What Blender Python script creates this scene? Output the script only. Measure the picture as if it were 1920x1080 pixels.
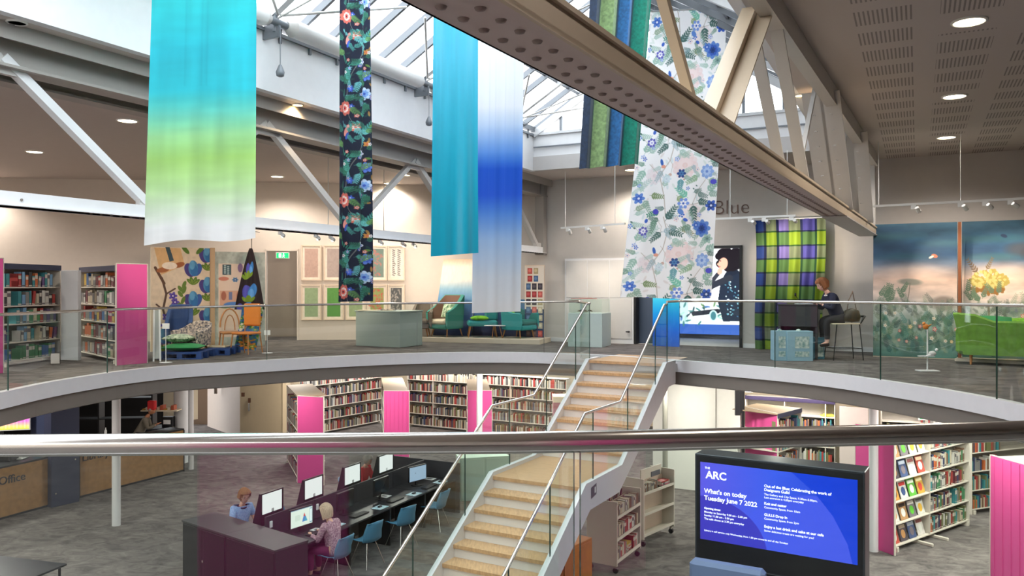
import bpy, bmesh, math, random
import numpy as np
from mathutils import Vector, Matrix
from mathutils.geometry import tessellate_polygon

for o in list(bpy.data.objects): bpy.data.objects.remove(o, do_unlink=True)
SC = bpy.context.scene
COL = SC.collection
R = math.radians
rnd = random.Random(7)

# ------------------------------------------------------------------ camera
FPX, HX, HY, EYE = 1500.0, 960.0, 537.0, 1.4        # focal length in pixels, horizon, eye above the gallery floor
cam_d = bpy.data.cameras.new('camera'); cam = bpy.data.objects.new('camera', cam_d); COL.objects.link(cam)
cam_d.sensor_width = 36.0; cam_d.lens = 36.0 * FPX / 1920.0
cam_d.shift_y = -(540.0 - HY) / 1920.0
cam_d.clip_start = 0.05; cam_d.clip_end = 300
cam.location = (0, 0, EYE); cam.rotation_euler = (R(90), 0, 0)
SC.camera = cam
SC.view_settings.view_transform = 'Standard'; SC.view_settings.look = 'None'
SC.view_settings.exposure = 1.3; SC.view_settings.gamma = 1.0; SC.view_settings.use_curve_mapping = False
SC.cycles.use_denoising = True
SC.cycles.max_bounces = 8; SC.cycles.diffuse_bounces = 4; SC.cycles.glossy_bounces = 4
SC.cycles.transparent_max_bounces = 24; SC.cycles.transmission_bounces = 6
SC.cycles.sample_clamp_indirect = 6.0
SC.cycles.caustics_reflective = False; SC.cycles.caustics_refractive = False

# ------------------------------------------------------------------ sky (overcast daylight)
wd = bpy.data.worlds.new('sky'); SC.world = wd; wd.use_nodes = True
bg = wd.node_tree.nodes['Background']
bg.inputs[0].default_value = (0.93, 0.97, 1.0, 1); bg.inputs[1].default_value = 2.5

# ------------------------------------------------------------------ geometry frame
# building axis: u runs along the trusses, v across them (u, v in metres from the camera foot)
AX = R(26.87); SA, CA = math.sin(AX), math.cos(AX)
RZ = -AX
def UV(u, v, z=0.0): return Vector((SA*u + CA*v, CA*u - SA*v, z))
def PT(px, py, Y): return Vector(((px-HX)/FPX*Y, Y, EYE - (py-HY)/FPX*Y))
def FL(px, py, z=0.0):
    Y = (EYE - z)*FPX/(py-HY)
    return Vector(((px-HX)/FPX*Y, Y, z))
LOW = -3.6

# ------------------------------------------------------------------ colours and materials
def lin(c):
    c = c/255.0
    return c/12.92 if c <= 0.04045 else ((c+0.055)/1.055)**2.4
def rgb(*c):
    if len(c) == 1:
        h = c[0].lstrip('#'); c = (int(h[0:2],16), int(h[2:4],16), int(h[4:6],16))
    return (lin(c[0]), lin(c[1]), lin(c[2]), 1.0)
MATS = {}
def mat(name, color, rough=0.6, metal=0.0, emis=None, es=0.0, vary=0.0, vscale=8.0, bump=0.0, bscale=60.0, spec=None, coat=0.0, vcol=None, stretch=None):
    if name in MATS: return MATS[name]
    m = bpy.data.materials.new(name); m.use_nodes = True; nt = m.node_tree; N = nt.nodes; L = nt.links
    p = N['Principled BSDF']
    col = color if len(color) == 4 and max(color) <= 1.0 else rgb(*color[:3])
    p.inputs['Base Color'].default_value = col; p.inputs['Roughness'].default_value = rough
    p.inputs['Metallic'].default_value = metal
    if spec is not None: p.inputs['Specular IOR Level'].default_value = spec
    if coat: p.inputs['Coat Weight'].default_value = coat; p.inputs['Coat Roughness'].default_value = 0.08
    tc = N.new('ShaderNodeTexCoord'); mp = N.new('ShaderNodeMapping'); L.new(tc.outputs['Object'], mp.inputs[0])
    if stretch: mp.inputs['Scale'].default_value = stretch
    nz = N.new('ShaderNodeTexNoise'); nz.inputs['Scale'].default_value = vscale; nz.inputs['Detail'].default_value = 5
    L.new(mp.outputs[0], nz.inputs[0])
    v = vary if vary else 0.012
    mx = N.new('ShaderNodeMix'); mx.data_type = 'RGBA'
    c1 = tuple(max(0, c*(1-v)) for c in col[:3]) + (1,); c2 = tuple(min(1, c*(1+v)) for c in col[:3]) + (1,)
    if vcol is not None: c2 = rgb(*vcol)
    mx.inputs[6].default_value = c1; mx.inputs[7].default_value = c2
    rp = N.new('ShaderNodeMapRange'); rp.inputs[1].default_value = 0.35; rp.inputs[2].default_value = 0.65
    L.new(nz.outputs[0], rp.inputs[0]); L.new(rp.outputs[0], mx.inputs[0]); L.new(mx.outputs[2], p.inputs['Base Color'])
    if bump:
        nb = N.new('ShaderNodeTexNoise'); nb.inputs['Scale'].default_value = bscale; nb.inputs['Detail'].default_value = 3
        L.new(mp.outputs[0], nb.inputs[0]); b = N.new('ShaderNodeBump'); b.inputs['Strength'].default_value = bump; b.inputs['Distance'].default_value = 0.01
        L.new(nb.outputs[0], b.inputs['Height']); L.new(b.outputs[0], p.inputs['Normal'])
    if emis is not None:
        p.inputs['Emission Color'].default_value = rgb(*emis); p.inputs['Emission Strength'].default_value = es
    MATS[name] = m; return m
def glass(name, tint, ior=1.5, rough=0.0):
    if name in MATS: return MATS[name]
    m = bpy.data.materials.new(name); m.use_nodes = True; nt = m.node_tree; N = nt.nodes; L = nt.links
    N.remove(N['Principled BSDF'])
    out = N['Material Output']; t = N.new('ShaderNodeBsdfTransparent'); g = N.new('ShaderNodeBsdfGlossy'); f = N.new('ShaderNodeLayerWeight'); mx = N.new('ShaderNodeMixShader')
    f.inputs[0].default_value = .5; t.inputs[0].default_value = rgb(*tint); g.inputs['Roughness'].default_value = rough
    g.inputs[0].default_value = (1,1,1,1); r0 = ((ior-1)/(ior+1))**2
    pw = N.new('ShaderNodeMath'); pw.operation = 'POWER'; pw.inputs[1].default_value = 5; L.new(f.outputs['Facing'], pw.inputs[0])
    mr = N.new('ShaderNodeMapRange'); mr.inputs[3].default_value = r0; mr.inputs[4].default_value = 1.0; L.new(pw.outputs[0], mr.inputs[0])
    L.new(mr.outputs[0], mx.inputs[0]); L.new(t.outputs[0], mx.inputs[1]); L.new(g.outputs[0], mx.inputs[2]); L.new(mx.outputs[0], out.inputs[0])
    MATS[name] = m; return m
def glow(name, color, s):
    if name in MATS: return MATS[name]
    m = bpy.data.materials.new(name); m.use_nodes = True; nt = m.node_tree; N = nt.nodes
    N.remove(N['Principled BSDF']); e = N.new('ShaderNodeEmission'); e.inputs[0].default_value = rgb(*color); e.inputs[1].default_value = s
    nt.links.new(e.outputs[0], N['Material Output'].inputs[0]); MATS[name] = m; return m
def painted(name, rough=0.7, emit=0.0, sheen=0.0, trans=0.0):
    """paint laid on a fine mesh as a colour attribute: printed cloth, posters, murals"""
    if name in MATS: return MATS[name]
    m = bpy.data.materials.new(name); m.use_nodes = True; nt = m.node_tree; N = nt.nodes; L = nt.links
    p = N['Principled BSDF']; p.inputs['Roughness'].default_value = rough
    a = N.new('ShaderNodeVertexColor'); a.layer_name = 'Col'
    L.new(a.outputs[0], p.inputs['Base Color'])
    if sheen: p.inputs['Sheen Weight'].default_value = sheen
    if emit: L.new(a.outputs[0], p.inputs['Emission Color']); p.inputs['Emission Strength'].default_value = emit
    if trans:
        tr = N.new('ShaderNodeBsdfTranslucent'); L.new(a.outputs[0], tr.inputs[0]); mx = N.new('ShaderNodeMixShader'); mx.inputs[0].default_value = trans
        L.new(p.outputs[0], mx.inputs[1]); L.new(tr.outputs[0], mx.inputs[2]); L.new(mx.outputs[0], N['Material Output'].inputs[0])
    MATS[name] = m; return m

# ------------------------------------------------------------------ mesh builder
class MB:
    def __init__(s): s.v=[]; s.f=[]; s.m=[]; s.mi=0; s.sm=[]
    def use(s, i): s.mi=i; return s
    def add(s, vs, fs, smooth=False, M=None):
        b=len(s.v)
        s.v += [tuple(M@Vector(p)) if M is not None else tuple(p) for p in vs]
        for f in fs: s.f.append(tuple(b+i for i in f)); s.m.append(s.mi); s.sm.append(smooth)
        return s
    def box(s, x0,x1,y0,y1,z0,z1, M=None, bev=0.0):
        if x0>x1: x0,x1=x1,x0
        if y0>y1: y0,y1=y1,y0
        if z0>z1: z0,z1=z1,z0
        if bev>0:
            b=min(bev,(x1-x0)*.45,(y1-y0)*.45,(z1-z0)*.45)
            vs=[];ix={}
            for i,(X,dx) in enumerate(((x0,1),(x1,-1))):
                for j,(Yy,dy) in enumerate(((y0,1),(y1,-1))):
                    for k,(Z,dz) in enumerate(((z0,1),(z1,-1))):
                        ix[(i,j,k,0)]=len(vs);vs.append((X,Yy+dy*b,Z+dz*b))
                        ix[(i,j,k,1)]=len(vs);vs.append((X+dx*b,Yy,Z+dz*b))
                        ix[(i,j,k,2)]=len(vs);vs.append((X+dx*b,Yy+dy*b,Z))
            F=[]
            for i in (0,1):
                F.append([ix[(i,0,0,0)],ix[(i,1,0,0)],ix[(i,1,1,0)],ix[(i,0,1,0)]])
                F.append([ix[(0,i,0,1)],ix[(1,i,0,1)],ix[(1,i,1,1)],ix[(0,i,1,1)]])
                F.append([ix[(0,0,i,2)],ix[(1,0,i,2)],ix[(1,1,i,2)],ix[(0,1,i,2)]])
            for a in (0,1):
                for c in (0,1):
                    F.append([ix[(a,c,0,0)],ix[(a,c,1,0)],ix[(a,c,1,1)],ix[(a,c,0,1)]])
                    F.append([ix[(a,0,c,0)],ix[(a,1,c,0)],ix[(a,1,c,2)],ix[(a,0,c,2)]])
                    F.append([ix[(0,a,c,1)],ix[(1,a,c,1)],ix[(1,a,c,2)],ix[(0,a,c,2)]])
            for i in (0,1):
                for j in (0,1):
                    for k in (0,1): F.append([ix[(i,j,k,0)],ix[(i,j,k,1)],ix[(i,j,k,2)]])
            ctr=Vector(((x0+x1)/2,(y0+y1)/2,(z0+z1)/2)); G=[]
            for f in F:
                P=[Vector(vs[q]) for q in f]; n=(P[1]-P[0]).cross(P[2]-P[0])
                c=sum(P,Vector())/len(P)
                G.append(f if n.dot(c-ctr)>0 else f[::-1])
            return s.add(vs,G,False,M)
        vs=[(x0,y0,z0),(x1,y0,z0),(x1,y1,z0),(x0,y1,z0),(x0,y0,z1),(x1,y0,z1),(x1,y1,z1),(x0,y1,z1)]
        return s.add(vs,[(0,3,2,1),(4,5,6,7),(0,1,5,4),(1,2,6,5),(2,3,7,6),(3,0,4,7)],False,M)
    def cbox(s, c, sx, sy, sz, rz=0.0, bev=0.0):
        M=Matrix.Translation(Vector(c))@Matrix.Rotation(rz,4,'Z')
        return s.box(-sx/2,sx/2,-sy/2,sy/2,-sz/2,sz/2,M,bev)
    def bar(s, a, b, w, h, up=(0,0,1), bev=0.0):
        """rectangular bar from a to b, w across, h along up"""
        a=Vector(a);b=Vector(b);d=(b-a);L=d.length;d.normalize();u=Vector(up)
        r=d.cross(u)
        if r.length<1e-5: r=d.cross(Vector((1,0,0)))
        r.normalize();u=r.cross(d)
        M=Matrix(((d.x,r.x,u.x,a.x),(d.y,r.y,u.y,a.y),(d.z,r.z,u.z,a.z),(0,0,0,1)))
        return s.box(0,L,-w/2,w/2,-h/2,h/2,M,bev)
    def tube(s, pts, r, n=10, caps=True, M=None, closed=False, smooth=True):
        P=[Vector(p) for p in pts]; K=len(P)
        rr=r if isinstance(r,(list,tuple)) else [r]*K
        T=[]
        for i in range(K):
            if closed: t=P[(i+1)%K]-P[i-1]
            else: t=P[min(i+1,K-1)]-P[max(i-1,0)]
            T.append(t.normalized() if t.length>1e-9 else Vector((0,0,1)))
        up=Vector((0,0,1)) if abs(T[0].z)<.9 else Vector((1,0,0))
        nrm=T[0].cross(up).normalized(); vs=[];fs=[]
        for i in range(K):
            nrm=(nrm-T[i]*nrm.dot(T[i])); nrm.normalize(); bi=T[i].cross(nrm)
            sc=1.0
            if 0<i<K-1 and not closed:
                c=(P[i]-P[i-1]).normalized().dot(T[i]); sc=1/max(c,.5)
            for j in range(n):
                a=2*math.pi*j/n; vs.append(P[i]+(nrm*math.cos(a)+bi*math.sin(a))*rr[i]*sc)
        for i in range(K if closed else K-1):
            for j in range(n):
                i2=(i+1)%K
                fs.append((i*n+j,i2*n+j,i2*n+(j+1)%n,i*n+(j+1)%n))
        s.add(vs,fs,smooth,M)
        if caps and not closed:
            s.add(vs[:n],[tuple(range(n))],False,M); s.add(vs[-n:],[tuple(range(n))[::-1]],False,M)
        return s
    def cyl(s, a, b, r, n=16, r2=None): return s.tube([a,b],[r,r if r2 is None else r2],n)
    def lathe(s, prof, n=20, c=(0,0,0), M=None, smooth=True, sx=1, sy=1):
        vs=[];fs=[]
        for (r,z) in prof:
            for j in range(n):
                a=2*math.pi*j/n; vs.append((c[0]+r*sx*math.cos(a),c[1]+r*sy*math.sin(a),c[2]+z))
        for i in range(len(prof)-1):
            for j in range(n): fs.append((i*n+j,i*n+(j+1)%n,(i+1)*n+(j+1)%n,(i+1)*n+j))
        s.add(vs,fs,smooth,M)
        if prof[0][0]>1e-6: s.add(vs[:n],[tuple(range(n))[::-1]],False,M)
        if prof[-1][0]>1e-6: s.add(vs[-n:],[tuple(range(n))],False,M)
        return s
    def prism(s, poly, z0, z1, M=None, holes=()):
        loops=[list(poly)]+[list(h) for h in holes]; flat=[p for l in loops for p in l]
        tri=tessellate_polygon([[Vector((p[0],p[1],0)) for p in l] for l in loops]); n=len(flat)
        def nz(t):
            a,b,c=[flat[i] for i in t]; return (b[0]-a[0])*(c[1]-a[1])-(b[1]-a[1])*(c[0]-a[0])
        tri=[tuple(t) if nz(t)>0 else tuple(t[::-1]) for t in tri]
        vs=[(p[0],p[1],z0) for p in flat]+[(p[0],p[1],z1) for p in flat]
        fs=[t[::-1] for t in tri]+[tuple(i+n for i in t) for t in tri]
        b=0
        for li,l in enumerate(loops):
            k=len(l); ar=sum(l[i][0]*l[(i+1)%k][1]-l[(i+1)%k][0]*l[i][1] for i in range(k))
            for i in range(k):
                j=(i+1)%k; q=(b+i,b+j,b+j+n,b+i+n)
                ccw=ar>0
                if li>0: ccw=not ccw
                fs.append(q if ccw else q[::-1])
            b+=k
        return s.add(vs,fs,False,M)
    def sphere(s, c, r, n=14, k=9, sx=1,sy=1,sz=1, M=None):
        prof=[(r*math.sin(math.pi*i/k),-r*sz*math.cos(math.pi*i/k)) for i in range(k+1)]
        return s.lathe(prof,n,c,M,True,sx,sy)
    def grid(s, P, smooth=True, M=None):
        h=len(P);w=len(P[0]); vs=[p for row in P for p in row]
        fs=[(i*w+j,i*w+j+1,(i+1)*w+j+1,(i+1)*w+j) for i in range(h-1) for j in range(w-1)]
        return s.add(vs,fs,smooth,M)
    def build(s, name, mats, parent=None, loc=None, rz=None):
        me=bpy.data.meshes.new(name); me.from_pydata(s.v,[],s.f)
        if not isinstance(mats,(list,tuple)): mats=[mats]
        for m in mats: me.materials.append(m)
        me.polygons.foreach_set('material_index',s.m); me.polygons.foreach_set('use_smooth',s.sm); me.update()
        o=bpy.data.objects.new(name,me); COL.objects.link(o)
        if parent is not None: o.parent=parent
        if loc is not None: o.location=loc
        if rz is not None: o.rotation_euler.z=rz
        return o
def tag(o, label=None, cat=None, group=None, kind=None):
    if label: o['label']=label
    if cat: o['category']=cat
    if group: o['group']=group
    if kind: o['kind']=kind
    return o
def empty(name, loc=(0,0,0), rz=0.0, label=None, cat=None, group=None, kind=None):
    o=bpy.data.objects.new(name,None); COL.objects.link(o); o.location=loc; o.rotation_euler.z=rz; o.empty_display_size=.1
    return tag(o,label,cat,group,kind)
def struct(o): o['kind']='structure'; return o
def dup(root, loc=None, rz=None, label=None, group=None):
    r=root.copy(); COL.objects.link(r)
    if loc is not None: r.location=loc
    if rz is not None: r.rotation_euler.z=rz
    if label: r['label']=label
    if group: r['group']=group
    for ch in root.children:
        c=ch.copy(); COL.objects.link(c); c.parent=r
        for g in ch.children:
            d=g.copy(); COL.objects.link(d); d.parent=c
    return r
def text(name, body, size, m, parent, loc, rot, ext=0.002, align='LEFT', space=1.0, sx=1.0, bold=0.0):
    c=bpy.data.curves.new(name,'FONT'); c.body=body; c.size=size; c.extrude=ext; c.align_x=align; c.align_y='TOP'; c.space_line=space
    c.offset=bold
    c.resolution_u=3; o=bpy.data.objects.new(name,c); COL.objects.link(o)
    ev=o.evaluated_get(bpy.context.evaluated_depsgraph_get()); me=bpy.data.meshes.new_from_object(ev); bpy.data.objects.remove(o,do_unlink=True); bpy.data.curves.remove(c)
    me.materials.clear(); me.materials.append(m); o=bpy.data.objects.new(name,me); COL.objects.link(o); o.parent=parent; o.location=loc; o.rotation_euler=rot; o.scale=(sx,1,1)
    return o
def lamp(kind, name, loc, power, color=(1,1,1), rot=(0,0,0), size=0.2, spot=120, blend=.6, parent=None, sizey=None):
    d=bpy.data.lights.new(name,kind); d.energy=power; d.color=color
    if kind=='AREA':
        d.size=size
        if sizey: d.shape='RECTANGLE'; d.size_y=sizey
    elif kind in('SPOT','POINT'): d.shadow_soft_size=size
    if kind=='SPOT': d.spot_size=R(spot); d.spot_blend=blend
    o=bpy.data.objects.new(name,d); COL.objects.link(o); o.location=loc; o.rotation_euler=rot
    if parent is not None: o.parent=parent
    return o
def aim(o, target):
    d=Vector(target)-o.matrix_world.translation if o.parent else Vector(target)-o.location
    o.rotation_euler=d.to_track_quat('-Z','Y').to_euler(); return o
def spline(pts, k=6, closed=False):
    P=[Vector(p) for p in pts]; n=len(P); out=[]
    rng=range(n) if closed else range(n-1)
    for i in rng:
        if closed: p0,p1,p2,p3=P[i-1],P[i],P[(i+1)%n],P[(i+2)%n]
        else: p0,p1,p2,p3=P[max(i-1,0)],P[i],P[i+1],P[min(i+2,n-1)]
        for j in range(k):
            t=j/k; out.append(.5*((2*p1)+(p2-p0)*t+(2*p0-5*p1+4*p2-p3)*t*t+(3*p1-p0-3*p2+p3)*t**3))
    if not closed: out.append(P[-1].copy())
    return out

# ------------------------------------------------------------------ a small painter for printed cloth, posters and screens
class Paint:
    """w x h colour samples, row 0 at the top; x and y in the painter's own units (0..W, 0..H)"""
    def __init__(s, W, H, nx, ny, color):
        s.W,s.H,s.nx,s.ny=W,H,nx,ny
        s.a=np.zeros((ny,nx,3)); s.a[:]=np.array(color)/255.0
        s.X,s.Y=np.meshgrid((np.arange(nx)+.5)/nx*W,(np.arange(ny)+.5)/ny*H); s.px=W/nx
    def blend(s, mask, color, al=1.0):
        m=(np.clip(mask,0,1)*al)[...,None]; s.a=s.a*(1-m)+np.array(color)/255.0*m
    def win(s,x0,x1,y0,y1):
        i0=max(0,int(x0/s.W*s.nx)-2);i1=min(s.nx,int(x1/s.W*s.nx)+3);j0=max(0,int(y0/s.H*s.ny)-2);j1=min(s.ny,int(y1/s.H*s.ny)+3)
        return (slice(j0,j1),slice(i0,i1)) if i1>i0 and j1>j0 else None
    def put(s, w, mask, color, al):
        m=(np.clip(mask,0,1)*al)[...,None]; s.a[w]=s.a[w]*(1-m)+np.array(color)/255.0*m
    def ell(s,cx,cy,rx,ry,color,rot=0.0,al=1.0,soft=None):
        r=max(rx,ry)*1.1+(soft or 0); w=s.win(cx-r,cx+r,cy-r,cy+r)
        if w is None: return
        X=s.X[w]-cx;Y=s.Y[w]-cy;c,q=math.cos(rot),math.sin(rot)
        a=(X*c+Y*q)/rx;b=(-X*q+Y*c)/ry; d=np.sqrt(a*a+b*b); sf=(soft/min(rx,ry)) if soft else s.px/min(rx,ry)
        s.put(w,(1-d)/max(sf,1e-4)+.5,color,al)
    def poly(s,pts,color,al=1.0):
        xs=[p[0] for p in pts];ys=[p[1] for p in pts]; w=s.win(min(xs),max(xs),min(ys),max(ys))
        if w is None: return
        X=s.X[w];Y=s.Y[w];ins=np.zeros(X.shape,bool);n=len(pts)
        for i in range(n):
            x1,y1=pts[i];x2,y2=pts[(i+1)%n]
            if y1==y2: continue
            c=((y1>Y)!=(y2>Y))&(X<(x2-x1)*(Y-y1)/(y2-y1)+x1); ins^=c
        s.put(w,ins.astype(float),color,al)
    def line(s,pts,wd,color,al=1.0):
        for i in range(len(pts)-1):
            x1,y1=pts[i][:2];x2,y2=pts[i+1][:2]; w=s.win(min(x1,x2)-wd,max(x1,x2)+wd,min(y1,y2)-wd,max(y1,y2)+wd)
            if w is None: continue
            X=s.X[w]-x1;Y=s.Y[w]-y1;dx,dy=x2-x1,y2-y1;L=dx*dx+dy*dy+1e-12
            t=np.clip((X*dx+Y*dy)/L,0,1); d=np.hypot(X-t*dx,Y-t*dy); s.put(w,(wd/2-d)/s.px+.5,color,al)
    def rect(s,x0,y0,x1,y1,color,al=1.0):
        w=s.win(x0,x1,y0,y1)
        if w is None: return
        X=s.X[w];Y=s.Y[w]; s.put(w,((X>=x0)&(X<=x1)&(Y>=y0)&(Y<=y1)).astype(float),color,al)
    def leaf(s,x,y,L,wd,ang,color,al=1.0):
        s.ell(x+math.cos(ang)*L/2,y+math.sin(ang)*L/2,L/2,wd/2,color,ang,al)
    def sprig(s,x,y,L,ang,color,n=5,lw=.35,al=1.0,curl=0.0,stem=None):
        px,py=x,y
        for i in range(n+1):
            a=ang+curl*i; qx,qy=px+math.cos(a)*L/n,py+math.sin(a)*L/n
            s.line([(px,py),(qx,qy)],L*.03,stem or color,al)
            l=L*lw*(1-.4*i/n)
            s.leaf(qx,qy,l,l*.38,a+.8,color,al); s.leaf(qx,qy,l,l*.38,a-.8,color,al); px,py=qx,qy
    def flower(s,x,y,r,c1,c2,c3,n=7,rot=0.0,al=1.0):
        for k in range(n):
            a=rot+2*math.pi*k/n; s.ell(x+math.cos(a)*r*.6,y+math.sin(a)*r*.6,r*.42,r*.3,c1,a,al)
        for k in range(n):
            a=rot+2*math.pi*(k+.5)/n; s.ell(x+math.cos(a)*r*.36,y+math.sin(a)*r*.36,r*.26,r*.17,c2,a,al)
        s.ell(x,y,r*.2,r*.2,c3,0,al)
    def grad(s,stops,axis='y',al=1.0):
        t=(s.Y/s.H if axis=='y' else s.X/s.W); xs=[a for a,_ in stops]
        g=np.stack([np.interp(t,xs,[c[k]/255.0 for _,c in stops]) for k in range(3)],-1); s.a=s.a*(1-al)+g*al
    def noise(s,amp,fx,fy,seed=1,oct=3,color=None):
        rg=np.random.RandomState(seed); tot=np.zeros(s.X.shape); A=1.0
        for o in range(oct):
            gx,gy=int(fx*2**o)+2,int(fy*2**o)+2; g=rg.rand(gy,gx)
            u=s.X/s.W*(gx-1.001);v=s.Y/s.H*(gy-1.001);i=u.astype(int);j=v.astype(int);fu=u-i;fv=v-j
            fu=fu*fu*(3-2*fu);fv=fv*fv*(3-2*fv)
            tot+=A*((g[j,i]*(1-fu)+g[j,i+1]*fu)*(1-fv)+(g[j+1,i]*(1-fu)+g[j+1,i+1]*fu)*fv-.5);A*=.5
        if color is None: s.a=np.clip(s.a*(1+amp*tot[...,None]),0,1)
        else: s.blend(np.clip(tot*2,0,1),color,amp)
        return tot
    def mesh(s, name, f, m, parent=None, thick=None):
        """f(X in 0..1, Z in 0..1 from the top) -> three arrays"""
        u,v=np.meshgrid(np.linspace(0,1,s.nx),np.linspace(0,1,s.ny)); x,y,z=f(u,v)
        me=bpy.data.meshes.new(name); nv=s.nx*s.ny
        me.vertices.add(nv); me.vertices.foreach_set('co',np.stack([x,y,z],-1).reshape(-1).astype(np.float32))
        j,i=np.meshgrid(np.arange(s.ny-1),np.arange(s.nx-1),indexing='ij'); b=(j*s.nx+i).reshape(-1)
        q=np.stack([b,b+s.nx,b+s.nx+1,b+1],-1).astype(np.int32); nf=len(q)
        me.loops.add(nf*4); me.loops.foreach_set('vertex_index',q.reshape(-1)); me.polygons.add(nf)
        me.polygons.foreach_set('loop_start',np.arange(0,nf*4,4,dtype=np.int32)); me.polygons.foreach_set('use_smooth',np.ones(nf,bool))
        me.update(calc_edges=True)
        c=np.clip(s.a,0,1); c=np.where(c<=.04045,c/12.92,((c+.055)/1.055)**2.4)
        c=np.concatenate([c,np.ones(c.shape[:2]+(1,))],-1)
        at=me.color_attributes.new('Col','FLOAT_COLOR','POINT'); at.data.foreach_set('color',c.reshape(-1).astype(np.float32))
        me.materials.append(m); o=bpy.data.objects.new(name,me); COL.objects.link(o)
        if parent is not None: o.parent=parent
        if thick:
            md=o.modifiers.new('thickness','SOLIDIFY'); md.thickness=thick; md.offset=-1
        return o
def flat(W,H,x0=0.0,z0=0.0,y=0.0):
    """upright sheet facing local -Y, left edge x0, bottom z0"""
    return lambda u,v:(x0+u*W,np.full_like(u,y),z0+(1-v)*H)
# ================================================================== materials shared
M_white = mat('white_paint',(226,226,228),.55)
M_fascia= mat('white_fascia',(228,226,230),.45)
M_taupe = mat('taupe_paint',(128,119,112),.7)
M_wall  = mat('warm_wall',(214,203,192),.8)
M_walld = mat('shaded_grey_wall',(200,194,188),.8)  # greyer wall tone: the shade on these walls is put into the colour
M_ceil  = mat('ceiling_paint',(196,186,180),.85)
M_steel = mat('painted_steel',(196,192,188),.45)
M_beige = mat('beige_steel',(200,182,158),.42)
M_chrome= mat('brushed_steel',(226,222,216),.2,1.0)
M_black = mat('black_metal',(24,24,27),.45)
M_dark  = mat('charcoal_laminate',(38,39,44),.4)
M_navy  = mat('navy_laminate',(44,52,78),.5)
M_pink  = mat('magenta_laminate',(212,82,148),.4)
M_oak   = mat('oak_tread',(200,160,118),.35,vary=.14,vscale=3,stretch=(14,2,6))
M_glass = glass('balustrade_glass',(247,251,249),1.38)
M_glassn= glass('near_glass',(244,250,248),1.62)
M_gedge = mat('glass_edge',(60,92,84),.15)
M_cream = mat('cream_paint',(226,212,186),.7)
M_lshelf= mat('shelf_enamel',(206,200,188),.5)
M_paper = mat('white_paper',(240,240,238),.8)
M_rub   = mat('black_rubber',(20,20,20),.7)
def carpet(name,c1,c2):
    m=bpy.data.materials.new(name);m.use_nodes=True;nt=m.node_tree;N=nt.nodes;L=nt.links;p=N['Principled BSDF'];p.inputs['Roughness'].default_value=.95;p.inputs['Specular IOR Level'].default_value=.15
    tc=N.new('ShaderNodeTexCoord');mp=N.new('ShaderNodeMapping');mp.inputs['Scale'].default_value=(1,1.5,1);mp.inputs['Rotation'].default_value=(0,0,.45);L.new(tc.outputs['Object'],mp.inputs[0])
    n1=N.new('ShaderNodeTexNoise');n1.inputs['Scale'].default_value=2.6;n1.inputs['Detail'].default_value=8;n1.inputs['Roughness'].default_value=.68;n1.inputs['Distortion'].default_value=.8;L.new(mp.outputs[0],n1.inputs[0])
    r=N.new('ShaderNodeValToRGB');r.color_ramp.elements[0].position=.36;r.color_ramp.elements[0].color=rgb(*c1);r.color_ramp.elements[1].position=.66;r.color_ramp.elements[1].color=rgb(*c2);L.new(n1.outputs[0],r.inputs[0]);L.new(r.outputs[0],p.inputs['Base Color'])
    n2=N.new('ShaderNodeTexNoise');n2.inputs['Scale'].default_value=120;b=N.new('ShaderNodeBump');b.inputs['Strength'].default_value=.25;b.inputs['Distance'].default_value=.01;L.new(tc.outputs['Object'],n2.inputs[0]);L.new(n2.outputs[0],b.inputs['Height']);L.new(b.outputs[0],p.inputs['Normal'])
    return m
M_floor = carpet('mottled_carpet',(84,80,79),(126,120,117))

def wall_line(name, pts, z0, z1, m, th=.15, side=1):
    """a wall along plan points, thickened away from the viewer"""
    b=MB(); P=[Vector((p[0],p[1],0)) for p in pts]
    for a,c in zip(P[:-1],P[1:]):
        d=(c-a).normalized(); n=Vector((-d.y,d.x,0))*side*th
        q=[a,c,c+n,a+n]
        b.prism([(p.x,p.y) for p in (q if side>0 else q[::-1])],z0,z1)
    return struct(b.build(name,m))

# ------------------------------------------------------------------ void in the gallery floor
far_px=[(-60,748.5),(0,738),(100,717),(222,698),(330,686.5),(440,680),(600,670.5),(740,664.5),(840,662),(940,661.5),(1033,663),(1150,668),(1275,677),(1453,691),(1560,702),(1648,714),(1760,731),(1869,751),(1920,762)]
far=[FL(x,y) for x,y in far_px]
near_pts=[(6.15,7.9),(6.0,6.6),(5.5,5.2),(4.6,3.8),(3.5,2.8),(2.4,2.15),(1.7,1.88),(1.07,1.70),(.47,1.62),(0,1.571),(-.6,1.556),(-1.3,1.545),(-2.1,1.66),(-3.2,2.15),(-4.7,3.2),(-5.9,4.8),(-6.7,6.6),(-6.95,8.4)]
ring=[Vector((p.x,p.y,0)) for p in far]+[Vector((x,y,0)) for x,y in near_pts]
void=spline(ring,4,True); NF=len(far)*4
outer=[(-22,-5),(16,-5),(16,26),(-22,26)]
hole=[(p.x,p.y) for p in void]
def offs(poly,d):
    n=len(poly);out=[]
    for i in range(n):
        a=Vector(poly[i-1]);b=Vector(poly[(i+1)%n]);t=(b-a).normalized();out.append((poly[i][0]-t.y*d*-1,poly[i][1]+t.x*d*-1))
    return out
ar=sum(hole[i][0]*hole[(i+1)%len(hole)][1]-hole[(i+1)%len(hole)][0]*hole[i][1] for i in range(len(hole)))
sgn=-1 if ar>0 else 1        # outward from the void
def grow(d): return offs(hole,d*(-sgn))
b=MB(); b.prism(outer,-.03,0,holes=[grow(.05)]); struct(b.build('floor',M_floor))
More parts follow.
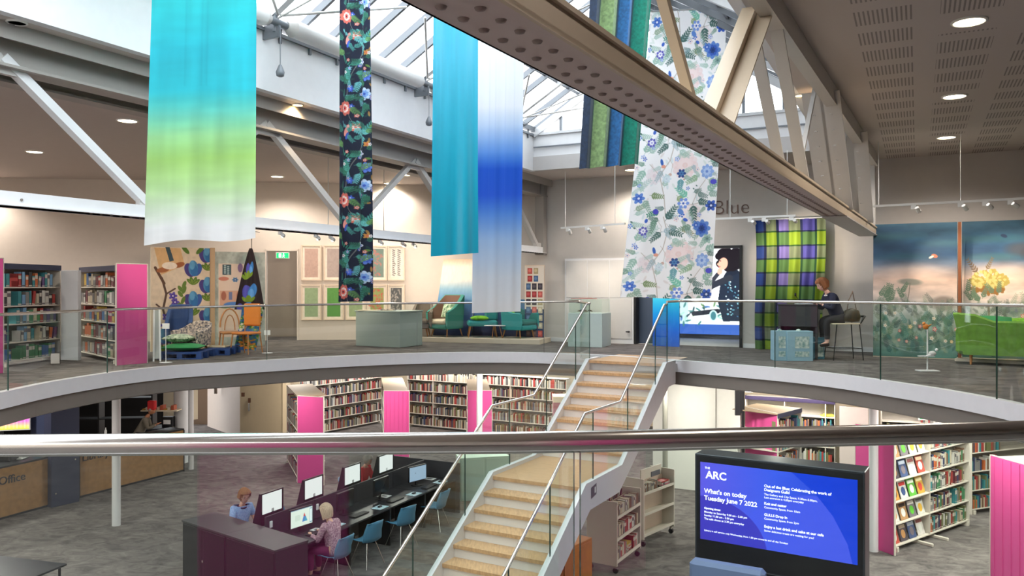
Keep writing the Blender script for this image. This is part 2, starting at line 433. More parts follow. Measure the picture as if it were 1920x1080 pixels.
# white fascia ring, and lower band whose shade is put into darker taupe
b=MB(); h0,h1=grow(0),grow(.12); n=len(hole)
def ringbox(b,A,B,z0,z1):
    n=len(A)
    for i in range(n):
        j=(i+1)%n
        vs=[(*A[i],z0),(*A[j],z0),(*B[j],z0),(*B[i],z0),(*A[i],z1),(*A[j],z1),(*B[j],z1),(*B[i],z1)]
        b.add(vs,[(0,1,2,3),(4,7,6,5),(0,4,5,1),(2,6,7,3)])
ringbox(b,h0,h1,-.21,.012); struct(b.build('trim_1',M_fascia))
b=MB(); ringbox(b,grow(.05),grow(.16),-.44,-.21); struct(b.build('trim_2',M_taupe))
b=MB(); b.prism(outer,-.46,-.4,holes=[grow(.10)]); struct(b.build('ceiling_lower',mat('lower_ceiling',(198,192,186),.85)))
# lower floor
b=MB(); b.box(-26,18,-5,38,LOW-.05,LOW); struct(b.build('floor_lower',M_floor))

# ------------------------------------------------------------------ gallery walls
CZ=4.1
U_END=18.67
cor=UV(U_END,-10.6)            # corner between the two back walls
# door opening in the left back wall
lw0=Vector((cor.x,cor.y)); dirL=Vector((-1,-.135)).normalized()
def LW(px):                     # point of the left back wall seen at px
    k=(px-HX)/FPX; t=(k*lw0.y-lw0.x)/(dirL.x-k*dirL.y); return lw0+dirL*t
dL,dR=LW(500),LW(557); endL=lw0+dirL*19
b=MB(); nrm=Vector((dirL.y,-dirL.x))
if nrm.y<0: nrm=-nrm
def wseg(b,a,c,z0,z1,n=nrm,th=.15):
    b.prism([(a.x,a.y),(c.x,c.y),(c.x+n.x*th,c.y+n.y*th),(a.x+n.x*th,a.y+n.y*th)],z0,z1)
wseg(b,endL,dL,0,CZ); wseg(b,dR,lw0,0,CZ); wseg(b,dL,dR,2.32,CZ)
struct(b.build('wall_left_back',M_wall))
# lobby behind the door
b=MB(); wseg(b,dL+nrm*1.6-dirL*-1.0,dR+nrm*1.6+dirL*-1.5,0,2.8); struct(b.build('wall_lobby',mat('lobby_wall',(170,158,146),.8)))
# main back wall, with the projection room opening (v from -6.95 to -3.95)
def BW(px, u=U_END):
    k=(px-HX)/FPX; v=(k*CA*u-SA*u)/(CA+k*SA); return v
vP0,vP1=BW(1190),BW(1392)
b=MB(); M=Matrix.Rotation(RZ,4,'Z')
b.box(-10.6,vP0,U_END,U_END+.15,0,CZ,M); b.box(vP1,12,U_END,U_END+.15,0,CZ,M); b.box(vP0,vP1,U_END,U_END+.15,2.32,CZ,M)
struct(b.build('wall_back',M_walld))
b=MB(); b.box(vP0-.4,vP1+1.8,U_END+2.9,U_END+3.05,0,3,M); b.box(vP0-.5,vP0-.4,U_END+.15,U_END+3,0,3,M); b.box(vP1+1.8,vP1+1.9,U_END+.15,U_END+3,0,3,M)
struct(b.build('wall_projection_room',mat('room_wall',(150,150,158),.8)))
b=MB(); b.box(vP0-.5,vP1+1.9,U_END+.15,U_END+3.05,2.9,3.0,M); struct(b.build('ceiling_projection_room',M_ceil))
b=MB(); b.box(vP0-.5,vP1+1.9,U_END+.1,U_END+3.05,0,.006,M); struct(b.build('floor_projection_room',mat('pale_vinyl',(190,188,182),.5)))
b=MB(); b.box(12,12.2,-6,19,0,CZ,M); struct(b.build('wall_right',M_walld))
b=MB(); b.box(-21,-20.8,-4,26,0,CZ); struct(b.build('wall_left',M_wall))
# skirting
b=MB(); b.box(vP1+.02,12,U_END-.02,U_END,0,.1,M); b.box(-10.4,vP0-.02,U_END-.02,U_END,0,.1,M); struct(b.build('baseboard_back',M_white))

# ------------------------------------------------------------------ ceilings with the roof-light opening
VL,VR=-8.0,-1.6; UO=16.9; UB=-5.0
b=MB(); b.box(VL-.12,-27,UB,27,CZ,CZ+.1,M); struct(b.build('ceiling_left',M_ceil))
b=MB(); b.box(VL-.12,VR+.12,UO+.12,27,CZ,CZ+.1,M); struct(b.build('ceiling_back',M_ceil))
def perforated():
    m=bpy.data.materials.new('perforated_ceiling');m.use_nodes=True;nt=m.node_tree;N=nt.nodes;L=nt.links;p=N['Principled BSDF'];p.inputs['Roughness'].default_value=.85
    tc=N.new('ShaderNodeTexCoord');sp=N.new('ShaderNodeSeparateXYZ');L.new(tc.outputs['Object'],sp.inputs[0])
    def mth(op,a,b=None,c=None):
        q=N.new('ShaderNodeMath');q.operation=op
        for i,x in enumerate((a,b,c)):
            if x is None: continue
            if isinstance(x,(int,float)): q.inputs[i].default_value=x
            else: L.new(x,q.inputs[i])
        return q.outputs[0]
    def band(x,off,period,half):      # 1 inside +-half of each period centre
        t=mth('PINGPONG',mth('ADD',x,off),period/2); return mth('LESS_THAN',t,half)
    v,u=sp.outputs[0],sp.outputs[1]
    colm=mth('MULTIPLY',band(v,.31+.78*20,.78,.27),mth('GREATER_THAN',v,-.65)); row=band(u,-8.8+.74*40,.74,.235); slot=band(v,.31+.04*400,.042,.009)
    # keep the lamps' own tiles whole
    lu=mth('LESS_THAN',mth('PINGPONG',mth('ADD',u,-9.36+3.6*10),1.8),.36); lv=mth('LESS_THAN',mth('ABSOLUTE',mth('SUBTRACT',v,.47)),.38); keep=mth('SUBTRACT',1.0,mth('MULTIPLY',lu,lv))
    k=mth('MULTIPLY',mth('MULTIPLY',colm,row),mth('MULTIPLY',slot,keep)); k=mth('MULTIPLY',k,.55)
    mx=N.new('ShaderNodeMix');mx.data_type='RGBA';mx.inputs[6].default_value=rgb(196,186,180);mx.inputs[7].default_value=rgb(70,62,56);L.new(k,mx.inputs[0]);L.new(mx.outputs[2],p.inputs['Base Color'])
    return m
b=MB(); b.box(VR+.12,13,UB,20,CZ,CZ+.1); struct(b.build('ceiling_right',perforated(),rz=RZ))
# upstands round the opening
UPZ=4.93
b=MB(); b.box(VL-.12,VL,UB,UO+.12,CZ,UPZ,M); struct(b.build('trim_upstand_left',M_white))
b=MB(); b.box(VR,VR+.12,UB,UO+.12,CZ,UPZ,M); struct(b.build('trim_upstand_right',M_white))
b=MB(); b.box(VL,VR,UO,UO+.12,CZ+.32,UPZ,M); struct(b.build('trim_upstand_end',M_white))
b=MB(); b.box(VL,VR,UO-.02,UO+.14,CZ,CZ+.32,M); struct(b.build('trim_beam_end',mat('beam_grey',(188,184,182),.6)))

# ------------------------------------------------------------------ roof light
sky=empty('window_1',kind='structure'); sky.rotation_euler.z=RZ
M_alu=mat('grey_aluminium',(120,124,130),.45,.3); M_aluw=mat('pale_aluminium',(196,197,199),.4,.2)
VRG=-4.8; ZE=5.05; ZR=6.95; U0,U1=-2.0,UO
def slope(v): return ZE+(ZR-ZE)*(1-abs(v-VRG)/(VRG-VL))
i=0; uu=8.25-.6167*16
while uu<U1+.01:
    big=(i%6==4)
    for s_,ve in ((1,VL),(-1,VR)):
        b=MB(); w,h=(.10,.16) if big else (.05,.11)
        b.bar((ve,uu,ZE),(VRG,uu,ZR),w,h,up=(0,0,1)); b.build('glazing_bar',M_alu if not big else M_aluw,sky)
    i+=1; uu+=.6167
b=MB(); b.bar((VRG,U0,ZR),(VRG,U1,ZR),.16,.2); b.build('ridge_beam',M_aluw,sky)
for ve,s_ in ((VL,1),(VR,-1)):
    b=MB(); b.box(ve-.06,ve+.06,U0,U1,ZE-.05,ZE+.06); b.build('eaves_bar',M_alu,sky)
    b=MB(); b.box(min(ve,ve+s_*.04),max(ve,ve+s_*.04),U0,U1,UPZ-.03,UPZ+.02); b.build('sill_bar',M_alu,sky)
    uu=8.25-.6167*16+.3; 
    b=MB()
    while uu<U1: b.box(ve+s_*.02-.015,ve+s_*.02+.015,uu-.02,uu+.02,UPZ-.12,ZE); uu+=.6167
    b.build('mullion',M_alu,sky)
    for vv in (0.36,0.72):
        z=ZE+(ZR-ZE)*vv; v=ve+(VRG-ve)*vv
        b=MB(); b.bar((v,U0,z+.03),(v,U1,z+.03),.04,.05); b.build('purlin',M_alu,sky)
M_pane=glass('roof_glass',(246,250,252),1.35)
for ve in (VL,VR):
    b=MB(); b.add([(ve,U0,ZE+.07),(ve,U1,ZE+.07),(VRG,U1,ZR+.07),(VRG,U0,ZR+.07)],[(0,1,2,3)]); b.build('glass_pane',M_pane,sky)
# zinc blinds outside the far right bays
b=MB()
for k in range(9):
    t0=k/9; t1=(k+1)/9-.015; v0=VR+(VRG-VR)*t0; v1=VR+(VRG-VR)*t1; z0=ZE+(ZR-ZE)*t0; z1=ZE+(ZR-ZE)*t1
    b.add([(v0,11.5,z0+.13),(v0,U1,z0+.13),(v1,U1,z1+.2),(v1,11.5,z1+.2)],[(0,1,2,3)])
b.build('sun_blind',mat('zinc',(120,134,146),.5,.3),sky)
# gable glazing at the far end
g=empty('window_2',kind='structure'); g.rotation_euler.z=RZ
b=MB()
for v in (-7.3,-6.55,-5.8,-4.8,-3.9,-3.2,-2.4): 
    b.box(v-.03,v+.03,U1-.03,U1+.05,UPZ,slope(v))
b.build('mullion',M_alu,g)
b=MB(); b.bar((VL,U1,UPZ),(VRG,U1,ZR),.12,.16); b.bar((VR,U1,UPZ),(VRG,U1,ZR),.12,.16); b.box(VL,VR,U1-.05,U1+.03,UPZ-.02,UPZ+.04); b.build('gable_frame',M_aluw,g)
b=MB(); b.add([(VL,U1+.02,UPZ),(VR,U1+.02,UPZ),(VRG,U1+.02,ZR)],[(0,1,2)]); b.build('glass_pane',M_pane,g)
b=MB(); b.box(VL+.02,VR-.02,UO-.05,UO-.02,4.62,4.65); b.build('safety_bar',M_alu,g)

# gutter tubes on the left eaves: each between two brackets
M_tube=mat('white_tube',(214,212,210),.35)
for k in range(5):
    u0=8.25+(k-3)*3.7+.16; u1=u0+3.7-.32
    if u1>UO: u1=UO-.05
    if u0>u1: continue
    t=empty('tie_tube',UV(u0,VL+.26,4.98),RZ,label=['white round steel tube along the foot of the roof glazing, out beyond the camera side','white round roof tube behind the turquoise to white hanging','white round roof tube crossing behind the dark floral hanging','white round roof tube ending behind the plain teal hanging','white round roof tube at the far end of the roof light'][k],cat='tube',group='white tubes at the eaves')
    L=u1-u0
    b=MB(); b.tube([(0,.12,0),(0,L-.12,0)],.125,18); b.build('tube',M_tube,t)
    b=MB(); b.tube([(0,0,0),(0,.12,0)],[.06,.125],18); b.build('end_cone',M_steel,t); b=MB(); b.tube([(0,L-.12,0),(0,L,0)],[.125,.06],18); b.build('end_cone',M_steel,t)
for k,u in enumerate((4.55,8.25,11.95,15.65)):
    t=empty('tie_bracket',UV(u,VL+.26,4.98),RZ,label='steel bracket joining the white roof tubes, '+['nearest the camera','beside the turquoise hanging','beside the plain teal hanging','by the far gable'][k],cat='bracket',group='brackets between roof tubes')
    b=MB(); b.tube([(-.05,0,-.12),(-.05,0,.14)],.035,10); b.box(-.26,.03,-.02,.02,-.2,-.02); b.tube([(0,-.16,0),(0,.16,0)],.05,10); b.build('plate',M_alu,t)
    b=MB(); b.tube([(0,0,.06),(3.2,0,.95)],.014,6); b.tube([(.02,-.02,.1),(1.0,-1.6,.55)],.02,6); b.tube([(.02,.02,.1),(1.0,1.6,.55)],.02,6); b.build('tie_rod',M_steel,t)
    if k in (1,2):
        s=empty('ceiling_sensor',UV(u,VL+.3,4.3),RZ,label='small grey sensor hanging on a cord '+('beside the turquoise hanging' if k==1 else 'left of the plain teal hanging'),cat='sensor',group='hanging sensors')
        b=MB(); b.tube([(0,0,.08),(0,0,.62)],.006,6); b.build('cord',M_alu,s)
        b=MB(); b.lathe([(.02,.1),(.045,.04),(.06,0),(.05,-.05),(.03,-.06)],12); b.build('sensor_body',M_alu,s)

# ------------------------------------------------------------------ roof trusses
def node_bar(b,v,u0,z0,u1,z1,w,h,up=(1,0,0)): b.bar((v,u0,z0),(v,u1,z1),h,w,up=up)
AT=R(29.2); RT=-AT
def UT(u,v,z=0.0): return Vector((math.sin(AT)*u+math.cos(AT)*v, math.cos(AT)*u-math.sin(AT)*v, z))
nt_=empty('roof_truss',(0,0,0),RT,'big beige riveted steel truss crossing overhead close to the camera','truss')
M_tw=mat('truss_underside',(206,188,182),.5); M_hole=mat('rivet_dome',(150,132,124),.6)
zb,zt=2.45,2.58; v0,v1=-1.79,-1.45; UE=17.75
b=MB(); b.box(v0,v1,-2,UE,zb,zb+.02); b.box(v0,v0+.02,-2,UE,zb,zt); b.box(v1-.02,v1,-2,UE,zb-.006,zt); b.box(v1-.02,v1+.02,-2,UE,zt-.015,zt+.01); b.box(v0-.02,v0+.02,-2,UE,zt-.015,zt+.01)
b.box(v0,v1,-2,UE,zb+.1,zb+.115)
b.build('bottom_chord',[M_beige],nt_)
b=MB(); u=-1.0
while u<14.2:
    for v in (v0+.10,v1-.12):
        uu_=u+(.07 if v<-1.62 else 0); b.lathe([(.024,0),(.019,-.009),(.0,-.013)],12,(v,uu_,zb-.004))
    u+=.155
b.build('rivet',M_hole,nt_)['kind']='stuff'
b=MB(); b.box(v0+.02,v1-.02,-2,UE,zb-.004,zb); b.build('soffit_plate',M_tw,nt_)
b=MB(); b.box(v1-.09,v1-.0,-2,UE,3.84,4.09); b.box(v1-.12,v1+.02,-2,UE,3.83,3.85); b.build('top_chord',M_steel,nt_)
vm=(v0+v1)/2
def member(name,v,a,c,w,th,m,bolts=0):
    b=MB(); node_bar(b,v,a[0],a[1],c[0],c[1],w,th)
    if bolts:
        for k in range(bolts):
            t=(k+.5)/bolts; u=a[0]+(c[0]-a[0])*t; z=a[1]+(c[1]-a[1])*t
            for s in (-1,1): b.sphere((v+th/2,u+s*w*.36,z),.012,6,4); b.sphere((v-th/2,u+s*w*.36,z),.012,6,4)
    return b.build(name,m,nt_)
def channel(v,a,c):
    b=MB()
    for dv in (-.07,.07): node_bar(b,v+dv,a[0],a[1],c[0],c[1],.17,.015)
    node_bar(b,v,a[0],a[1],c[0],c[1],.015,.14)
    return b.build('diagonal',M_beige,nt_)
member('diagonal',vm,(5.6,2.55),(3.9,4.0),.065,.06,M_beige)
channel(vm,(5.95,2.55),(7.6,4.0))
for dv in (-.11,.11): member('diagonal',vm+dv,(7.65,4.0),(9.4,2.55),.12,.025,M_steel)
member('diagonal',vm,(9.5,2.55),(10.95,4.0),.05,.05,M_steel)
for dv in (-.11,.11): member('post',vm+dv,(11.35,4.0),(12.9,2.55),.26,.02,M_steel,8)
member('diagonal',vm,(13.1,2.55),(14.1,4.0),.05,.05,M_steel)
for dv in (-.11,.11): member('post',vm+dv,(14.6,4.0),(15.7,2.55),.34,.02,M_steel,7)
member('diagonal',vm,(15.9,2.55),(16.9,4.0),.05,.05,M_steel)
member('post',vm,(17.6,2.5),(17.6,4.0),.3,.2,M_steel)
for u in (5.75,9.45,13.0,15.8): b=MB(); b.box(vm-.11,vm+.11,u-.2,u+.2,zt-.02,zt+.03); b.cyl((vm,u-.1,zt+.03),(vm,u-.1,zt+.07),.026,8); b.cyl((vm,u+.12,zt+.03),(vm,u+.12,zt+.06),.022,8); b.build('gusset_plate',M_beige,nt_)
b=MB(); b.box(v0+.01,v1+.02,12.6,UE,zb-.03,zb-.012); b.build('splice_plate',M_steel,nt_)

lt=empty('roof_truss',(0,0,0),RZ,'white steel truss under the ceiling on the far side of the roof light','truss')
VT=-8.55; zb2=2.24
b=MB(); b.box(VT-.1,VT+.1,-3,18.55,zb2,zb2+.155); b.box(VT-.16,VT+.16,-3,18.55,zb2-.0,zb2+.012); b.build('bottom_chord',mat('chord_white',(225,224,226),.45),lt)
b=MB()
u=6
while u<18.3: b.cyl((VT+.1,u,zb2-.012),(VT+.1,u,zb2),.015,6); u+=.13
for u in (3.9,4.05,4.2,5.2): b.cyl((VT+.1,u,zb2+.075),(VT+.112,u,zb2+.075),.014,8)
b.build('rivet',M_taupe,lt)['kind']='stuff'
M_ib=mat('truss_grey',(160,154,148),.5)
b=MB(); b.box(VT-.03,VT+.03,-3,18.6,3.7,4.04); b.box(VT-.15,VT+.15,-3,18.6,4.02,4.06); b.box(VT-.15,VT+.15,-3,18.6,3.68,3.71); b.box(VT+.25,VT+.27,-3,18.6,3.93,4.1); b.build('top_chord',M_ib,lt)
b=MB(); b.box(VT-.75,VT-.7,-3,18.6,3.72,4.08); b.box(VT-.85,VT-.6,-3,18.6,3.70,3.73); b.build('edge_beam',M_ib,lt)
TT=[1.1,5.05,8.85,12.75,16.6]; BB=[3.1,6.9,10.85,14.7,18.3]
def lmem(a,c,w,th,m=M_steel):
    b=MB(); node_bar(b,VT,a[0],a[1],c[0],c[1],w,th); return b.build('diagonal',m,lt)
for k in range(5):
    if k==0 or k==4: m=M_ib
    lmem((TT[k],3.8),(BB[k],2.36),.12 if k!=2 else .1,.1,M_white if k<2 else M_steel)
    if k<4: lmem((BB[k],2.36),(TT[k+1],3.8),.09,.09)
b=MB(); b.box(VT-.12,VT+.12,18.4,18.6,2.2,4.1); b.build('post',M_ib,lt)
b=MB()
for u in TT: b=MB(); b.box(VT-.02,VT+.05,u-.25,u+.25,3.62,3.74); b.build('gusset_plate',M_steel,lt)
for u in BB: b=MB(); b.box(VT-.02,VT+.05,u-.22,u+.22,2.3,2.5); b.build('gusset_plate',M_steel,lt)
b=MB()
pass
# black strips put in for the dark of gaps in the near truss's top chord
M_slot=mat('slot_black',(14,13,12),.8)
for i,(v,a,c) in enumerate(((-1.60,7.3,7.75),(-1.60,8.45,11.0),(-1.71,9.05,10.9),(-1.60,12.4,14.7),(-1.71,12.9,13.8))):
    b=MB(); b.box(v-.02,v+.02,a,c,CZ-.008,CZ-.001)
    o=b.build('chord_gap_strip',M_slot,rz=RT); tag(o,'black strip for a dark gap in the beige truss, '+['shortest, by the wide beige diagonal','longest one, nearer the truss','inner one beside the longest','far one, nearer the truss','far inner one, short'][i],'strip','dark chord gap strips')
# ================================================================== ceiling lights
M_ring=mat('light_trim',(235,232,226),.4); M_lit=glow('lamp_disc',(255,240,205),9.0); M_litw=glow('lamp_disc_warm',(255,214,140),14.0)
def downlight(loc,label,group,r=.17,power=130,spot=150,off=False,warm=False,z=CZ):
    t=empty('ceiling_light',(loc[0],loc[1],z),0,label,'ceiling light',group)
    b=MB(); b.lathe([(r,-.0),(r*1.0,-.012),(r*.86,-.02),(r*.84,-.004)],28); b.build('trim_ring',M_ring,t)
    b=MB(); b.lathe([(r*.84,-.008),(0.001,-.008)],28); 
    b.build('diffuser',M_slot if off else (M_litw if warm else M_lit),t)
    if not off and power: lamp('SPOT','lamp_glow',(0,0,-.03),power,(1,.90,.80) if not warm else (1,.72,.42),(0,0,0),r*.8,spot,.5,t)
    return t
names_r=['nearest the camera over the right wing','middle one of the right wing row','furthest of the right wing row, above the track']
for k,u in enumerate((9.36,12.95,16.45)):
    downlight(UV(u,.47),'round ceiling downlight, '+names_r[k],'right wing downlights')
for k,u in enumerate((2.1,5.75)):
    downlight(UV(u,.47),'round ceiling downlight over the right wing, out of the picture above','right wing downlights',power=40)
L1=[(-9.6,15.9,'above the left bookcases, outermost'),(-5.75,22.4,'just left of the dark floral hanging'),(-3.8,25.2,'far back, right of the dark floral hanging')]
for x,y,n in [(-9.55,16.0,'low down on the far left of the ceiling'),(-5.75,19.6+.0,'just left of the dark floral hanging above the framed prints')]:
    downlight((x,y),'added fill downlight '+n,'left wing downlights')
for x,y,n in [(-6.25,13.0,'between the white diagonal and the turquoise hanging'),(-2.55,19.3,'right of the dark floral hanging'),(-3.2,20.9,'furthest back over the framed prints')]:
    downlight((x,y),'added fill downlight '+n,'left wing downlights')
for x,y,n in [(-9.9,9.9,'over the left wing, beyond the left picture edge, nearest the viewer'),(-12.8,14.5,'over the left wing, beyond the left picture edge, middle'),(-13.6,19.4,'over the left wing, beyond the left picture edge, farthest')]: downlight((x,y),'added fill downlight '+n,'left wing downlights',power=420)  # unseen lamps added to brighten the left wall
downlight(UV(17.75,-5.9),'round ceiling downlight beyond the roof light, above the small spotlight track','back downlights')
downlight(UV(5.0,VL-.2),'unlit black recessed fitting in the soffit at the top left','soffit lights',r=.1,off=True)
downlight(UV(9.15,VL-.2),'small glowing warm lamp in the soffit between the turquoise and dark hangings','soffit lights',r=.085,power=25,warm=True)
downlight(UV(11.9,-1.75+.28),'small glowing warm lamp in the ceiling strip beside the bolted truss posts','soffit lights',r=.085,power=25,warm=True)

# spotlight tracks
M_spotb=mat('spot_white',(232,230,226),.4)
def track(p0,p1,z,heads,rods,label,hang=CZ):
    p0=Vector(p0);p1=Vector(p1);d=(p1-p0);L=d.length;rz=math.atan2(d.y,d.x)
    t=empty('light_track',(p0.x,p0.y,z),rz,label,'light track')
    b=MB(); b.box(0,L,-.018,.018,-.02,.02); b.build('rail',M_spotb,t)
    for r_ in rods: b=MB(); b.cyl((r_*L,0,.02),(r_*L,0,hang-z),.008,6); b.build('hanger_rod',M_spotb,t)
    return t,p0,d,rz,L
def spot_head(t,p0,d,rz,L,z,f,target,label,group,power=30,lit=False):
    p=p0+d*f; h=empty('spotlight',(p.x,p.y,z-.02),rz,label,'spotlight',group)
    b=MB(); b.box(-.045,.045,-.02,.02,-.075,0,bev=.004); b.build('gear_box',M_spotb,h)
    tg=Vector(target)-Vector((p.x,p.y,z-.1)); q=tg.to_track_quat('-Z','Y'); 
    Mh=Matrix.Translation(Vector((.07,0,-.085)))@(Matrix.Rotation(-rz,4,'Z')@q.to_matrix().to_4x4())
    b=MB(); b.lathe([(.03,.06),(.036,.05),(.04,-.04),(.036,-.06),(.03,-.055)],14,M=Mh); b.build('lamp_head',M_spotb,h)
    b=MB(); b.lathe([(.03,-.05),(.001,-.05)],12,M=Mh); b.build('lens',glow('spot_lens',(255,226,180),12) ,h)
    o=lamp('SPOT','spot_beam',(p.x,p.y,z-.1),power,(1,.84,.66),size=.03,spot=58,blend=.9); o.location=(p.x,p.y,z-.14)
    aim(o,target)
    return h
# ================================================================== staircase
AS=R(29.0); SD=Vector((-math.sin(AS),-math.cos(AS),0)); SW=Vector((math.cos(AS),-math.sin(AS),0))
SC0=Vector((2.10,14.8,0)); RISE=.18; G1,G2,LANDL=.28,.27,1.35; HWD=.72
stair=empty('staircase',SC0,0,'white steel staircase with oak treads and a half landing down into the library','staircase')
S1=8*G1; S2=S1+LANDL; S3=S2+12*G2; ZL=-8*RISE
def sp(s,w,z): return SD*s+SW*w+Vector((0,0,z))
M_risr=mat('riser_white',(226,220,216),.5); M_oakL=mat('oak_landing',(200,160,120),.35,vary=.12,vscale=3,stretch=(3,12,3))
ML=Matrix(((SW.x,SD.x,0,0),(SW.y,SD.y,0,0),(0,0,1,0),(0,0,0,1)))
def sbox(b,w0,w1,s0,s1,z0,z1):
    vs=[sp(s,w,z) for z in (z0,z1) for (w,s) in ((w0,s0),(w1,s0),(w1,s1),(w0,s1))]
    b.add(vs,[(0,1,2,3),(7,6,5,4),(4,5,1,0),(5,6,2,1),(6,7,3,2),(7,4,0,3)])
b=MB(); sbox(b,-HWD,HWD,-1.5,.03,-.045,.005); b.build('top_landing',M_oakL,stair)
b=MB(); sbox(b,-HWD-.04,HWD+.04,-1.5,0,-.2,-.046); b.build('landing_slab',M_white,stair)
for i in range(1,20):
    z=-RISE*i
    if i<8: s0=G1*(i-1); s1=G1*i
    elif i==8: continue
    else: s0=S2+G2*(i-9); s1=S2+G2*(i-8)
    b=MB(); sbox(b,-HWD,HWD,s0-.02,s1+.035,z-.05,z); o=b.build('tread',M_oak,stair)
for i in range(0,20):
    z=-RISE*i
    s0=G1*i if i<8 else S2+G2*(i-8)
    b=MB(); sbox(b,-HWD,HWD,s0-.02,s0,z-RISE,z-.05); b.build('riser',M_risr,stair)
b=MB(); sbox(b,-HWD,HWD,S1-.28-.0,S2+.035,ZL-.05,ZL); b.build('half_landing',M_oakL,stair)
# stringers: plates following the flights, top line above the nosings
prof_top=[(-.15,.03),(.0,.03),(S1-.05,ZL+.12),(S2+.08,ZL+.10),(S3,LOW+.08)]
prof_top=[(-.5,.03),(.02,.03),(S1-.02,ZL+.06),(S2+.02,ZL+.06),(S3+.1,LOW+.05)]
prof_bot=[(-.5,-.40),(-.1,-.42),(S1+.1,ZL-.34),(S2-.12,ZL-.34),(S3-.45,LOW+.0)]
def resamp(pr,ss):
    xs=[p[0] for p in pr]; zs=[p[1] for p in pr]; return [float(np.interp(s,xs,zs)) for s in ss]
ss=sorted(set([round(x,3) for x in [-.5,-.1,.02,S1-.02,S1+.1,S2-.12,S2+.02,S3-.45,S3+.1]]))
for w0,w1,nm in ((-HWD-.075,-HWD,'left'),(HWD,HWD+.075,'right')):
    t_=resamp(prof_top,ss); u_=resamp(prof_bot,ss); b=MB()
    for i in range(len(ss)-1):
        a,c=ss[i],ss[i+1]
        vs=[sp(a,w0,u_[i]),sp(a,w1,u_[i]),sp(c,w1,u_[i+1]),sp(c,w0,u_[i+1]),sp(a,w0,t_[i]),sp(a,w1,t_[i]),sp(c,w1,t_[i+1]),sp(c,w0,t_[i+1])]
        b.add(vs,[(0,1,2,3),(7,6,5,4),(4,5,1,0),(5,6,2,1),(6,7,3,2),(7,4,0,3)])
    b.build('stringer',M_white,stair)
# soffit under the flights
b=MB()
for i in range(len(ss)-1):
    a,c=ss[i],ss[i+1]; za,zc=u_[i]+.03,u_[i+1]+.03
    vs=[sp(a,-HWD,za),sp(a,HWD,za),sp(c,HWD,zc),sp(c,-HWD,zc),sp(a,-HWD,za+.02),sp(a,HWD,za+.02),sp(c,HWD,zc+.02),sp(c,-HWD,zc+.02)]
    b.add(vs,[(0,1,2,3),(7,6,5,4)])
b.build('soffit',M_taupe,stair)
b=MB(); vs=[sp(S2-.34,HWD+.079,ZL-.16),sp(S2-.14,HWD+.079,ZL-.19),sp(S2-.14,HWD+.079,ZL-.03),sp(S2-.34,HWD+.079,ZL+.0)]
b.add(vs,[(0,1,2,3)]); b.add([v+SW*.003 for v in [sp(S2-.31,HWD+.079,ZL-.13),sp(S2-.26,HWD+.079,ZL-.13),sp(S2-.26,HWD+.079,ZL-.05),sp(S2-.31,HWD+.079,ZL-.04)]],[(0,1,2,3)])
b.m[-1]=1
b.build('notice',[mat('notice_grey',(96,100,108),.5),M_paper],stair)

# ---- balustrades
def panel(parent, pts, zb, zt, th=.0075, name='glass_panel', mats=None):
    """upright glass following plan points; zb, zt lists"""
    P=[Vector((p[0],p[1],0)) for p in pts]; n=len(P); L=[];Rr=[]
    for i in range(n):
        t=(P[min(i+1,n-1)]-P[max(i-1,0)]).normalized(); q=Vector((-t.y,t.x,0))*th; L.append(P[i]+q);Rr.append(P[i]-q)
    b=MB(); V=[]
    for i in range(n):
        for p,z in ((L[i],zb[i]),(Rr[i],zb[i]),(Rr[i],zt[i]),(L[i],zt[i])): V.append((p.x,p.y,z))
    F=[]
    for i in range(n-1):
        a=4*i;c=a+4; F+=[(a,a+3,c+3,c),(a+1,c+1,c+2,a+2)]
    b.add(V,F,True); b.use(1)
    for i in range(n-1):
        a=4*i;c=a+4; b.add([V[a],V[a+1],V[c+1],V[c]],[(0,1,2,3)]); b.add([V[a+3],V[a+2],V[c+2],V[c+3]],[(3,2,1,0)])
    b.add(V[:4],[(0,1,2,3)]); b.add(V[-4:],[(3,2,1,0)])
    return b.build(name,mats or [M_glass,M_gedge],parent)
def cutpath(P, cuts):
    """split a dense plan path at arc positions, leaving a thin gap at each joint"""
    d=[0]
    for a,c in zip(P[:-1],P[1:]): d.append(d[-1]+math.hypot(c[0]-a[0],c[1]-a[1]))
    out=[]
    for a,c in cuts:
        xs=[a]+[q for q in d if a+.02<q<c-.02]+[c]
        out.append([tuple(float(np.interp(x,d,[p[k] for p in P])) for k in range(3)) for x in xs])
    return out,d
def px_of(p): return HX+FPX*p[0]/p[1]
g3=grow(.035); ringpts=[]
railpx=[0,222,440,600,740,900,1110,1255,1453,1652,1868,1920]; raily=[590,580,574,571,569,567.5,565,564,565,568,572,573]
for i,p in enumerate(g3):
    if i<NF-3 and p[1]>8.8:
        z=EYE-(np.interp(px_of(p),railpx,raily)-HY)/FPX*p[1]
    elif p[1]<3: z=1.1
    else: z=None
    ringpts.append([p[0],p[1],z])
n=len(ringpts)
for i in range(n):
    if ringpts[i][2] is None:
        a=i
        while ringpts[a][2] is None: a-=1
        c=i
        while ringpts[c%n][2] is None: c+=1
        za=ringpts[a][2]; zc=ringpts[c%n][2]; ringpts[i].append(za+(zc-za)*(i-a)/(c-a))
for p in ringpts:
    if p[2] is None: p[2]=p[3]; 
ringpts=[tuple(p[:3]) for p in ringpts]
ei=[i for i in range(n) if i<NF and px_of(ringpts[i])<1098][-1]      # last point left of the stair
si=[i for i in range(NF) if px_of(ringpts[i])>1262][0]
sl=SC0+SW*(-HWD-.04)+SD*-.1; sr=SC0+SW*(HWD+.04)+SD*-.1
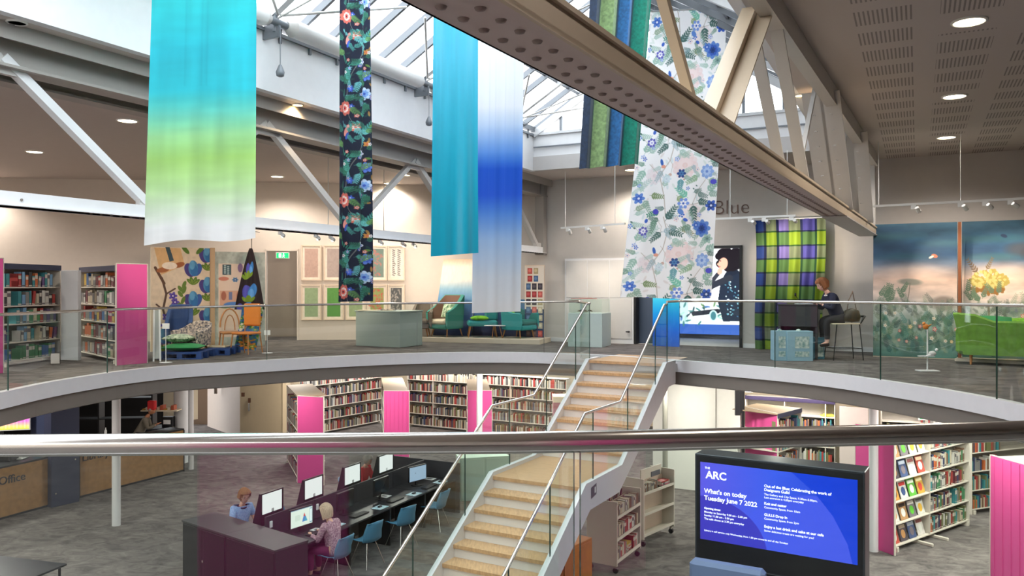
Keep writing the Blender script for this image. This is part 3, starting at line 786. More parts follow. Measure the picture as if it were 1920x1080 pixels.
# left and right gallery balustrades
start=[i for i in range(n) if ringpts[i][1]<2.3 and ringpts[i][0]<-2.5][0]
leftpath=ringpts[start:]+ringpts[:ei+1]+[(sl.x-.15,sl.y+.35,1.09),(sl.x,sl.y,1.08)]
endr=[i for i in range(n) if ringpts[i][1]<2.3 and ringpts[i][0]>2.0][0]
rightpath=[(sr.x,sr.y,1.12)]+ringpts[si:endr+1]
nearpath=ringpts[endr:start+1]
def balustrade(path,label,joints_px,r=.021,name='glass_balustrade',gm=None):
    t=empty(name,(path[0][0],path[0][1],0),0,label,'balustrade'); o0=t.location
    b=MB(); b.tube([(p[0],p[1],p[2]) for p in path],r,20); b.v=[(x-o0[0],y-o0[1],z) for x,y,z in b.v]; b.build('handrail',M_chrome,t)
    d=[0]
    for a,c in zip(path[:-1],path[1:]): d.append(d[-1]+math.hypot(c[0]-a[0],c[1]-a[1]))
    J=[0]
    if joints_px=='auto':
        k=max(1,round(d[-1]/1.9)); J=[d[-1]*i/k for i in range(k+1)]
    else:
        pxs=[(px_of(p),q) for p,q in zip(path,d) if p[1]>.5]
        vis=[(a,q) for a,q in pxs if -200<a<2120]; vis.sort()
        js=[float(np.interp(j,[a for a,_ in vis],[q for _,q in vis])) for j in joints_px]; js.sort()
        J=[0]; 
        for j in js+[d[-1]]:
            gap=j-J[-1]; m=max(1,round(gap/2.2)); base=J[-1]
            for q in range(1,m+1): J.append(base+gap*q/m)
    cuts=[(a+.006,c-.006) for a,c in zip(J[:-1],J[1:]) if c-a>.1]
    segs,_=cutpath(path,cuts)
    for sgm in segs:
        o=panel(t,[(p[0]-o0[0],p[1]-o0[1]) for p in sgm],[.0]*len(sgm),[p[2]-r*.8 for p in sgm],mats=[gm or M_glass,M_gedge])
    return t
balustrade(leftpath,'curved glass balustrade with steel handrail on the far gallery edge, left of the staircase',[15,201,500,782,1020])
balustrade(rightpath,'curved glass balustrade with steel handrail on the gallery edge, right of the staircase',[1453,1651,1869])
balustrade(nearpath,'thick polished steel handrail on clear glass right in front of the viewer',[1082],gm=M_glassn)
# stair balustrades
def stair_rail(w,label,joints):
    t=empty('stair_balustrade',SC0,0,label,'balustrade')
    path=[(-.1,1.08),(0.06,1.06),(S1-.02,ZL+1.04),(S2+.0,ZL+1.04),(S3+.05,LOW+1.0)]
    b=MB(); b.tube([sp(s,w,z) for s,z in path],.021,14); b.build('handrail',M_chrome,t)
    def top(s): return float(np.interp(s,[p[0] for p in path],[p[1] for p in path]))-.015
    def bot(s): return float(np.interp(s,[p[0] for p in prof_top],[p[1] for p in prof_top]))-.02
    J=[-.1]+joints+[S3+.03]; kinks=[.04,S1-.02,S2+.0]
    for a,c in zip(J[:-1],J[1:]):
        xs=[a+.006]+[k for k in kinks if a+.02<k<c-.02]+[c-.006]
        P=[sp(s,w,0) for s in xs]; panel(t,[(p.x,p.y) for p in P],[bot(s) for s in xs],[top(s) for s in xs])
    return t
stair_rail(-HWD-.04,'glass stair balustrade with sloping steel handrail on the computer desk side',[.55,1.75,S2-.55,S2+.75,S2+2.0])
stair_rail(HWD+.04,'glass stair balustrade with sloping steel handrail on the book trolley side',[.55,S1-.35,S2-.3,S2+1.1,S2+2.2])
# ================================================================== people
def skin_geo(chains, subdiv=2):
    """chains: list of [(x,y,z,r),...]; points given twice at the same place are welded. Returns verts, faces of the grown surface."""
    bm=bmesh.new(); lay=bm.verts.layers.skin.verify(); idx={}
    root=None
    for ch in chains:
        prev=None
        for (x,y,z,r) in ch:
            k=(round(x,4),round(y,4),round(z,4))
            if k not in idx:
                v=bm.verts.new((x,y,z)); rr=r if isinstance(r,tuple) else (r,r); v[lay].radius=rr; idx[k]=v
                if root is None: root=v; v[lay].use_root=True
            v=idx[k]
            if prev is not None and prev is not v and bm.edges.get((prev,v)) is None: bm.edges.new((prev,v))
            prev=v
    me=bpy.data.meshes.new('tmp'); bm.to_mesh(me); bm.free()
    o=bpy.data.objects.new('tmp',me); COL.objects.link(o)
    sk=o.modifiers.new('s','SKIN'); sk.use_smooth_shade=True
    if subdiv: sb=o.modifiers.new('u','SUBSURF'); sb.levels=subdiv; sb.render_levels=subdiv
    dg=bpy.context.evaluated_depsgraph_get(); ev=o.evaluated_get(dg); m2=ev.to_mesh()
    V=[tuple(v.co) for v in m2.vertices]; F=[tuple(p.vertices) for p in m2.polygons]; ev.to_mesh_clear()
    bpy.data.objects.remove(o,do_unlink=True); bpy.data.meshes.remove(me)
    return V,F
def head_geo(b, c, M, s=1.0):
    """a head with brow, nose, mouth, chin, ears, eyes; face towards +Y of M"""
    nu,nv=28,20; vs=[]
    for i in range(nv+1):
        th=math.pi*i/nv; z=-math.cos(th); rr=math.sin(th)
        for j in range(nu):
            a=2*math.pi*j/nu; x=math.sin(a)*rr; y=math.cos(a)*rr
            X=x*.075; Y=y*.095; Z=z*.118
            if z<0: X*=1-.32*(-z)**1.3*(1 if y>-.2 else .6); Y*= (1-.10*(-z)) if y>0 else (1-.45*(-z)**1.2)
            if y>0:
                fx=math.exp(-(x/.16)**2)
                Y+=.020*fx*math.exp(-((z+.16)/.16)**2)          # nose
                Y+=.007*math.exp(-(x/.3)**2)*math.exp(-((z+.52)/.09)**2)  # lips
                Y+=.008*fx*math.exp(-((z+.82)/.12)**2)          # chin
                Y-=.010*(math.exp(-((x-.36)/.16)**2)+math.exp(-((x+.36)/.16)**2))*math.exp(-((z-.02)/.12)**2)  # sockets
            vs.append((X*s,Y*s,Z*s))
    fs=[(i*nu+j,(i+1)*nu+j,(i+1)*nu+(j+1)%nu,i*nu+(j+1)%nu) for i in range(nv) for j in range(nu)]
    T=Matrix.Translation(Vector(c))@M
    b.add(vs,fs,True,T)
    for sx in (-1,1):
        b.sphere((sx*.076*s,-.005*s,-.012*s),.026*s,8,6,.35,.7,1,T)
    return T
def face_bits(root, T, skin_lip, s=1.0, glasses=False):
    b=MB()
    for sx in (-1,1): b.sphere((sx*.027*s,.078*s,.004*s),.0105*s,8,6,1,.6,.6,T)
    b.use(1)
    for sx in (-1,1): b.sphere((sx*.027*s,.0845*s,.004*s),.0048*s,8,6,1,.5,1,T)
    b.use(2); b.sphere((0,.091*s,-.062*s),.018*s,10,6,1,.35,.28,T)
    b.use(3)
    for sx in (-1,1): b.tube([T@Vector((sx*.014*s,.088*s,.024*s)),T@Vector((sx*.03*s,.089*s,.03*s)),T@Vector((sx*.044*s,.078*s,.024*s))],.0028*s,6)
    o=b.build('face',[M_paper,M_black,mat('lips',(176,96,88),.5),mat('brow',(110,82,60),.8)],root)
    if glasses:
        g=MB()
        for sx in (-1,1):
            g.tube([T@Vector((sx*.029*s+.021*s*math.cos(a),.098*s,.004*s+.016*s*math.sin(a))) for a in [k*.7854 for k in range(8)]],.0018,5,closed=True)
            g.tube([T@Vector((sx*.05*s,.097*s,.006*s)),T@Vector((sx*.077*s,.0,.004*s))],.0016,5)
        g.tube([T@Vector((-.008*s,.099*s,.006*s)),T@Vector((.008*s,.099*s,.006*s))],.0016,5); g.build('glasses',M_black,root)
def hair_geo(T, s, length, vol=1.12, fringe=.35, back_only=False, seed=1, pitch=0.0):
    """cap of hair wrapping the skull, falling to 'length' below the crown at the back and sides"""
    rg=random.Random(seed); b=MB(); nu,nv=36,14; vs=[]
    for i in range(nv+1):
        t=i/nv
        for j in range(nu):
            a=2*math.pi*j/nu; front=math.cos(a)       # +1 = over the face
            span=length if front<.2 else (length*.75 if front<.48 else fringe*.118*s*2)
            ang=min(t*2.2,1.0)*math.pi*.5
            zz=.118*s*vol*math.cos(ang) if t*2.2<1 else -(t-.4545)/.5455*max(span-.118*s,0.0)
            if front>=.48: zz=.118*s*vol*math.cos(ang*.62) if t*2.2<1 else .118*s*vol*math.cos(math.pi*.31)-(t-.4545)*.02
            rr=math.sin(ang) if front<.48 else math.sin(ang*.8)
            w=1+.05*math.sin(j*2.3+seed)+.03*math.sin(j*5.1)
            flare=1+.22*max(0,(t-.45)) if t<.9 else .93
            x=math.sin(a)*rr*.078*s*vol*w*flare; y=math.cos(a)*rr*.098*s*vol*w*(1 if front>0 else 1.02)-.006*s
            if zz<0: y+=-zz*math.tan(R(pitch))*.95
            vs.append((x,y,zz))
    fs=[(i*nu+j,i*nu+(j+1)%nu,(i+1)*nu+(j+1)%nu,(i+1)*nu+j) for i in range(nv) for j in range(nu)]
    b.add(vs,fs,True,T); b.sphere((0,-.012*s,.012*s),.112*s,16,10,.74,.92,1,T)
    return b
def hand_chain(wr, d, n, side, curl=.5, s=1.0):
    """palm and five fingers from wrist wr, forearm direction d, palm normal n (down)"""
    wr=Vector(wr); d=Vector(d).normalized(); n=Vector(n); n=(n-d*n.dot(d)).normalized(); a=d.cross(n)*side
    out=[]; pc=wr+d*.045*s
    out.append([(*wr,.024*s),(*pc,(.036*s,.018*s)),(*(wr+d*.085*s),(.036*s,.014*s))])
    for k,(off,L) in enumerate(((-.030,.068),(-.010,.080),(.010,.076),(.029,.060))):
        p0=wr+d*.06*s+a*off*.8*s; p1=wr+d*.094*s+a*off*s; q=(d*math.cos(curl)+n*math.sin(curl)); p2=p1+q*L*.5*s
        q2=(d*math.cos(curl*2)+n*math.sin(curl*2)); p3=p2+q2*L*.5*s
        out.append([(*p0,.010*s),(*p1,.0095*s),(*p2,.0085*s),(*p3,.007*s)])
    p0=wr+d*.025*s-a*.022*s; p1=p0-a*.026*s+d*.022*s+n*.008*s; p2=p1+d*.032*s-a*.008*s+n*.01*s
    out.append([(*p0,.014*s),(*p1,.011*s),(*p2,.0085*s)])
    return out
def person(name,loc,rz,label,h=.46,lean=.10,headpitch=20,headyaw=0,skin=(222,170,144),top=(120,150,200),sleeve='short',legs=(60,60,70),hair=(150,110,70),hairlen=.16,
           wr=((-.14,.36,.27),(.14,.36,.27)),el=None,glasses=False,topmat=None,s=1.0,shoes=(40,40,44),collar=None,feet=.0,vol=1.14,bald=False,knee=.43,foot=None):
    t=empty(name,loc,rz,label,'person'); P=lambda x,y,z:(x,y+lean*max(0,(z-h))*1.2,z)
    Ms=mat('skin_%d_%d'%(skin[0],skin[1]),skin,.5,vary=.03)
    neck=P(0,.01,h+.575); chest=P(0,-.01,h+.44); hc=P(0,.05,h+.735)
    sh=[P(sx*.165,-.005,h+.525) for sx in (-1,1)]
    if el is None: el=[((sh[i][0]+(-1)**(i+1)*.055),(sh[i][1]+wr[i][1])/2-.06,h+.27) for i in (0,1)]
    wrs=[(wr[i][0],wr[i][1],h+wr[i][2]) for i in (0,1)]
    hip=[(sx*.09,.03,h+.085) for sx in (-1,1)]; kn=[(sx*.105,knee,h+.055) for sx in (-1,1)]
    if foot is None: foot=[(-.105,knee-.01),(.105,knee-.01)]
    an=[(foot[i][0],foot[i][1],feet+.09) for i in (0,1)]; to=[(foot[i][0],foot[i][1]+.13,feet+.035) for i in (0,1)]
    pel=(0,0,h+.10)
    ch=[[(*pel,.10),(*P(0,-.0,h+.26),.08),(*chest,.085),(*neck,.052),(*P(0,.03,h+.64),.05)]]
    for i in (0,1):
        ch.append([(*chest,.085),(*sh[i],.052),(*el[i],.038),(*wrs[i],.024)])
        ch.append([(*pel,.10),(*hip[i],.085),(*kn[i],.055),(*an[i],.036),(*to[i],.032)])
    V,F=skin_geo(ch); b=MB(); b.add(V,F,True)
    for i in (0,1):
        d=Vector(wrs[i])-Vector(el[i]); V,F=skin_geo(hand_chain(wrs[i],d,(0,.0,-1),-1 if i==0 else 1,.45),1); b.add(V,F,True)
    HM=Matrix.Rotation(R(headyaw),4,'Z')@Matrix.Rotation(-R(headpitch),4,'X')
    T=head_geo(b,hc,HM,s)
    bo=b.build('body',Ms,t); face_bits(bo,T,None,s,glasses)
    # clothing
    g=.014
    c2=[[(0,-.01,h-.005,.150),(0,0.0,h+.08,.150),(*P(0,-.0,h+.26),.132),(*chest,(.148,.135)),(*P(0,.005,h+.545),(.075,.065))]]
    for i in (0,1):
        e=Vector(el[i]); S_=Vector(sh[i]); w=Vector(wrs[i])
        if sleeve=='short': q=S_.lerp(e,.72); c2.append([(*chest,(.148,.135)),(*sh[i],.070),(*q,.062)])
        else: q=e.lerp(w,.9); c2.append([(*chest,(.148,.135)),(*sh[i],.070),(*el[i],.056),(*q,.042)])
    V,F=skin_geo(c2); b=MB(); b.add(V,F,True); tp=b.build('top',topmat or mat('cloth_%d_%d_%d'%top,top,.85,bump=.2,bscale=40),t)
    if collar:
        b=MB(); b.tube([P(.078*math.cos(a),.008+.07*math.sin(a),h+.552-.03*max(0,math.sin(a))) for a in [k*.524 for k in range(12)]],.014,8,closed=True); b.build('neckband',mat('band_%d'%collar[0],collar,.8),tp)
    c3=[[(*pel,.138),(0,.0,h+.05,.14)]]
    for i in (0,1): c3.append([(*pel,.138),(*hip[i],.098),(*kn[i],.072),(an[i][0],an[i][1],an[i][2]+.04,.052)])
    V,F=skin_geo(c3); b=MB(); b.add(V,F,True); b.build('trousers',mat('legs_%d_%d_%d'%legs,legs,.85,bump=.15,bscale=50),t)
    for i in (0,1):
        V,F=skin_geo([[(an[i][0],an[i][1]-.045,feet+.05,.042),(an[i][0],an[i][1]+.02,feet+.055,.045),(to[i][0],to[i][1]-.03,feet+.042,(.046,.036)),(to[i][0],to[i][1]+.02,feet+.034,(.04,.028))]],1)
        b=MB(); b.add(V,F,True); b.build('shoe',mat('shoe_%d'%shoes[0],shoes,.5),t)
    hm=mat('hair_%d_%d'%(hair[0],hair[1]),hair,.7,vary=.25,vscale=30,bump=.5,bscale=90,stretch=(4,4,.4))
    if bald:
        b=MB()
        for sx in (-1,1): b.sphere((sx*.06*s,-.035*s,.0),.045*s,10,8,.5,1,1,T)
        b.build('hair',hm,t)
    else: hair_geo(T,s,hairlen,vol,seed=int(loc[0]*10),pitch=headpitch).build('hair',hm,t)
    return t

# ================================================================== books
BOOKS=[0]
def book_mesh(col, hard, k):
    """upright book: spine to -Y, 1 m unit size scaled per copy"""
    nm='book_%d'%k; b=MB()
    b.box(0,1,0,1,0,1); b.f=[]; b.v=[]; b.m=[]; b.sm=[]
    b.use(0); b.box(0,.13,0,1,0,1); b.box(.87,1,0,1,0,1); b.box(0,1,0,.06,0,1)
    b.use(1); b.box(.13,.87,.06,.96,.02,.98)
    b.use(2); b.box(.06,.94,-.006,.0,.60,.86) if hard else b.box(.1,.9,-.006,0,.04,.13)
    if hard: b.box(.02,.98,-.005,0,.10,.13)
    me=bpy.data.meshes.new(nm); me.from_pydata(b.v,[],b.f)
    m0=mat('cover_%d_%d_%d'%col,col,.55); lab=(190,184,172) if sum(col)<420 else (96,88,92)
    for m in (m0,mat('page_block',(226,218,200),.9),mat('spine_label_%d'%lab[0],lab,.6)): me.materials.append(m)
    me.polygons.foreach_set('material_index',b.m); me.update(); return me
CN0={'red':(168,44,40),'orange':(206,96,44),'blue':(44,96,164),'navy':(36,48,88),'green':(52,128,78),'teal':(44,132,140),'white':(214,212,204),'cream':(206,192,162),'grey':(126,126,124),'black':(40,38,42),'maroon':(104,38,48),'yellow':(214,176,60),'pink':(206,108,130),'purple':(98,72,128),'brown':(118,84,60),'sky blue':(110,160,200),'olive':(112,116,70),'lime':(96,176,70)}
CN={k:tuple(int(c*.8+118*.2) for c in v) for k,v in CN0.items()}
BM={}
k_=0
for cn,cv in CN.items():
    for hd in (0,1): BM[(cn,hd)]=book_mesh(cv,hd,k_); k_+=1
ORD=['first','second','third','fourth','fifth','sixth','seventh','eighth','ninth','tenth','eleventh','twelfth','thirteenth','fourteenth','fifteenth','sixteenth','seventeenth','eighteenth','nineteenth','twentieth','twenty-first','twenty-second','twenty-third','twenty-fourth','twenty-fifth','twenty-sixth','twenty-seventh','twenty-eighth','twenty-ninth','thirtieth']
def put_book(M, x, y, z, w, d, h, cn, label, group, tilt=0.0):
    o=bpy.data.objects.new('book',BM[(cn,rnd.randint(0,1))]); COL.objects.link(o)
    L=M@Matrix.Translation((x,y,z))@Matrix.Rotation(tilt,4,'Y'); o.matrix_world=L@Matrix.Diagonal((w,d,h,1))
    tag(o,label,'book',group); BOOKS[0]+=1; return o
def fill_shelf(M, x0, x1, z, clear, depth, where, group, cols, wr=(.022,.045), fills=((0,1),), hmin=.62, setback=.02, order=None, maxn=99):
    """books standing on one shelf between x0 and x1 (local), individually"""
    cnt=0; W=x1-x0
    for a,c in fills:
        x=x0+W*a; end=x0+W*c
        while x<end-.02 and cnt<maxn:
            w=rnd.uniform(*wr); 
            if x+w>end: break
            h=clear*rnd.uniform(hmin,.92); d=min(depth-.02,rnd.uniform(.13,.19)); cn=rnd.choice(cols)
            tilt=0.0
            if rnd.random()<.07 and x+w+h*.2<end: tilt=.16
            y=setback
            w2=w
            put_book(M,x,y,z+.002,w2,d,h,cn,'%s book, %s along the %s'%(cn,ORD[min(cnt,29)],where),group,tilt)
            x+=w+.0015+(h*math.sin(tilt) if tilt else 0); cnt+=1
def stuff_books(b, M, x0, x1, z, clear, depth, cols, wr=(.022,.05), setback=.02):
    x=x0
    while x<x1-.03:
        w=rnd.uniform(*wr); h=clear*rnd.uniform(.55,.92); d=rnd.uniform(.12,.18)
        b.use(cols.index(rnd.choice(cols))); 
        if rnd.random()<.06: x+=w*1.5; continue
        b.box(x,x+w-.002,setback,setback+d,z,z+h,M); x+=w
def frameM(p0,p1,z=0.0):
    """local X from p0 to p1, local -Y out to the reader"""
    d=Vector((p1[0]-p0[0],p1[1]-p0[1],0)); L=d.length; d.normalize()
    M=Matrix(((d.x,-d.y,0,p0[0]),(d.y,d.x,0,p0[1]),(0,0,1,z),(0,0,0,1))); return M,L,math.atan2(d.y,d.x)
def bookcase(name,p0,p1,z0,levels,top,label,depth=.28,topm=None,group=None,m=None,cat='bookcase',back=True,ends=(1,1),feet=True,fascia=None,divs=(),endmat=None,endpos=None,lip=.0):
    M,L,rz=frameM(p0,p1,z0); t=empty(name,(p0[0],p0[1],z0),rz,label,cat,group); m=m or M_lshelf
    for z in levels:
        b=MB(); b.box(.02,L-.02,0,depth,z-.022,z,bev=.003); b.build('shelf',m,t)
    if back: b=MB(); b.box(.02,L-.02,depth,depth+.015,levels[0]-.02,top); b.build('back_panel',mat('shelf_back',(150,146,138),.6),t)
    for i,x in enumerate((0,L)):
        if ends[i]:
            b=MB(); b.box(x-.02 if i else 0,x if i else .02,0,depth+.015,0.0,top,bev=.003); b.build('side_panel',m,t)
    for x in divs: b=MB(); b.box(x-.01,x+.01,0,depth,levels[0],top); b.build('upright',m,t)
    if feet:
        for x in (.05,L-.12): b=MB(); b.box(x,x+.07,-.02,depth,0,levels[0]-.03,bev=.005); b.build('foot',m,t)
    if fascia: b=MB(); b.box(0,L,-.012,.012,top-.10,top); b.build('header',fascia,t)
    b=MB(); b.box(0,L,0,depth+.015,top-.02,top); b.build('top_board',topm or m,t)
    return M,L,t
# ================================================================== fabric hangings
M_fab=painted('printed_cloth',.75,trans=.35); M_satin=painted('satin_cloth',.32,trans=.15,sheen=.2); M_velvet=painted('velvet_cloth',.85,sheen=.15)
def corners(tl,tr,bl,br,fold=0.02,nf=5,phase=0.0,hem=None,gather=0.0,seed=3,tube=None):
    A=[PT(*c) for c in (tl,tr,bl,br)]; W=(A[1]-A[0]); nrm=Vector((-W.y,W.x,0)).normalized()
    if nrm.y>0: nrm=-nrm
    o=(A[2]+A[3])/2; o=Vector((o.x,o.y,0)); A=[a-o for a in A]; rg=np.random.RandomState(seed); ph=rg.rand(4)*6
    def f(u,v):
        uu=u
        P=[(1-v)*((1-uu)*A[0][k]+uu*A[1][k])+v*((1-uu)*A[2][k]+uu*A[3][k]) for k in range(3)]
        if tube is not None: d=np.interp(u,[x for x,_ in tube],[y for _,y in tube])+fold*.3*np.sin(v*5+u*9)
        else:
            d=fold*(np.sin(u*nf*6.283+phase+.8*np.sin(v*3+ph[0]))+.5*np.sin(u*nf*11+ph[1]+v*2)+.35*np.sin(u*nf*3+ph[2]-v*4))
            d=d*(.55+.6*v)
        P[0]=P[0]+nrm.x*d; P[1]=P[1]+nrm.y*d
        if hem is not None: P[2]=P[2]+hem*np.sin(u*7+ph[3])*np.clip(v*6-5,0,1)
        return P
    return f,o
def hanging(name,paint,f,o,m,label,cat='fabric hanging',top=None,group=None,dim=.90):
    t=empty(name,o,0,label,cat,group); paint.a=paint.a*dim; paint.mesh('cloth',f,m,t)
    z0=float(max(f(np.array([[0.,1.]]),np.array([[0.,0.]]))[2].max(),0)); p=f(np.array([[0.,1.]]),np.array([[0.,0.]]))
    b=MB(); a=Vector((p[0][0][0],p[1][0][0],p[2][0][0])); c=Vector((p[0][0][1],p[1][0][1],p[2][0][1])); e=(c-a).normalized()*.05
    b.tube([a-e,c+e],.014,8); b.build('top_pole',M_white,t)
    b=MB()
    for q in (a+e,c-e): b.tube([q,(q.x,q.y,max(q.z+.25,5.6+.0))],.003,5)
    b.build('hanging_wire',M_alu,t)
    return t
# turquoise to lime to white silk
p=Paint(1,3.4,60,220,(255,255,255))
p.grad([(0,(88,212,178)),(.18,(70,208,190)),(.36,(40,196,202)),(.50,(34,194,214)),(.60,(40,198,214)),(.66,(104,214,196)),(.72,(160,226,156)),(.78,(170,222,120)),(.85,(190,232,160)),(.91,(222,240,212)),(.96,(242,243,242)),(1,(244,243,242))])
for x in (.33,.47,.52): p.line([(x,1.2),(x,2.0)],.012,(20,150,170),.35)
p.noise(.10,8,3,5); p.noise(.05,2,60,6)
f,o=corners((293,-260,7.9),(482,-260,8.3),(270,458,7.9),(479,446,8.3),.006,3,seed=5,hem=.02)
hanging('silk_hanging',p,f,o,M_fab,'wide silk hanging fading from turquoise through lime green to white')
# dark floral
p=Paint(67,760,90,1000,(20,27,48))
rg=random.Random(4); per=173.0
NAVY=(20,27,48);TEAL=(74,152,140);GRN=(42,92,66);RED=(206,104,92);CRM=(236,206,196);BLU=(58,86,178);WHT=(226,232,240);GOLD=(190,140,70);LIME=(110,150,60);AQ=(110,190,190)
for k in range(-1,6):
    y0=60+per*k-25
    for q in range(26):
        x,y=rg.random()*67,y0+rg.random()*per; p.leaf(x,y,9,3.4,rg.random()*6.3,(28,62,58),.8)
    p.line([(18,y0+8),(24,y0+30),(38,y0+52),(44,y0+80),(34,y0+110),(20,y0+140),(18,y0+176)],1.1,(150,150,140),.8)
    for a in range(11):
        g=a*math.pi/9-3.4; p.leaf(24+15*math.cos(g)*.9,y0+96-10*math.sin(g),9,3,g+1.2,(52,132,112))
    for a in range(8):
        p.leaf(6+a*4.2,y0+38+(a%2)*2+6*math.sin(a*.5),8,3.2,1.2,AQ,.9)
    p.sprig(44,y0+36,26,-1.3,TEAL,6,.36); p.sprig(48,y0+66,28,-.9,TEAL,6,.34); p.sprig(8,y0+142,30,-1.1,TEAL,6,.34); p.sprig(52,y0+150,26,-2.0,(60,130,90),6,.34)
    p.flower(14,y0+14,14,RED,CRM,(150,40,50),10,.2); p.flower(14,y0+14,8,CRM,(220,90,80),(40,20,50),8)
    p.flower(34,y0+50,8,(214,110,90),CRM,RED,6); p.ell(18,y0+58,4,9,(230,150,140),.3); p.ell(20,y0+66,3,7,BLU,.3)
    p.flower(45,y0+100,8,WHT,(200,210,240),(30,30,90),5); p.flower(47,y0+100,4,(120,120,200),BLU,WHT,5)
    p.flower(57,y0+126,10,(90,122,210),(60,90,190),WHT,7); p.flower(54,y0+160,12,(190,210,236),(120,160,220),BLU,8); p.flower(26,y0+150,7,BLU,(80,110,210),(150,150,220),6)
    p.flower(28,y0+10,5,BLU,(70,100,200),WHT,5); p.flower(58,y0+82,6,GOLD,(210,120,60),RED,5)
    for q in range(5): p.leaf(60+rg.random()*6,y0+20+q*30,10,4,rg.random()*6,LIME if q%2 else GOLD,.8)
    r2=random.Random(5)
    for q in range(34): p.sprig(r2.random()*67,y0+r2.random()*per,13+r2.random()*9,r2.random()*6.3,r2.choice([TEAL,(60,126,108),(46,104,82),AQ,(96,140,80)]),5,.42,.9)
    for q in range(14): x_,y_=r2.random()*67,y0+r2.random()*per; p.flower(x_,y_,3.5,r2.choice([WHT,BLU,RED,(120,150,220)]),CRM,NAVY,5)
p.noise(.12,10,60,8)
f,o=corners((641,-190,10.7),(694,-190,11.2),(629,566,10.7),(698,565,11.2),.03,2,seed=8)
hanging('floral_hanging',p,f,o,M_fab,'narrow dark navy floral hanging with red and blue flowers',dim=1.0)
# plain teal satin
p=Paint(1,5,50,160,(8,168,200)); p.grad([(0,(24,176,210)),(.5,(10,170,202)),(1,(0,158,186))]); p.noise(.05,20,3,9)
f,o=corners((812,-90,10.0),(897,-90,10.3),(807,481,10.0),(898,474,10.3),.022,1.6,seed=11,phase=1)
hanging('satin_hanging',p,f,o,M_satin,'plain bright teal satin hanging with an even hem')
# white blue ombre
p=Paint(1,5,50,240,(240,240,245))
def yy(y): return (y+60)/(586+60)
p.grad([(0,(236,240,248)),(yy(200),(238,242,250)),(yy(235),(196,218,250)),(yy(285),(100,156,238)),(yy(318),(22,88,214)),(yy(365),(34,92,222)),(yy(400),(88,146,236)),(yy(450),(170,202,245)),(yy(520),(222,230,242)),(1,(238,238,240))])
for x in (.3,.42,.62,.8): p.line([(x,1),(x+.02,3.8)],.01,(120,140,220),.15)
f,o=corners((892,-60,12.6),(984,-60,13.0),(885,587,12.6),(976,584,13.0),.005,3,seed=12)
hanging('silk_hanging',p,f,o,M_fab,'silk hanging fading from white to deep blue and back to white')
# velvet in four stripes
p=Paint(110,420,110,300,(30,50,80))
p.rect(0,0,20,420,(26,44,70)); p.rect(20,0,52,420,(122,150,98)); p.rect(52,0,78,420,(38,100,160)); p.rect(78,0,111,420,(0,124,102))
p.noise(.28,60,120,13,4)
for x in (20,52,78): p.line([(x,0),(x,420)],3,(20,40,50),.8)  # crease shade painted in as dark lines between the lengths
tb=[(0,0),(.09,.05),(.18,-.03),(.2,-.03),(.33,.12),(.46,-.03),(.48,-.03),(.59,.11),(.70,-.03),(.72,-.03),(.86,.12),(.98,0),(1,0)]
f,o=corners((1113,-110,11.4),(1230,-110,11.8),(1086,317,11.4),(1196,308,11.8),.008,tube=tb)
hanging('velvet_hanging',p,f,o,M_velvet,'velvet hanging of navy, sage, blue and emerald lengths side by side')
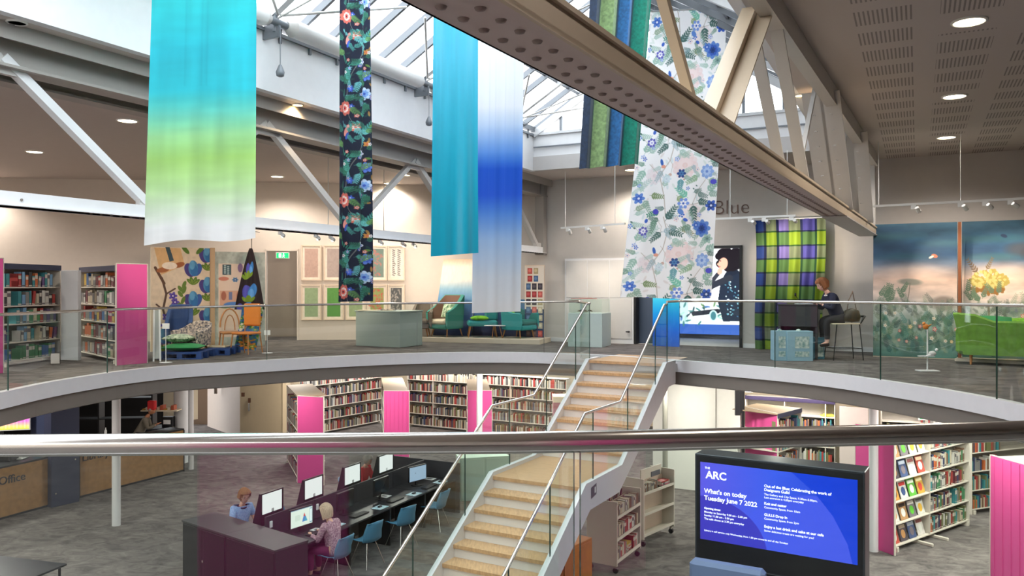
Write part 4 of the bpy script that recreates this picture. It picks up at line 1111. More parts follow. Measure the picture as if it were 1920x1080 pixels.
# pale floral
p=Paint(170,560,250,820,(238,238,241)); per=172.0; rg=random.Random(21)
LG=(150,184,172);DG=(78,110,106);PNK=(232,206,206);SB=(66,100,190);MB_=(98,136,206);DB=(52,74,132);VIO=(84,84,196);TAU=(178,168,160);MINT=(120,190,168)
for k in range(-1,5):
    y0=58+per*k
    for q in range(38): p.leaf(rg.random()*170,y0+rg.random()*per,12,4.4,rg.random()*6.3,rg.choice([(212,222,218),(222,214,214),(206,220,224)]),.7)
    p.flower(100,y0+72,26,PNK,(238,220,220),(226,190,186),12,0,.6); p.flower(40,y0+92,18,(226,216,222),(236,226,230),(216,196,206),10,0,.6); p.flower(120,y0+168,22,(232,216,218),(238,226,226),PNK,10,0,.5)
    p.line([(66,y0+0),(76,y0+30),(70,y0+62),(52,y0+92),(64,y0+132),(70,y0+172)],1.7,TAU,.8); p.line([(118,y0+150),(130,y0+120),(146,y0+100)],1.3,TAU,.8); p.line([(52,y0+92),(28,y0+70)],1.1,TAU,.8); p.line([(110,y0+150),(150,y0+142),(168,y0+150)],1.1,TAU,.7)
    for (x,y,L,a,c) in [(70,y0+8,26,-1.0,DG),(74,y0+26,24,.3,DG),(66,y0+28,22,2.4,DG),(60,y0+8,18,3.4,(96,130,120)),(48,y0+4,20,1.6,LG),(100,y0+18,22,.6,(160,160,130)),(150,y0+66,26,-.4,LG),(16,y0+50,22,-1.2,LG),(20,y0+78,24,2.0,LG),(120,y0+146,28,1.4,DG),(128,y0+140,24,.2,DG),(110,y0+136,24,-2.4,MINT),(88,y0+130,20,.8,(150,170,130)),(34,y0+130,22,.1,(130,150,110)),(150,y0+124,24,-.8,LG),(10,y0+100,18,1.2,LG),(130,y0+92,22,2.6,(150,180,150)),(60,y0+160,22,2.8,(70,140,120)),(158,y0+36,20,2.2,LG),(90,y0+58,18,-.6,(190,200,190)),(8,y0+160,20,-.5,(150,170,150))]:
        p.sprig(x,y,L,a,c,5,.42)
    for (x,y,r,c) in [(6,y0+10,2.6,DG),(12,y0+22,2.4,DG),(120,y0+118,2,DG),(126,y0+112,2,DG),(100,y0+100,2,(196,150,140))]: p.ell(x,y,r,r*.6,c,.6)
    r2=random.Random(9)
    for q in range(44): p.sprig(r2.random()*170,y0+r2.random()*per,13+r2.random()*12,r2.random()*6.3,r2.choice([LG,(130,164,150),(176,200,196),(104,140,122),(150,176,186),DG]),5,.42,.75)
    for q in range(16): x_,y_=r2.random()*170,y0+r2.random()*per; p.flower(x_,y_,3.6+r2.random()*2,r2.choice([MB_,SB,PNK,(150,170,220),(190,206,214)]),(232,232,240),DB,5)
    for q in range(6): x_,y_=r2.random()*170,y0+r2.random()*per; p.line([(x_,y_),(x_+10,y_+14),(x_+8,y_+30)],1,TAU,.6)
    p.flower(144,y0+22,17,MB_,SB,DB,8); p.flower(144,y0+22,11,SB,DB,(40,60,120),7); p.flower(130,y0+16,9,MB_,SB,(200,214,240),6); p.flower(156,y0+42,10,LG,(120,150,150),DG,6,0,.8)
    p.flower(28,y0+28,9,(96,92,180),(236,236,244),(150,150,210),7); p.ell(50,y0+162,6,5.2,VIO,.4); p.ell(32,y0+8,3.2,4.2,SB,.3); p.ell(108,y0+6,4.6,3,SB,.5); p.ell(98,y0-10,7,4.6,MB_,.8)
    p.flower(148,y0+84,14,(140,170,224),(178,200,236),(110,140,210),8); p.ell(162,y0+104,6,5,VIO,.2); p.flower(94,y0+88,9,DB,(80,130,180),(60,90,150),6); p.sprig(94,y0+96,18,1.6,(110,160,170),5,.5); p.ell(54,y0+66,3,7,(60,100,180),-.3); p.ell(58,y0+74,4.5,3.2,(224,160,140),0)
    p.flower(14,y0+136,11,MB_,SB,(220,226,240),6); p.flower(102,y0+146,11,(120,150,220),(240,240,246),SB,6); p.flower(160,y0+150,11,SB,DB,(214,220,240),6); p.ell(72,y0+90,3,3,(200,170,160)); p.flower(66,y0+98,9,(196,214,226),(214,226,232),(190,200,220),7,0,.7)
f,o=corners((1222,22,13.3),(1363,15,13.7),(1164,558,13.3),(1334,560,13.7),.02,2,seed=17,hem=.01)
hanging('floral_hanging',p,f,o,M_fab,'tall white chintz hanging printed with blue flowers and green leaves',dim=1.02)
# ================================================================== upper gallery
def W2(px,Y): return ((px-HX)/FPX*Y,Y)
def Z(py,Y): return EYE-(py-HY)/FPX*Y
def endpanel(name,px0,Y0,px1,Y1,z0,top,label,m=M_pink,th=.035,group=None,ribs=0,cap=None,edge=True,parent=None):
    M,L,rz=frameM(W2(px0,Y0),W2(px1,Y1),z0)
    if parent is not None:
        t=empty(name,(0,0,0),0); t['label']='magenta end panel'; t.parent=parent; P_=Matrix.Translation(parent.location)@Matrix.Rotation(parent.rotation_euler.z,4,'Z')
        lm=P_.inverted()@M; t.location=lm.translation; t.rotation_euler.z=rz-parent.rotation_euler.z
    else: t=empty(name,(*W2(px0,Y0),z0),rz,label,'partition board',group)
    b=MB(); b.box(0,L,0,th,.0,top,bev=.004); b.build('board',m,t)
    if edge:
        b=MB(); b.box(-.012,0,-.004,th+.004,0,top+.01); b.box(L,L+.012,-.004,th+.004,0,top+.01); b.box(0,L,-.004,th+.004,top,top+.012); b.build('edge_trim',M_lshelf,t)
    if ribs:
        b=MB()
        for k in range(ribs): x=L*(k+.5)/ribs; b.box(x-.006,x+.006,-.012,0,0.02,top-.02)
        b.build('rib',m,t)
    return t
# --- bookcases on the left
lv=[.10,.42,.74,1.06,1.39]; colsA=['blue','teal','white','red','cream','grey','orange','sky blue','green','purple','black']; colsB=['red','orange','cream','white','grey','brown','green','blue','maroon','yellow','grey']
shelfn=['bottom shelf','fourth shelf down','middle shelf','second shelf down','top shelf']
A0,A1=W2(6,13.75),W2(114,15.3)
MA,LA,tA=bookcase('bookcase',A0,A1,0,lv,1.80,'grey steel bookcase with navy header in the far left corner of the gallery',fascia=M_navy,ends=(0,1))
for i,z in enumerate(lv):
    fill_shelf(MA,.03,LA-.04,z,.30,.28,shelfn[i]+' of the bookcase by the grey casing','books in the gallery bookcase by the grey casing',colsA if i!=0 else ['blue','white','green','lime','green'],(.066,.105),[((.02,.14),(.28,.95)),((.0,.12),(.30,.55),(.62,1.0)),((.22,1.0),),((0,.16),(.24,.95)),((.04,.14),(.25,.92))][i])
b=MB(); MA2,LL,rz=frameM(W2(114,15.0),W2(146,14.9)); b.box(0,LL,0,.08,.02,1.70,bev=.004); o=b.build('pier_casing',mat('pier_grey',(176,178,180),.5),loc=(*W2(114,15.0),0),rz=rz); tag(o,'plain pale grey casing between the two gallery bookcases','casing')
B0,B1=W2(149,16.1),W2(218,14.35)
MBk,LB,tB=bookcase('bookcase',B0,B1,0,lv,1.78,'grey steel bookcase with navy header ending in a magenta panel, in the gallery',fascia=M_navy,ends=(1,0))
for i,z in enumerate(lv):
    fill_shelf(MBk,.03,LB-.03,z,.30,.28,shelfn[i]+' of the gallery bookcase with the magenta end','books in the gallery bookcase with the magenta end',colsB,(.13,.18),[((.05,.95),),((.05,.96),),((.08,.97),),((.0,.97),),((.1,.98),)][i])
endpanel('end_panel',219,14.15,276,14.6,0,1.80,'',parent=tB)
endpanel('end_panel',-60,12.4,6,12.9,0,1.85,'',parent=tA)
t=empty('leaflet_holder',(*W2(93,14.3),0),.3,'small clear leaflet holder low beside the gallery bookcase','holder')
b=MB(); b.box(0,.18,0,.012,.0,.24); b.build('back_plate',glass('clear_plastic',(240,240,240)),t); b=MB(); b.box(.02,.16,-.01,0,.02,.2); b.build('leaflet',mat('leaflet_grey',(176,170,164),.7),t)
# --- room set: tulip wallpaper and furniture
def board(name,px0,Y0,px1,Y1,top,paint,m,label,cat,th=.04,frame=None,lean=0.0,z0=0.0,parent_extra=None):
    M,L,rz=frameM(W2(px0,Y0),W2(px1,Y1),z0); t=empty(name,(*W2(px0,Y0),z0),rz,label,cat)
    H=top-z0; paint.mesh('face',lambda u,v:(u*L,-.004+0*u+lean*(1-v),(1-v)*H),m,t)
    b=MB(); b.add([(0,0,0),(L,0,0),(L,th,0),(0,th,0),(0,lean,H),(L,lean,H),(L,th+lean,H),(0,th+lean,H)],[(0,3,2,1),(4,5,6,7),(0,1,5,4),(1,2,6,5),(2,3,7,6),(3,0,4,7)]); b.build('panel',frame or M_cream,t)
    return t,L
M_prn=painted('printed_paper',.7); M_emit=painted('backlit_print',.5,emit=.8)
p=Paint(112,200,170,300,(226,206,180))
def tulip(p,x,y,s=1,half=0):
    p.ell(x-7*s,y+4*s,9*s,14*s,(74,62,130),-.4); p.ell(x+8*s,y+3*s,8*s,13*s,(60,90,160),.4); p.ell(x,y,9*s,15*s,(70,134,180)); p.ell(x+2*s,y+5*s,7*s,11*s,(48,112,170)); p.ell(x-2*s,y-6*s,5*s,9*s,(96,160,200))
    for a in (-2.4,-1.9,-1.2,-.7): p.leaf(x,y+32*s,16*s,6.5*s,a,(88,120,40)); p.leaf(x,y+32*s,12*s,3*s,a,(130,150,60))
for (x,y) in ((78,40),(106,12),(106,72),(78,100),(80,160),(106,132),(24,170)): tulip(p,x,y)
p.leaf(70,12,20,8,-2.3,(88,120,40)); p.leaf(84,12,20,8,-.8,(88,120,40))
for (x,y) in ((58,80),(58,90),(56,110)): p.leaf(x,y,16,7,-1.2,(100,126,50)); p.leaf(x,y+6,14,7,-2.2,(100,126,50))
p.line([(20,60),(28,90),(22,120),(30,150),(28,190)],4,(88,64,52)); p.line([(8,40),(24,70)],5,(96,66,48)); p.line([(28,90),(44,80)],3,(88,64,52)); p.line([(22,120),(10,110)],3,(88,64,52))
for (x,y) in ((40,94),(44,106),(44,140),(28,134),(14,150)): p.flower(x,y,8,(96,76,170),(70,50,140),(230,220,240),5)
p.poly([(6,2),(54,2),(62,34),(18,54)],(222,178,126)); p.poly([(26,0),(34,0),(42,26),(34,28)],(60,80,90)); p.ell(22,44,12,5,(170,100,56),-.2); p.ell(52,34,10,5,(166,96,54),-.3); p.ell(34,36,14,7,(244,226,206))
p.noise(.06,20,30,2)
t,_=board('wallpaper_panel',283,17.1,395,17.9,2.25,p,M_prn,'wallpaper panel printed with blue tulips and green leaves','wallpaper panel')
p=Paint(84,190,110,230,(186,194,186)); p.noise(.18,9,14,3); p.noise(.1,30,30,5)
p.rect(10,24,50,170,(236,214,196)); p.rect(16,26,30,46,(60,86,96)); 
for k in range(10): p.ell(20+5*(k%2),28+k*1.8,1.8,1.4,(180,200,200))
p.flower(36,56,5,(90,140,180),(60,100,160),(240,240,240),6); p.ell(18,54,8,4,(206,130,110)); p.ell(44,32,4,9,(140,110,150)); p.rect(12,78,48,112,(222,176,150)); p.rect(26,80,31,96,(120,130,170)); p.ell(18,88,4,9,(180,110,90)); p.ell(42,88,4,9,(180,110,90))
p.ell(34,106,16,6,(90,140,210),0); p.ell(20,110,8,3,(110,150,90)); p.ell(60,14,14,10,(150,176,168),.3,.5)
t,_=board('wallpaper_panel',398,18.4,497,18.9,2.2,p,M_prn,'pale aqua wall panel with pinned sketches left of the exit door','wallpaper panel')
b=MB(); M_,L_,rz=frameM(W2(396,17.6),W2(403,17.65)); b.box(0,L_,0,.1,0,2.25); o=b.build('timber_post',mat('pale_timber',(196,164,128),.6),loc=(*W2(396,17.6),0),rz=rz); tag(o,'slim timber post between the tulip wallpaper and the sketch panel','post')
# cone shaped fabric drop
p=Paint(30,110,60,200,(40,30,34)); 
for (x,y,s_) in ((15,34,.75),(16,76,.95),(10,104,.6)): p.ell(x-4,y+3,7*s_,14*s_,(84,84,180),-.2); p.ell(x+3,y,6*s_,14*s_,(64,130,200),.2); p.ell(x+1,y+5,4*s_,9*s_,(100,160,220))
for (x,y) in ((12,52),(14,96),(8,56)): 
    for a in (-2.3,-1.6,-.9): p.leaf(x,y,12,5,a,(120,150,50))
t=empty('draped_cloth',(*W2(466,17.2),0),0,'dark cloth printed with blue tulips gathered to a point and hung beside the exit door','cloth')
def f(u,v): 
    w=(.10+v**.8*1.0)*.29; return ((u-.5)*2*w+.05*(1-v), .05*np.sin(u*14)*v+.04*v, 2.22-v*1.32)
p.mesh('cloth',f,M_fab,t); b=MB(); b.tube([(.05,.05,2.2),(.05,.05,2.6),(.05,.6,2.6)],.006,6); b.build('hook',M_black,t)
t=empty('draped_cloth',(*W2(474,17.0),0),0,'cloth with bright blue and green flowers trailing down over the chair beside the exit door','cloth')
p=Paint(26,90,50,160,(60,110,180)); 
for q in range(50): p.flower(rnd.random()*26,rnd.random()*90,4+rnd.random()*4,rnd.choice([(60,130,200),(70,150,90),(236,150,60),(230,226,210),(40,60,120)]),rnd.choice([(90,170,220),(120,170,80),(40,90,60)]),(240,220,120),5)
p.mesh('cloth',lambda u,v:((u-.5)*.46-.12*v, .05*np.sin(u*12+v*5)-.1*v, 1.0-v*.95),M_fab,t)
# chairs in the set
M_oakf=mat('chair_oak',(188,128,76),.5,vary=.1)
def simple_chair(name,loc,rz,label,seatm,backm,legm=M_oakf,w=.44,sh=.45,bh=.86,legr=.017,round_back=False,group=None):
    t=empty(name,(*loc,0),rz,label,'chair',group)
    b=MB(); b.box(-w/2,w/2,-w/2,w/2,sh-.05,sh,bev=.02); b.build('seat',seatm,t)
    if round_back:
        b=MB(); b.tube([(w*.45*math.cos(a),w/2-.02+.03*math.sin(a),sh+.08+ (bh-sh-.08)*math.sin(a)) for a in [math.pi*k/10 for k in range(11)]],.016,8)
        b.tube([(w*.24*math.cos(a),w/2-.02,sh+.02+(bh-sh-.15)*math.sin(a)) for a in [math.pi*k/8 for k in range(9)]],.011,8); b.build('backrest',backm,t)
    else:
        b=MB(); b.box(-w/2+.01,w/2-.01,w/2-.06,w/2,sh+.12,bh,bev=.025); b.build('backrest',backm,t)
        for s in (-1,1): b=MB(); b.tube([(s*(w/2-.03),w/2-.03,sh-.03),(s*(w/2-.03),w/2-.02,bh-.06)],.013,8); b.build('back_post',legm,t)
    for sx in (-1,1):
        for sy in (-1,1): b=MB(); b.tube([(sx*(w/2-.03),sy*(w/2-.03),sh-.03),(sx*(w/2+.01),sy*(w/2+.01),0)],[legr,legr*.7],8); b.build('leg',legm,t)
    return t
simple_chair('bentwood_chair',W2(434,16.9),.5,'brown bentwood chair with hooped back beside the sketch panel',M_oakf,M_oakf,round_back=True,bh=.92)
simple_chair('dining_chair',W2(462,16.7),-.35,'wooden chair with an orange padded back near the exit door',mat('orange_cloth',(222,134,54),.8),mat('orange_cloth',(222,134,54),.8),bh=1.04)
def armchair(name,loc,rz,label,outer,inner,w=.72,d=.7,sh=.42,bh=.95,ah=.6,legm=M_oakf,wing=False,seatm=None,lh=.2,group=None,legn=4):
    t=empty(name,(*loc,0),rz,label,'armchair',group)
    b=MB(); b.box(-w/2+.07,w/2-.07,-d/2,d/2-.1,lh,sh-.1,bev=.03); b.build('seat_base',outer,t)
    b=MB(); b.box(-w/2+.09,w/2-.09,-d/2-.02,d/2-.12,sh-.1,sh+.03,bev=.045); b.build('seat_cushion',seatm or inner,t)
    # shell: a curved U with rising back, outside and inside faces
    def shell(off,m,nm,z0):
        b=MB(); rows=[]
        for k in range(8):
            r=[]; tz=k/7
            for j in range(25):
                a=math.pi*(j/24)*1.0; ca,sa=math.cos(a),math.sin(a); back=sa**1.5
                if wing: back=min(1,sa*1.4)**.8
                top=ah+(bh-ah)*back; z=z0+(top-z0)*tz
                fl=1+.07*tz
                x=-(w/2-off)*np.sign(ca)*abs(ca)**.45*fl; y=-d/2+(d-off)*(sa**.55)*(1+.06*tz*back)
                r.append((x,y,z))
            rows.append(r)
        b.grid(rows); return b.build(nm,m,t),rows
    o1,r1=shell(0,outer,'outer_shell',lh+.02); o2,r2=shell(.07,inner,'inner_back',sh-.05)
    b=MB(); b.grid([r1[-1],[( (p[0]+q[0])/2,(p[1]+q[1])/2,max(p[2],q[2])+.02) for p,q in zip(r1[-1],r2[-1])],r2[-1]]); 
    for r in (0,24): b.add([r1[0][r],r1[-1][r],r2[-1][r],r2[0][r]],[(0,1,2,3)])
    b.build('arm_roll',outer,t)
    for sx in (-1,1):
        for sy in (-1,1): b=MB(); b.tube([(sx*(w/2-.14),sy*(d/2-.13),lh+.02),(sx*(w/2-.1),sy*(d/2-.08),0)],[.022,.012],8); b.build('leg',legm,t)
    return t
def cushion(loc,rz,label,m,w=.42,h=.42,th=.14,tilt=1.2,lay=False,group=None,back=None):
    t=empty('cushion',loc,rz,label,'cushion',group); b=MB(); n=12
    for s in (1,-1):
        rows=[]
        for i in range(n+1):
            r=[]
            for j in range(n+1):
                x=i/n*2-1;y=j/n*2-1; q=(1-x*x)**.5*(1-y*y)**.5; pin=1-.07*(1-abs(x*y)) if abs(x)>.99 or abs(y)>.99 else 1
                r.append((x*w/2*(1-.06*(1-y*y)*0),y*h/2,s*q*th/2))
            rows.append(r)
        b.add([p for r in rows for p in r],[((i*(n+1)+j),((i+1)*(n+1)+j),((i+1)*(n+1)+j+1),(i*(n+1)+j+1)) if s>0 else ((i*(n+1)+j),(i*(n+1)+j+1),((i+1)*(n+1)+j+1),((i+1)*(n+1)+j)) for i in range(n) for j in range(n)],True,Matrix.Rotation(0 if lay else tilt,4,'X'))
    o=b.build('cover',m,t); return t
M_tealv=mat('teal_cloth',(64,140,128),.85,bump=.2); M_brownv=mat('taupe_cloth',(120,92,78),.85); M_turq=mat('turquoise_cloth',(28,152,154),.8); M_lime=mat('lime_cloth',(120,186,38),.8,vary=.3,vscale=12); M_bluev=mat('dusty_blue_cloth',(56,82,134),.85)
M_leafc=mat('leaf_print_cloth',(40,100,60),.8,vscale=14,vcol=(226,236,206)); M_busy=mat('busy_print_cloth',(50,60,84),.85,vscale=22,vcol=(226,206,190)); M_grnv=mat('emerald_cloth',(52,150,88),.8)
armchair('armchair',W2(337,16.9),.25,'dusty blue upholstered armchair in front of the tulip wallpaper',M_bluev,M_bluev,bh=1.0,ah=.62,wing=True,w=.5,d=.5)
armchair('armchair',W2(363,16.2),-.3,'small armchair in busy dark print in front of the tulip wallpaper',M_busy,M_busy,w=.62,bh=.68,ah=.5,d=.55)
M_palb=mat('pallet_blue',(40,74,140),.7)
def pallet(px0,px1,Y,label):
    x0=W2(px0,Y)[0]; L=(px1-px0)/FPX*Y; t=empty('pallet',(x0,Y,0),0.05,label,'pallet','painted pallets')
    for x in (0,L/2-.05,L-.1):
        for y in (0,.35,.7): b=MB(); b.box(x,x+.1,y,y+.1,.022,.1); b.build('block',M_palb,t)
    b=MB()
    for k in range(5): b.box(0,L,k*.17,k*.17+.12,.12,.14)
    for y in (0,.35,.7): b.box(0,L,y,y+.1,.1,.12)
    for y in (0,.35,.7): b.box(0,L,y,y+.1,.0,.022)
    b.build('deck',M_palb,t); return t,x0,L
pallet(295,376,15.3,'blue painted pallet holding the green and white cushions'); pallet(380,430,16.2,'smaller blue painted pallet holding folded papers')
cx,_=W2(343,15.6); cushion((cx,15.62,.22),.1,'green floor cushion on the blue pallet',M_grnv,.72,.6,.15,lay=True)
cx,_=W2(333,15.65); cushion((cx,15.7,.385),-.1,'white cushion with green leaf lying on the green floor cushion',M_leafc,.5,.45,.17,lay=True)
b=MB(); b.box(-.22,.22,-.15,.15,0,.02,bev=.004); b.box(-.12,.2,-.1,.12,.02,.035); o=b.build('folded_paper',M_cream,loc=(W2(400,16.4)[0],16.6,.141)); tag(o,'folded cream papers on the smaller blue pallet','papers')
def stand_sign(px,Y,h,label,w=.13):
    x,_=W2(px,Y); t=empty('sign_stand',(x,Y,0),0,label,'stand','low rod stands')
    b=MB(); b.lathe([(.11,0),(.11,.008),(.012,.014)],16); b.build('base',M_white,t); b=MB(); b.cyl((0,0,.01),(0,0,h),.008,8); b.build('rod',M_white,t)
    b=MB(); b.box(-w/2,w/2,-.006,.006,h,h+.1); b.build('card',M_paper,t); return t
stand_sign(311,14.7,.62,'thin white rod stand before the blue pallet'); stand_sign(501,16.8,.38,'low white rod stand in front of the exit door')
t=empty('easel_board',(*W2(288,14.9),0),.1,'white framed board leaning beside the magenta end panel','board')
b=MB(); b.bar((0,0,0),(-.06,.2,1.0),.03,.03); b.bar((.12,0,0),(.04,.2,1.0),.03,.03); b.build('frame',M_white,t); b=MB(); b.bar((.06,.02,.05),(-.01,.2,.95),.1,.01,up=(0,1,0)); b.build('board',mat('grey_card',(170,176,176),.7),t)
# --- exit door sign, frames
def onLW(px,z,off=0.02):
    q=LW(px); return Vector((q.x-nrm.x*off,q.y-nrm.y*off,z))
rzL=math.atan2(-dirL.y,-dirL.x)
t=empty('exit_sign',onLW(531,2.02,.12)+Vector((0,.0,.18)),rzL,'green lit running man exit sign in the doorway','exit sign')
b=MB(); b.box(-.17,.17,0,.04,-.08,.08,bev=.005); b.build('box',M_white,t)
b=MB(); b.box(-.15,.15,-.004,0,-.065,.065); b.build('sign_face',glow('exit_green',(30,170,90),1.3),t)
b=MB(); b.box(.02,.035,-.007,-.004,-.02,.04); b.box(-.0,.06,-.007,-.004,0.0,.012); b.box(-.09,-.03,-.007,-.004,-.05,.05); b.sphere((.028,-.006,.05),.012,8,5); b.bar((.025,-.006,-.02),(-.005,-.006,-.05),.012,.004,up=(0,1,0)); b.bar((.028,-.006,-.02),(.05,-.006,-.05),.012,.004,up=(0,1,0)); b.build('pictogram',glow('exit_white',(235,255,240),1.6),t)
b=MB(); a=onLW(497,0,.03);c=onLW(500,0,.03);d_=onLW(557,0,.03);e=onLW(560,0,.03)
for p0_,p1_ in ((a,c),(d_,e)): b.prism([(p0_.x,p0_.y),(p1_.x,p1_.y),(p1_.x+nrm.x*.1,p1_.y+nrm.y*.1),(p0_.x+nrm.x*.1,p0_.y+nrm.y*.1)],0,2.36)
b.prism([(a.x,a.y),(e.x,e.y),(e.x+nrm.x*.1,e.y+nrm.y*.1),(a.x+nrm.x*.1,a.y+nrm.y*.1)],2.32,2.38); struct(b.build('door_1_frame',M_wall))
b=MB(); b.cyl((0,0,0),(0,-.06,0),.05,12); b.box(-.04,.04,-.03,0,-.22,-.09); o=b.build('fire_call_point',mat('alarm_red',(180,40,40),.5)); o.location=LW(541).to_3d()+Vector((0,1.5,1.15)); tag(o,'red fire alarm point on the wall inside the lobby doorway','alarm')
M_frm=mat('limed_frame',(226,206,184),.6)
arts=[((196,164,150),(170,140,132),0),((176,158,150),(150,132,136),0),((190,160,150),(160,150,140),0),((120,140,130),(200,120,110),2),((236,226,214),(120,110,100),3),
      ((150,172,132),(120,150,110),0),((92,150,72),(70,130,64),0),((150,168,126),(130,150,110),0),((150,160,96),(206,90,80),2),((90,92,92),(190,180,170),2)]
nmz=['brown','mauve grey','dusty pink','green and red','black calligraphy','sage green','leaf green','olive green','lime and red','dark foliage']
xs=[565,607,648,688,727]
for k in range(10):
    r,c_=divmod(k,5); px0=xs[c_]; px1=px0+(38 if c_<4 else 32); q0,q1=LW(px0),LW(px1); L=(q1-q0).length; z0,z1=((1.55,2.48) if r==0 else (.52,1.45))
    t=empty('framed_print',(q0.x-nrm.x*.03,q0.y-nrm.y*.03,z0),rzL,'%s print in a pale timber frame, %s row, %s'%(nmz[k],['upper','lower'][r],['next to the exit door','second from the door','middle of the row','fourth from the door','farthest from the door'][c_]),'framed print','framed prints on the gallery wall')
    H=z1-z0; b=MB(); f_=.035
    b.box(0,f_,-.03,.02,0,H,bev=.004); b.box(L-f_,L,-.03,.02,0,H,bev=.004); b.box(f_,L-f_,-.03,.02,0,f_); b.box(f_,L-f_,-.03,.02,H-f_,H); b.build('frame',M_frm,t)
    p=Paint(20,40,30,56,(232,220,204)); p.rect(2.5,3,17.5,37,arts[k][0])
    if arts[k][2]==2:
        for q in range(40): p.leaf(3+rnd.random()*12,5+rnd.random()*30,3.2,1.4,rnd.random()*6,arts[k][1],.8)
    if arts[k][2]==3:
        for q in range(14): p.line([(5,4+q*2.3),(7+rnd.random()*2,5+q*2.3)],.8,(60,56,54)); p.line([(12,4+q*2.3),(14+rnd.random()*2,5.2+q*2.3)],.9,(90,86,84))
    p.noise(.06,12,20,k); p.mesh('print',flat(L-2*f_,H-2*f_,f_,f_,-.006),M_prn,t)
# --- plinths
def boxP(px0,Y0,px1,Y1,depth,top,name,label,cat,m,z0=0.0,bev=.006):
    M,L,rz=frameM(W2(px0,Y0),W2(px1,Y1),z0); t=empty(name,(*W2(px0,Y0),z0),rz,label,cat); b=MB(); b.box(0,L,0,depth,0,top,bev=bev); b.build('body',m,t); return t,L
M_mint=mat('plinth_grey',(176,188,182),.5)
t,L=boxP(667,18.9,750,18.3,.9,.80,'display_plinth','pale grey display plinth beside the framed prints','plinth',M_mint)
b=MB(); b.box(-.02,L+.02,-.02,.92,.80,.83,bev=.004); b.build('top_tray',M_mint,t)
x,y=W2(722,18.9); b=MB(); 
for k in range(14): b.sphere((rnd.uniform(-.28,.28),rnd.uniform(-.12,.12),.02),rnd.uniform(.03,.06),7,4,1,1,.4)
o=b.build('fabric_swatch_heap',M_busy,loc=(x,y,.832)); tag(o,'heap of patterned fabric swatches on the grey plinth','swatches'); o['kind']='stuff'
x,y=W2(690,18.9); b=MB(); b.box(-.22,.22,-.15,.15,0,.012); b.box(.24,.6,-.12,.12,0,.015); o=b.build('sample_sheet',M_cream,loc=(x,y,.832)); tag(o,'flat cream sample sheets on the grey plinth','papers')
t,L=boxP(1065,18.6,1129,18.3,.8,.78,'showcase_plinth','mint plinth with a glass showcase at the head of the stairs','showcase',mat('plinth_mint',(206,220,216),.5))
b=MB()
for (x0,x1,y0,y1) in ((.02,L-.02,.02,.028),(.02,L-.02,.77,.778),(.02,.028,.028,.77),(L-.028,L-.02,.028,.77)): b.box(x0,x1,y0,y1,.78,1.10)
b.box(.02,L-.02,.02,.778,1.10,1.108); b.build('glass_case',M_glass,t)
x,y=W2(1100,18.8); b=MB()
for k in range(16): 
    a=rnd.random()*6.3; l=rnd.uniform(.1,.3); b.tube([(0,0,.02),(math.cos(a)*l*.6,math.sin(a)*l*.4,.06),(math.cos(a)*l,math.sin(a)*l*.6,.03)],.008,5)
o=b.build('dried_branch',mat('dry_twig',(96,80,58),.8),loc=(x,y,.785)); tag(o,'dried branching specimen inside the glass showcase','specimen')
b=MB(); b.box(-.3,.3,-.1,.1,0,.01); b.box(-.1,.2,-.06,.06,.01,.02); o=b.build('leaflet_stack',mat('leaflet_pink',(214,150,140),.7),loc=(W2(1095,18.8)[0],18.85,1.11)); tag(o,'flat leaflets lying on top of the glass showcase','leaflets')
# store cupboard doors behind the showcase
t=empty('cupboard_door',(0,0,0),RZ,'tall white flush cupboard doors in the back wall behind the showcase','cupboard doors')
va,vb=BW(1062),BW(1186)
b=MB(); n_=3; w=(vb-va)/n_
for k in range(n_):
    for z0,z1 in ((.12,1.1),(1.12,2.05)): b=MB(); b.box(va+k*w+.01,va+(k+1)*w-.01,U_END-.045,U_END-.025,z0,z1,bev=.004); b.build('door',mat('door_white',(208,206,204),.5),t)
b=MB(); b.box(va-.03,vb+.03,U_END-.03,U_END-.01,0,2.1); b.build('frame',M_white,t)
b=MB(); b.tube([(vb-.06,U_END-.05,.3),(vb-.06,U_END-.1,.3),(vb-.14,U_END-.1,.3)],.012,8); b.build('handle',M_black,t)
# --- low stage with teal furniture
sx0,sx1=W2(783,21.6),W2(1010,19.75)
M,L,rz=frameM(W2(783,20.2),W2(1012,19.2)); t=empty('display_stage',(*W2(783,20.2),0),rz,'low pale timber display stage under the teal furniture','stage'); b=MB(); b.box(0,L,0,1.0,0,.12,bev=.005); b.build('deck',mat('stage_ply',(222,206,186),.6),t)
p=Paint(75,150,80,160,(60,110,160)); p.grad([(0,(206,176,146)),(.1,(240,226,206)),(.26,(228,220,206)),(.40,(130,168,190)),(.55,(84,132,176)),(.8,(60,96,150)),(1,(40,56,100))]); p.noise(.05,30,20,2)  # ombre print; the light on its warm pale top is painted in too
M1,L1,rz1=frameM(W2(812,21.0),W2(884,20.7)); t=empty('ombre_board',(*W2(812,21.0),.12),rz1,'tall leaning board fading from cream to deep blue behind the brown chair','board')
p.mesh('face',lambda u,v:(u*L1+.16*(1-v)*(1-u),-.004+.35*(1-v),(1-v)*2.0),M_prn,t); b=MB(); b.add([(0,0,0),(L1,0,0),(L1,.05,0),(0,.05,0),(.16,.35,2.0),(L1,.35,2.0),(L1,.4,2.0),(.16,.4,2.0)],[(0,3,2,1),(4,5,6,7),(0,1,5,4),(1,2,6,5),(2,3,7,6),(3,0,4,7)]); b.build('panel',M_frm,t)
p=Paint(100,60,80,50,(44,84,140)); p.grad([(0,(90,140,180)),(.5,(50,96,156)),(1,(46,44,80))])
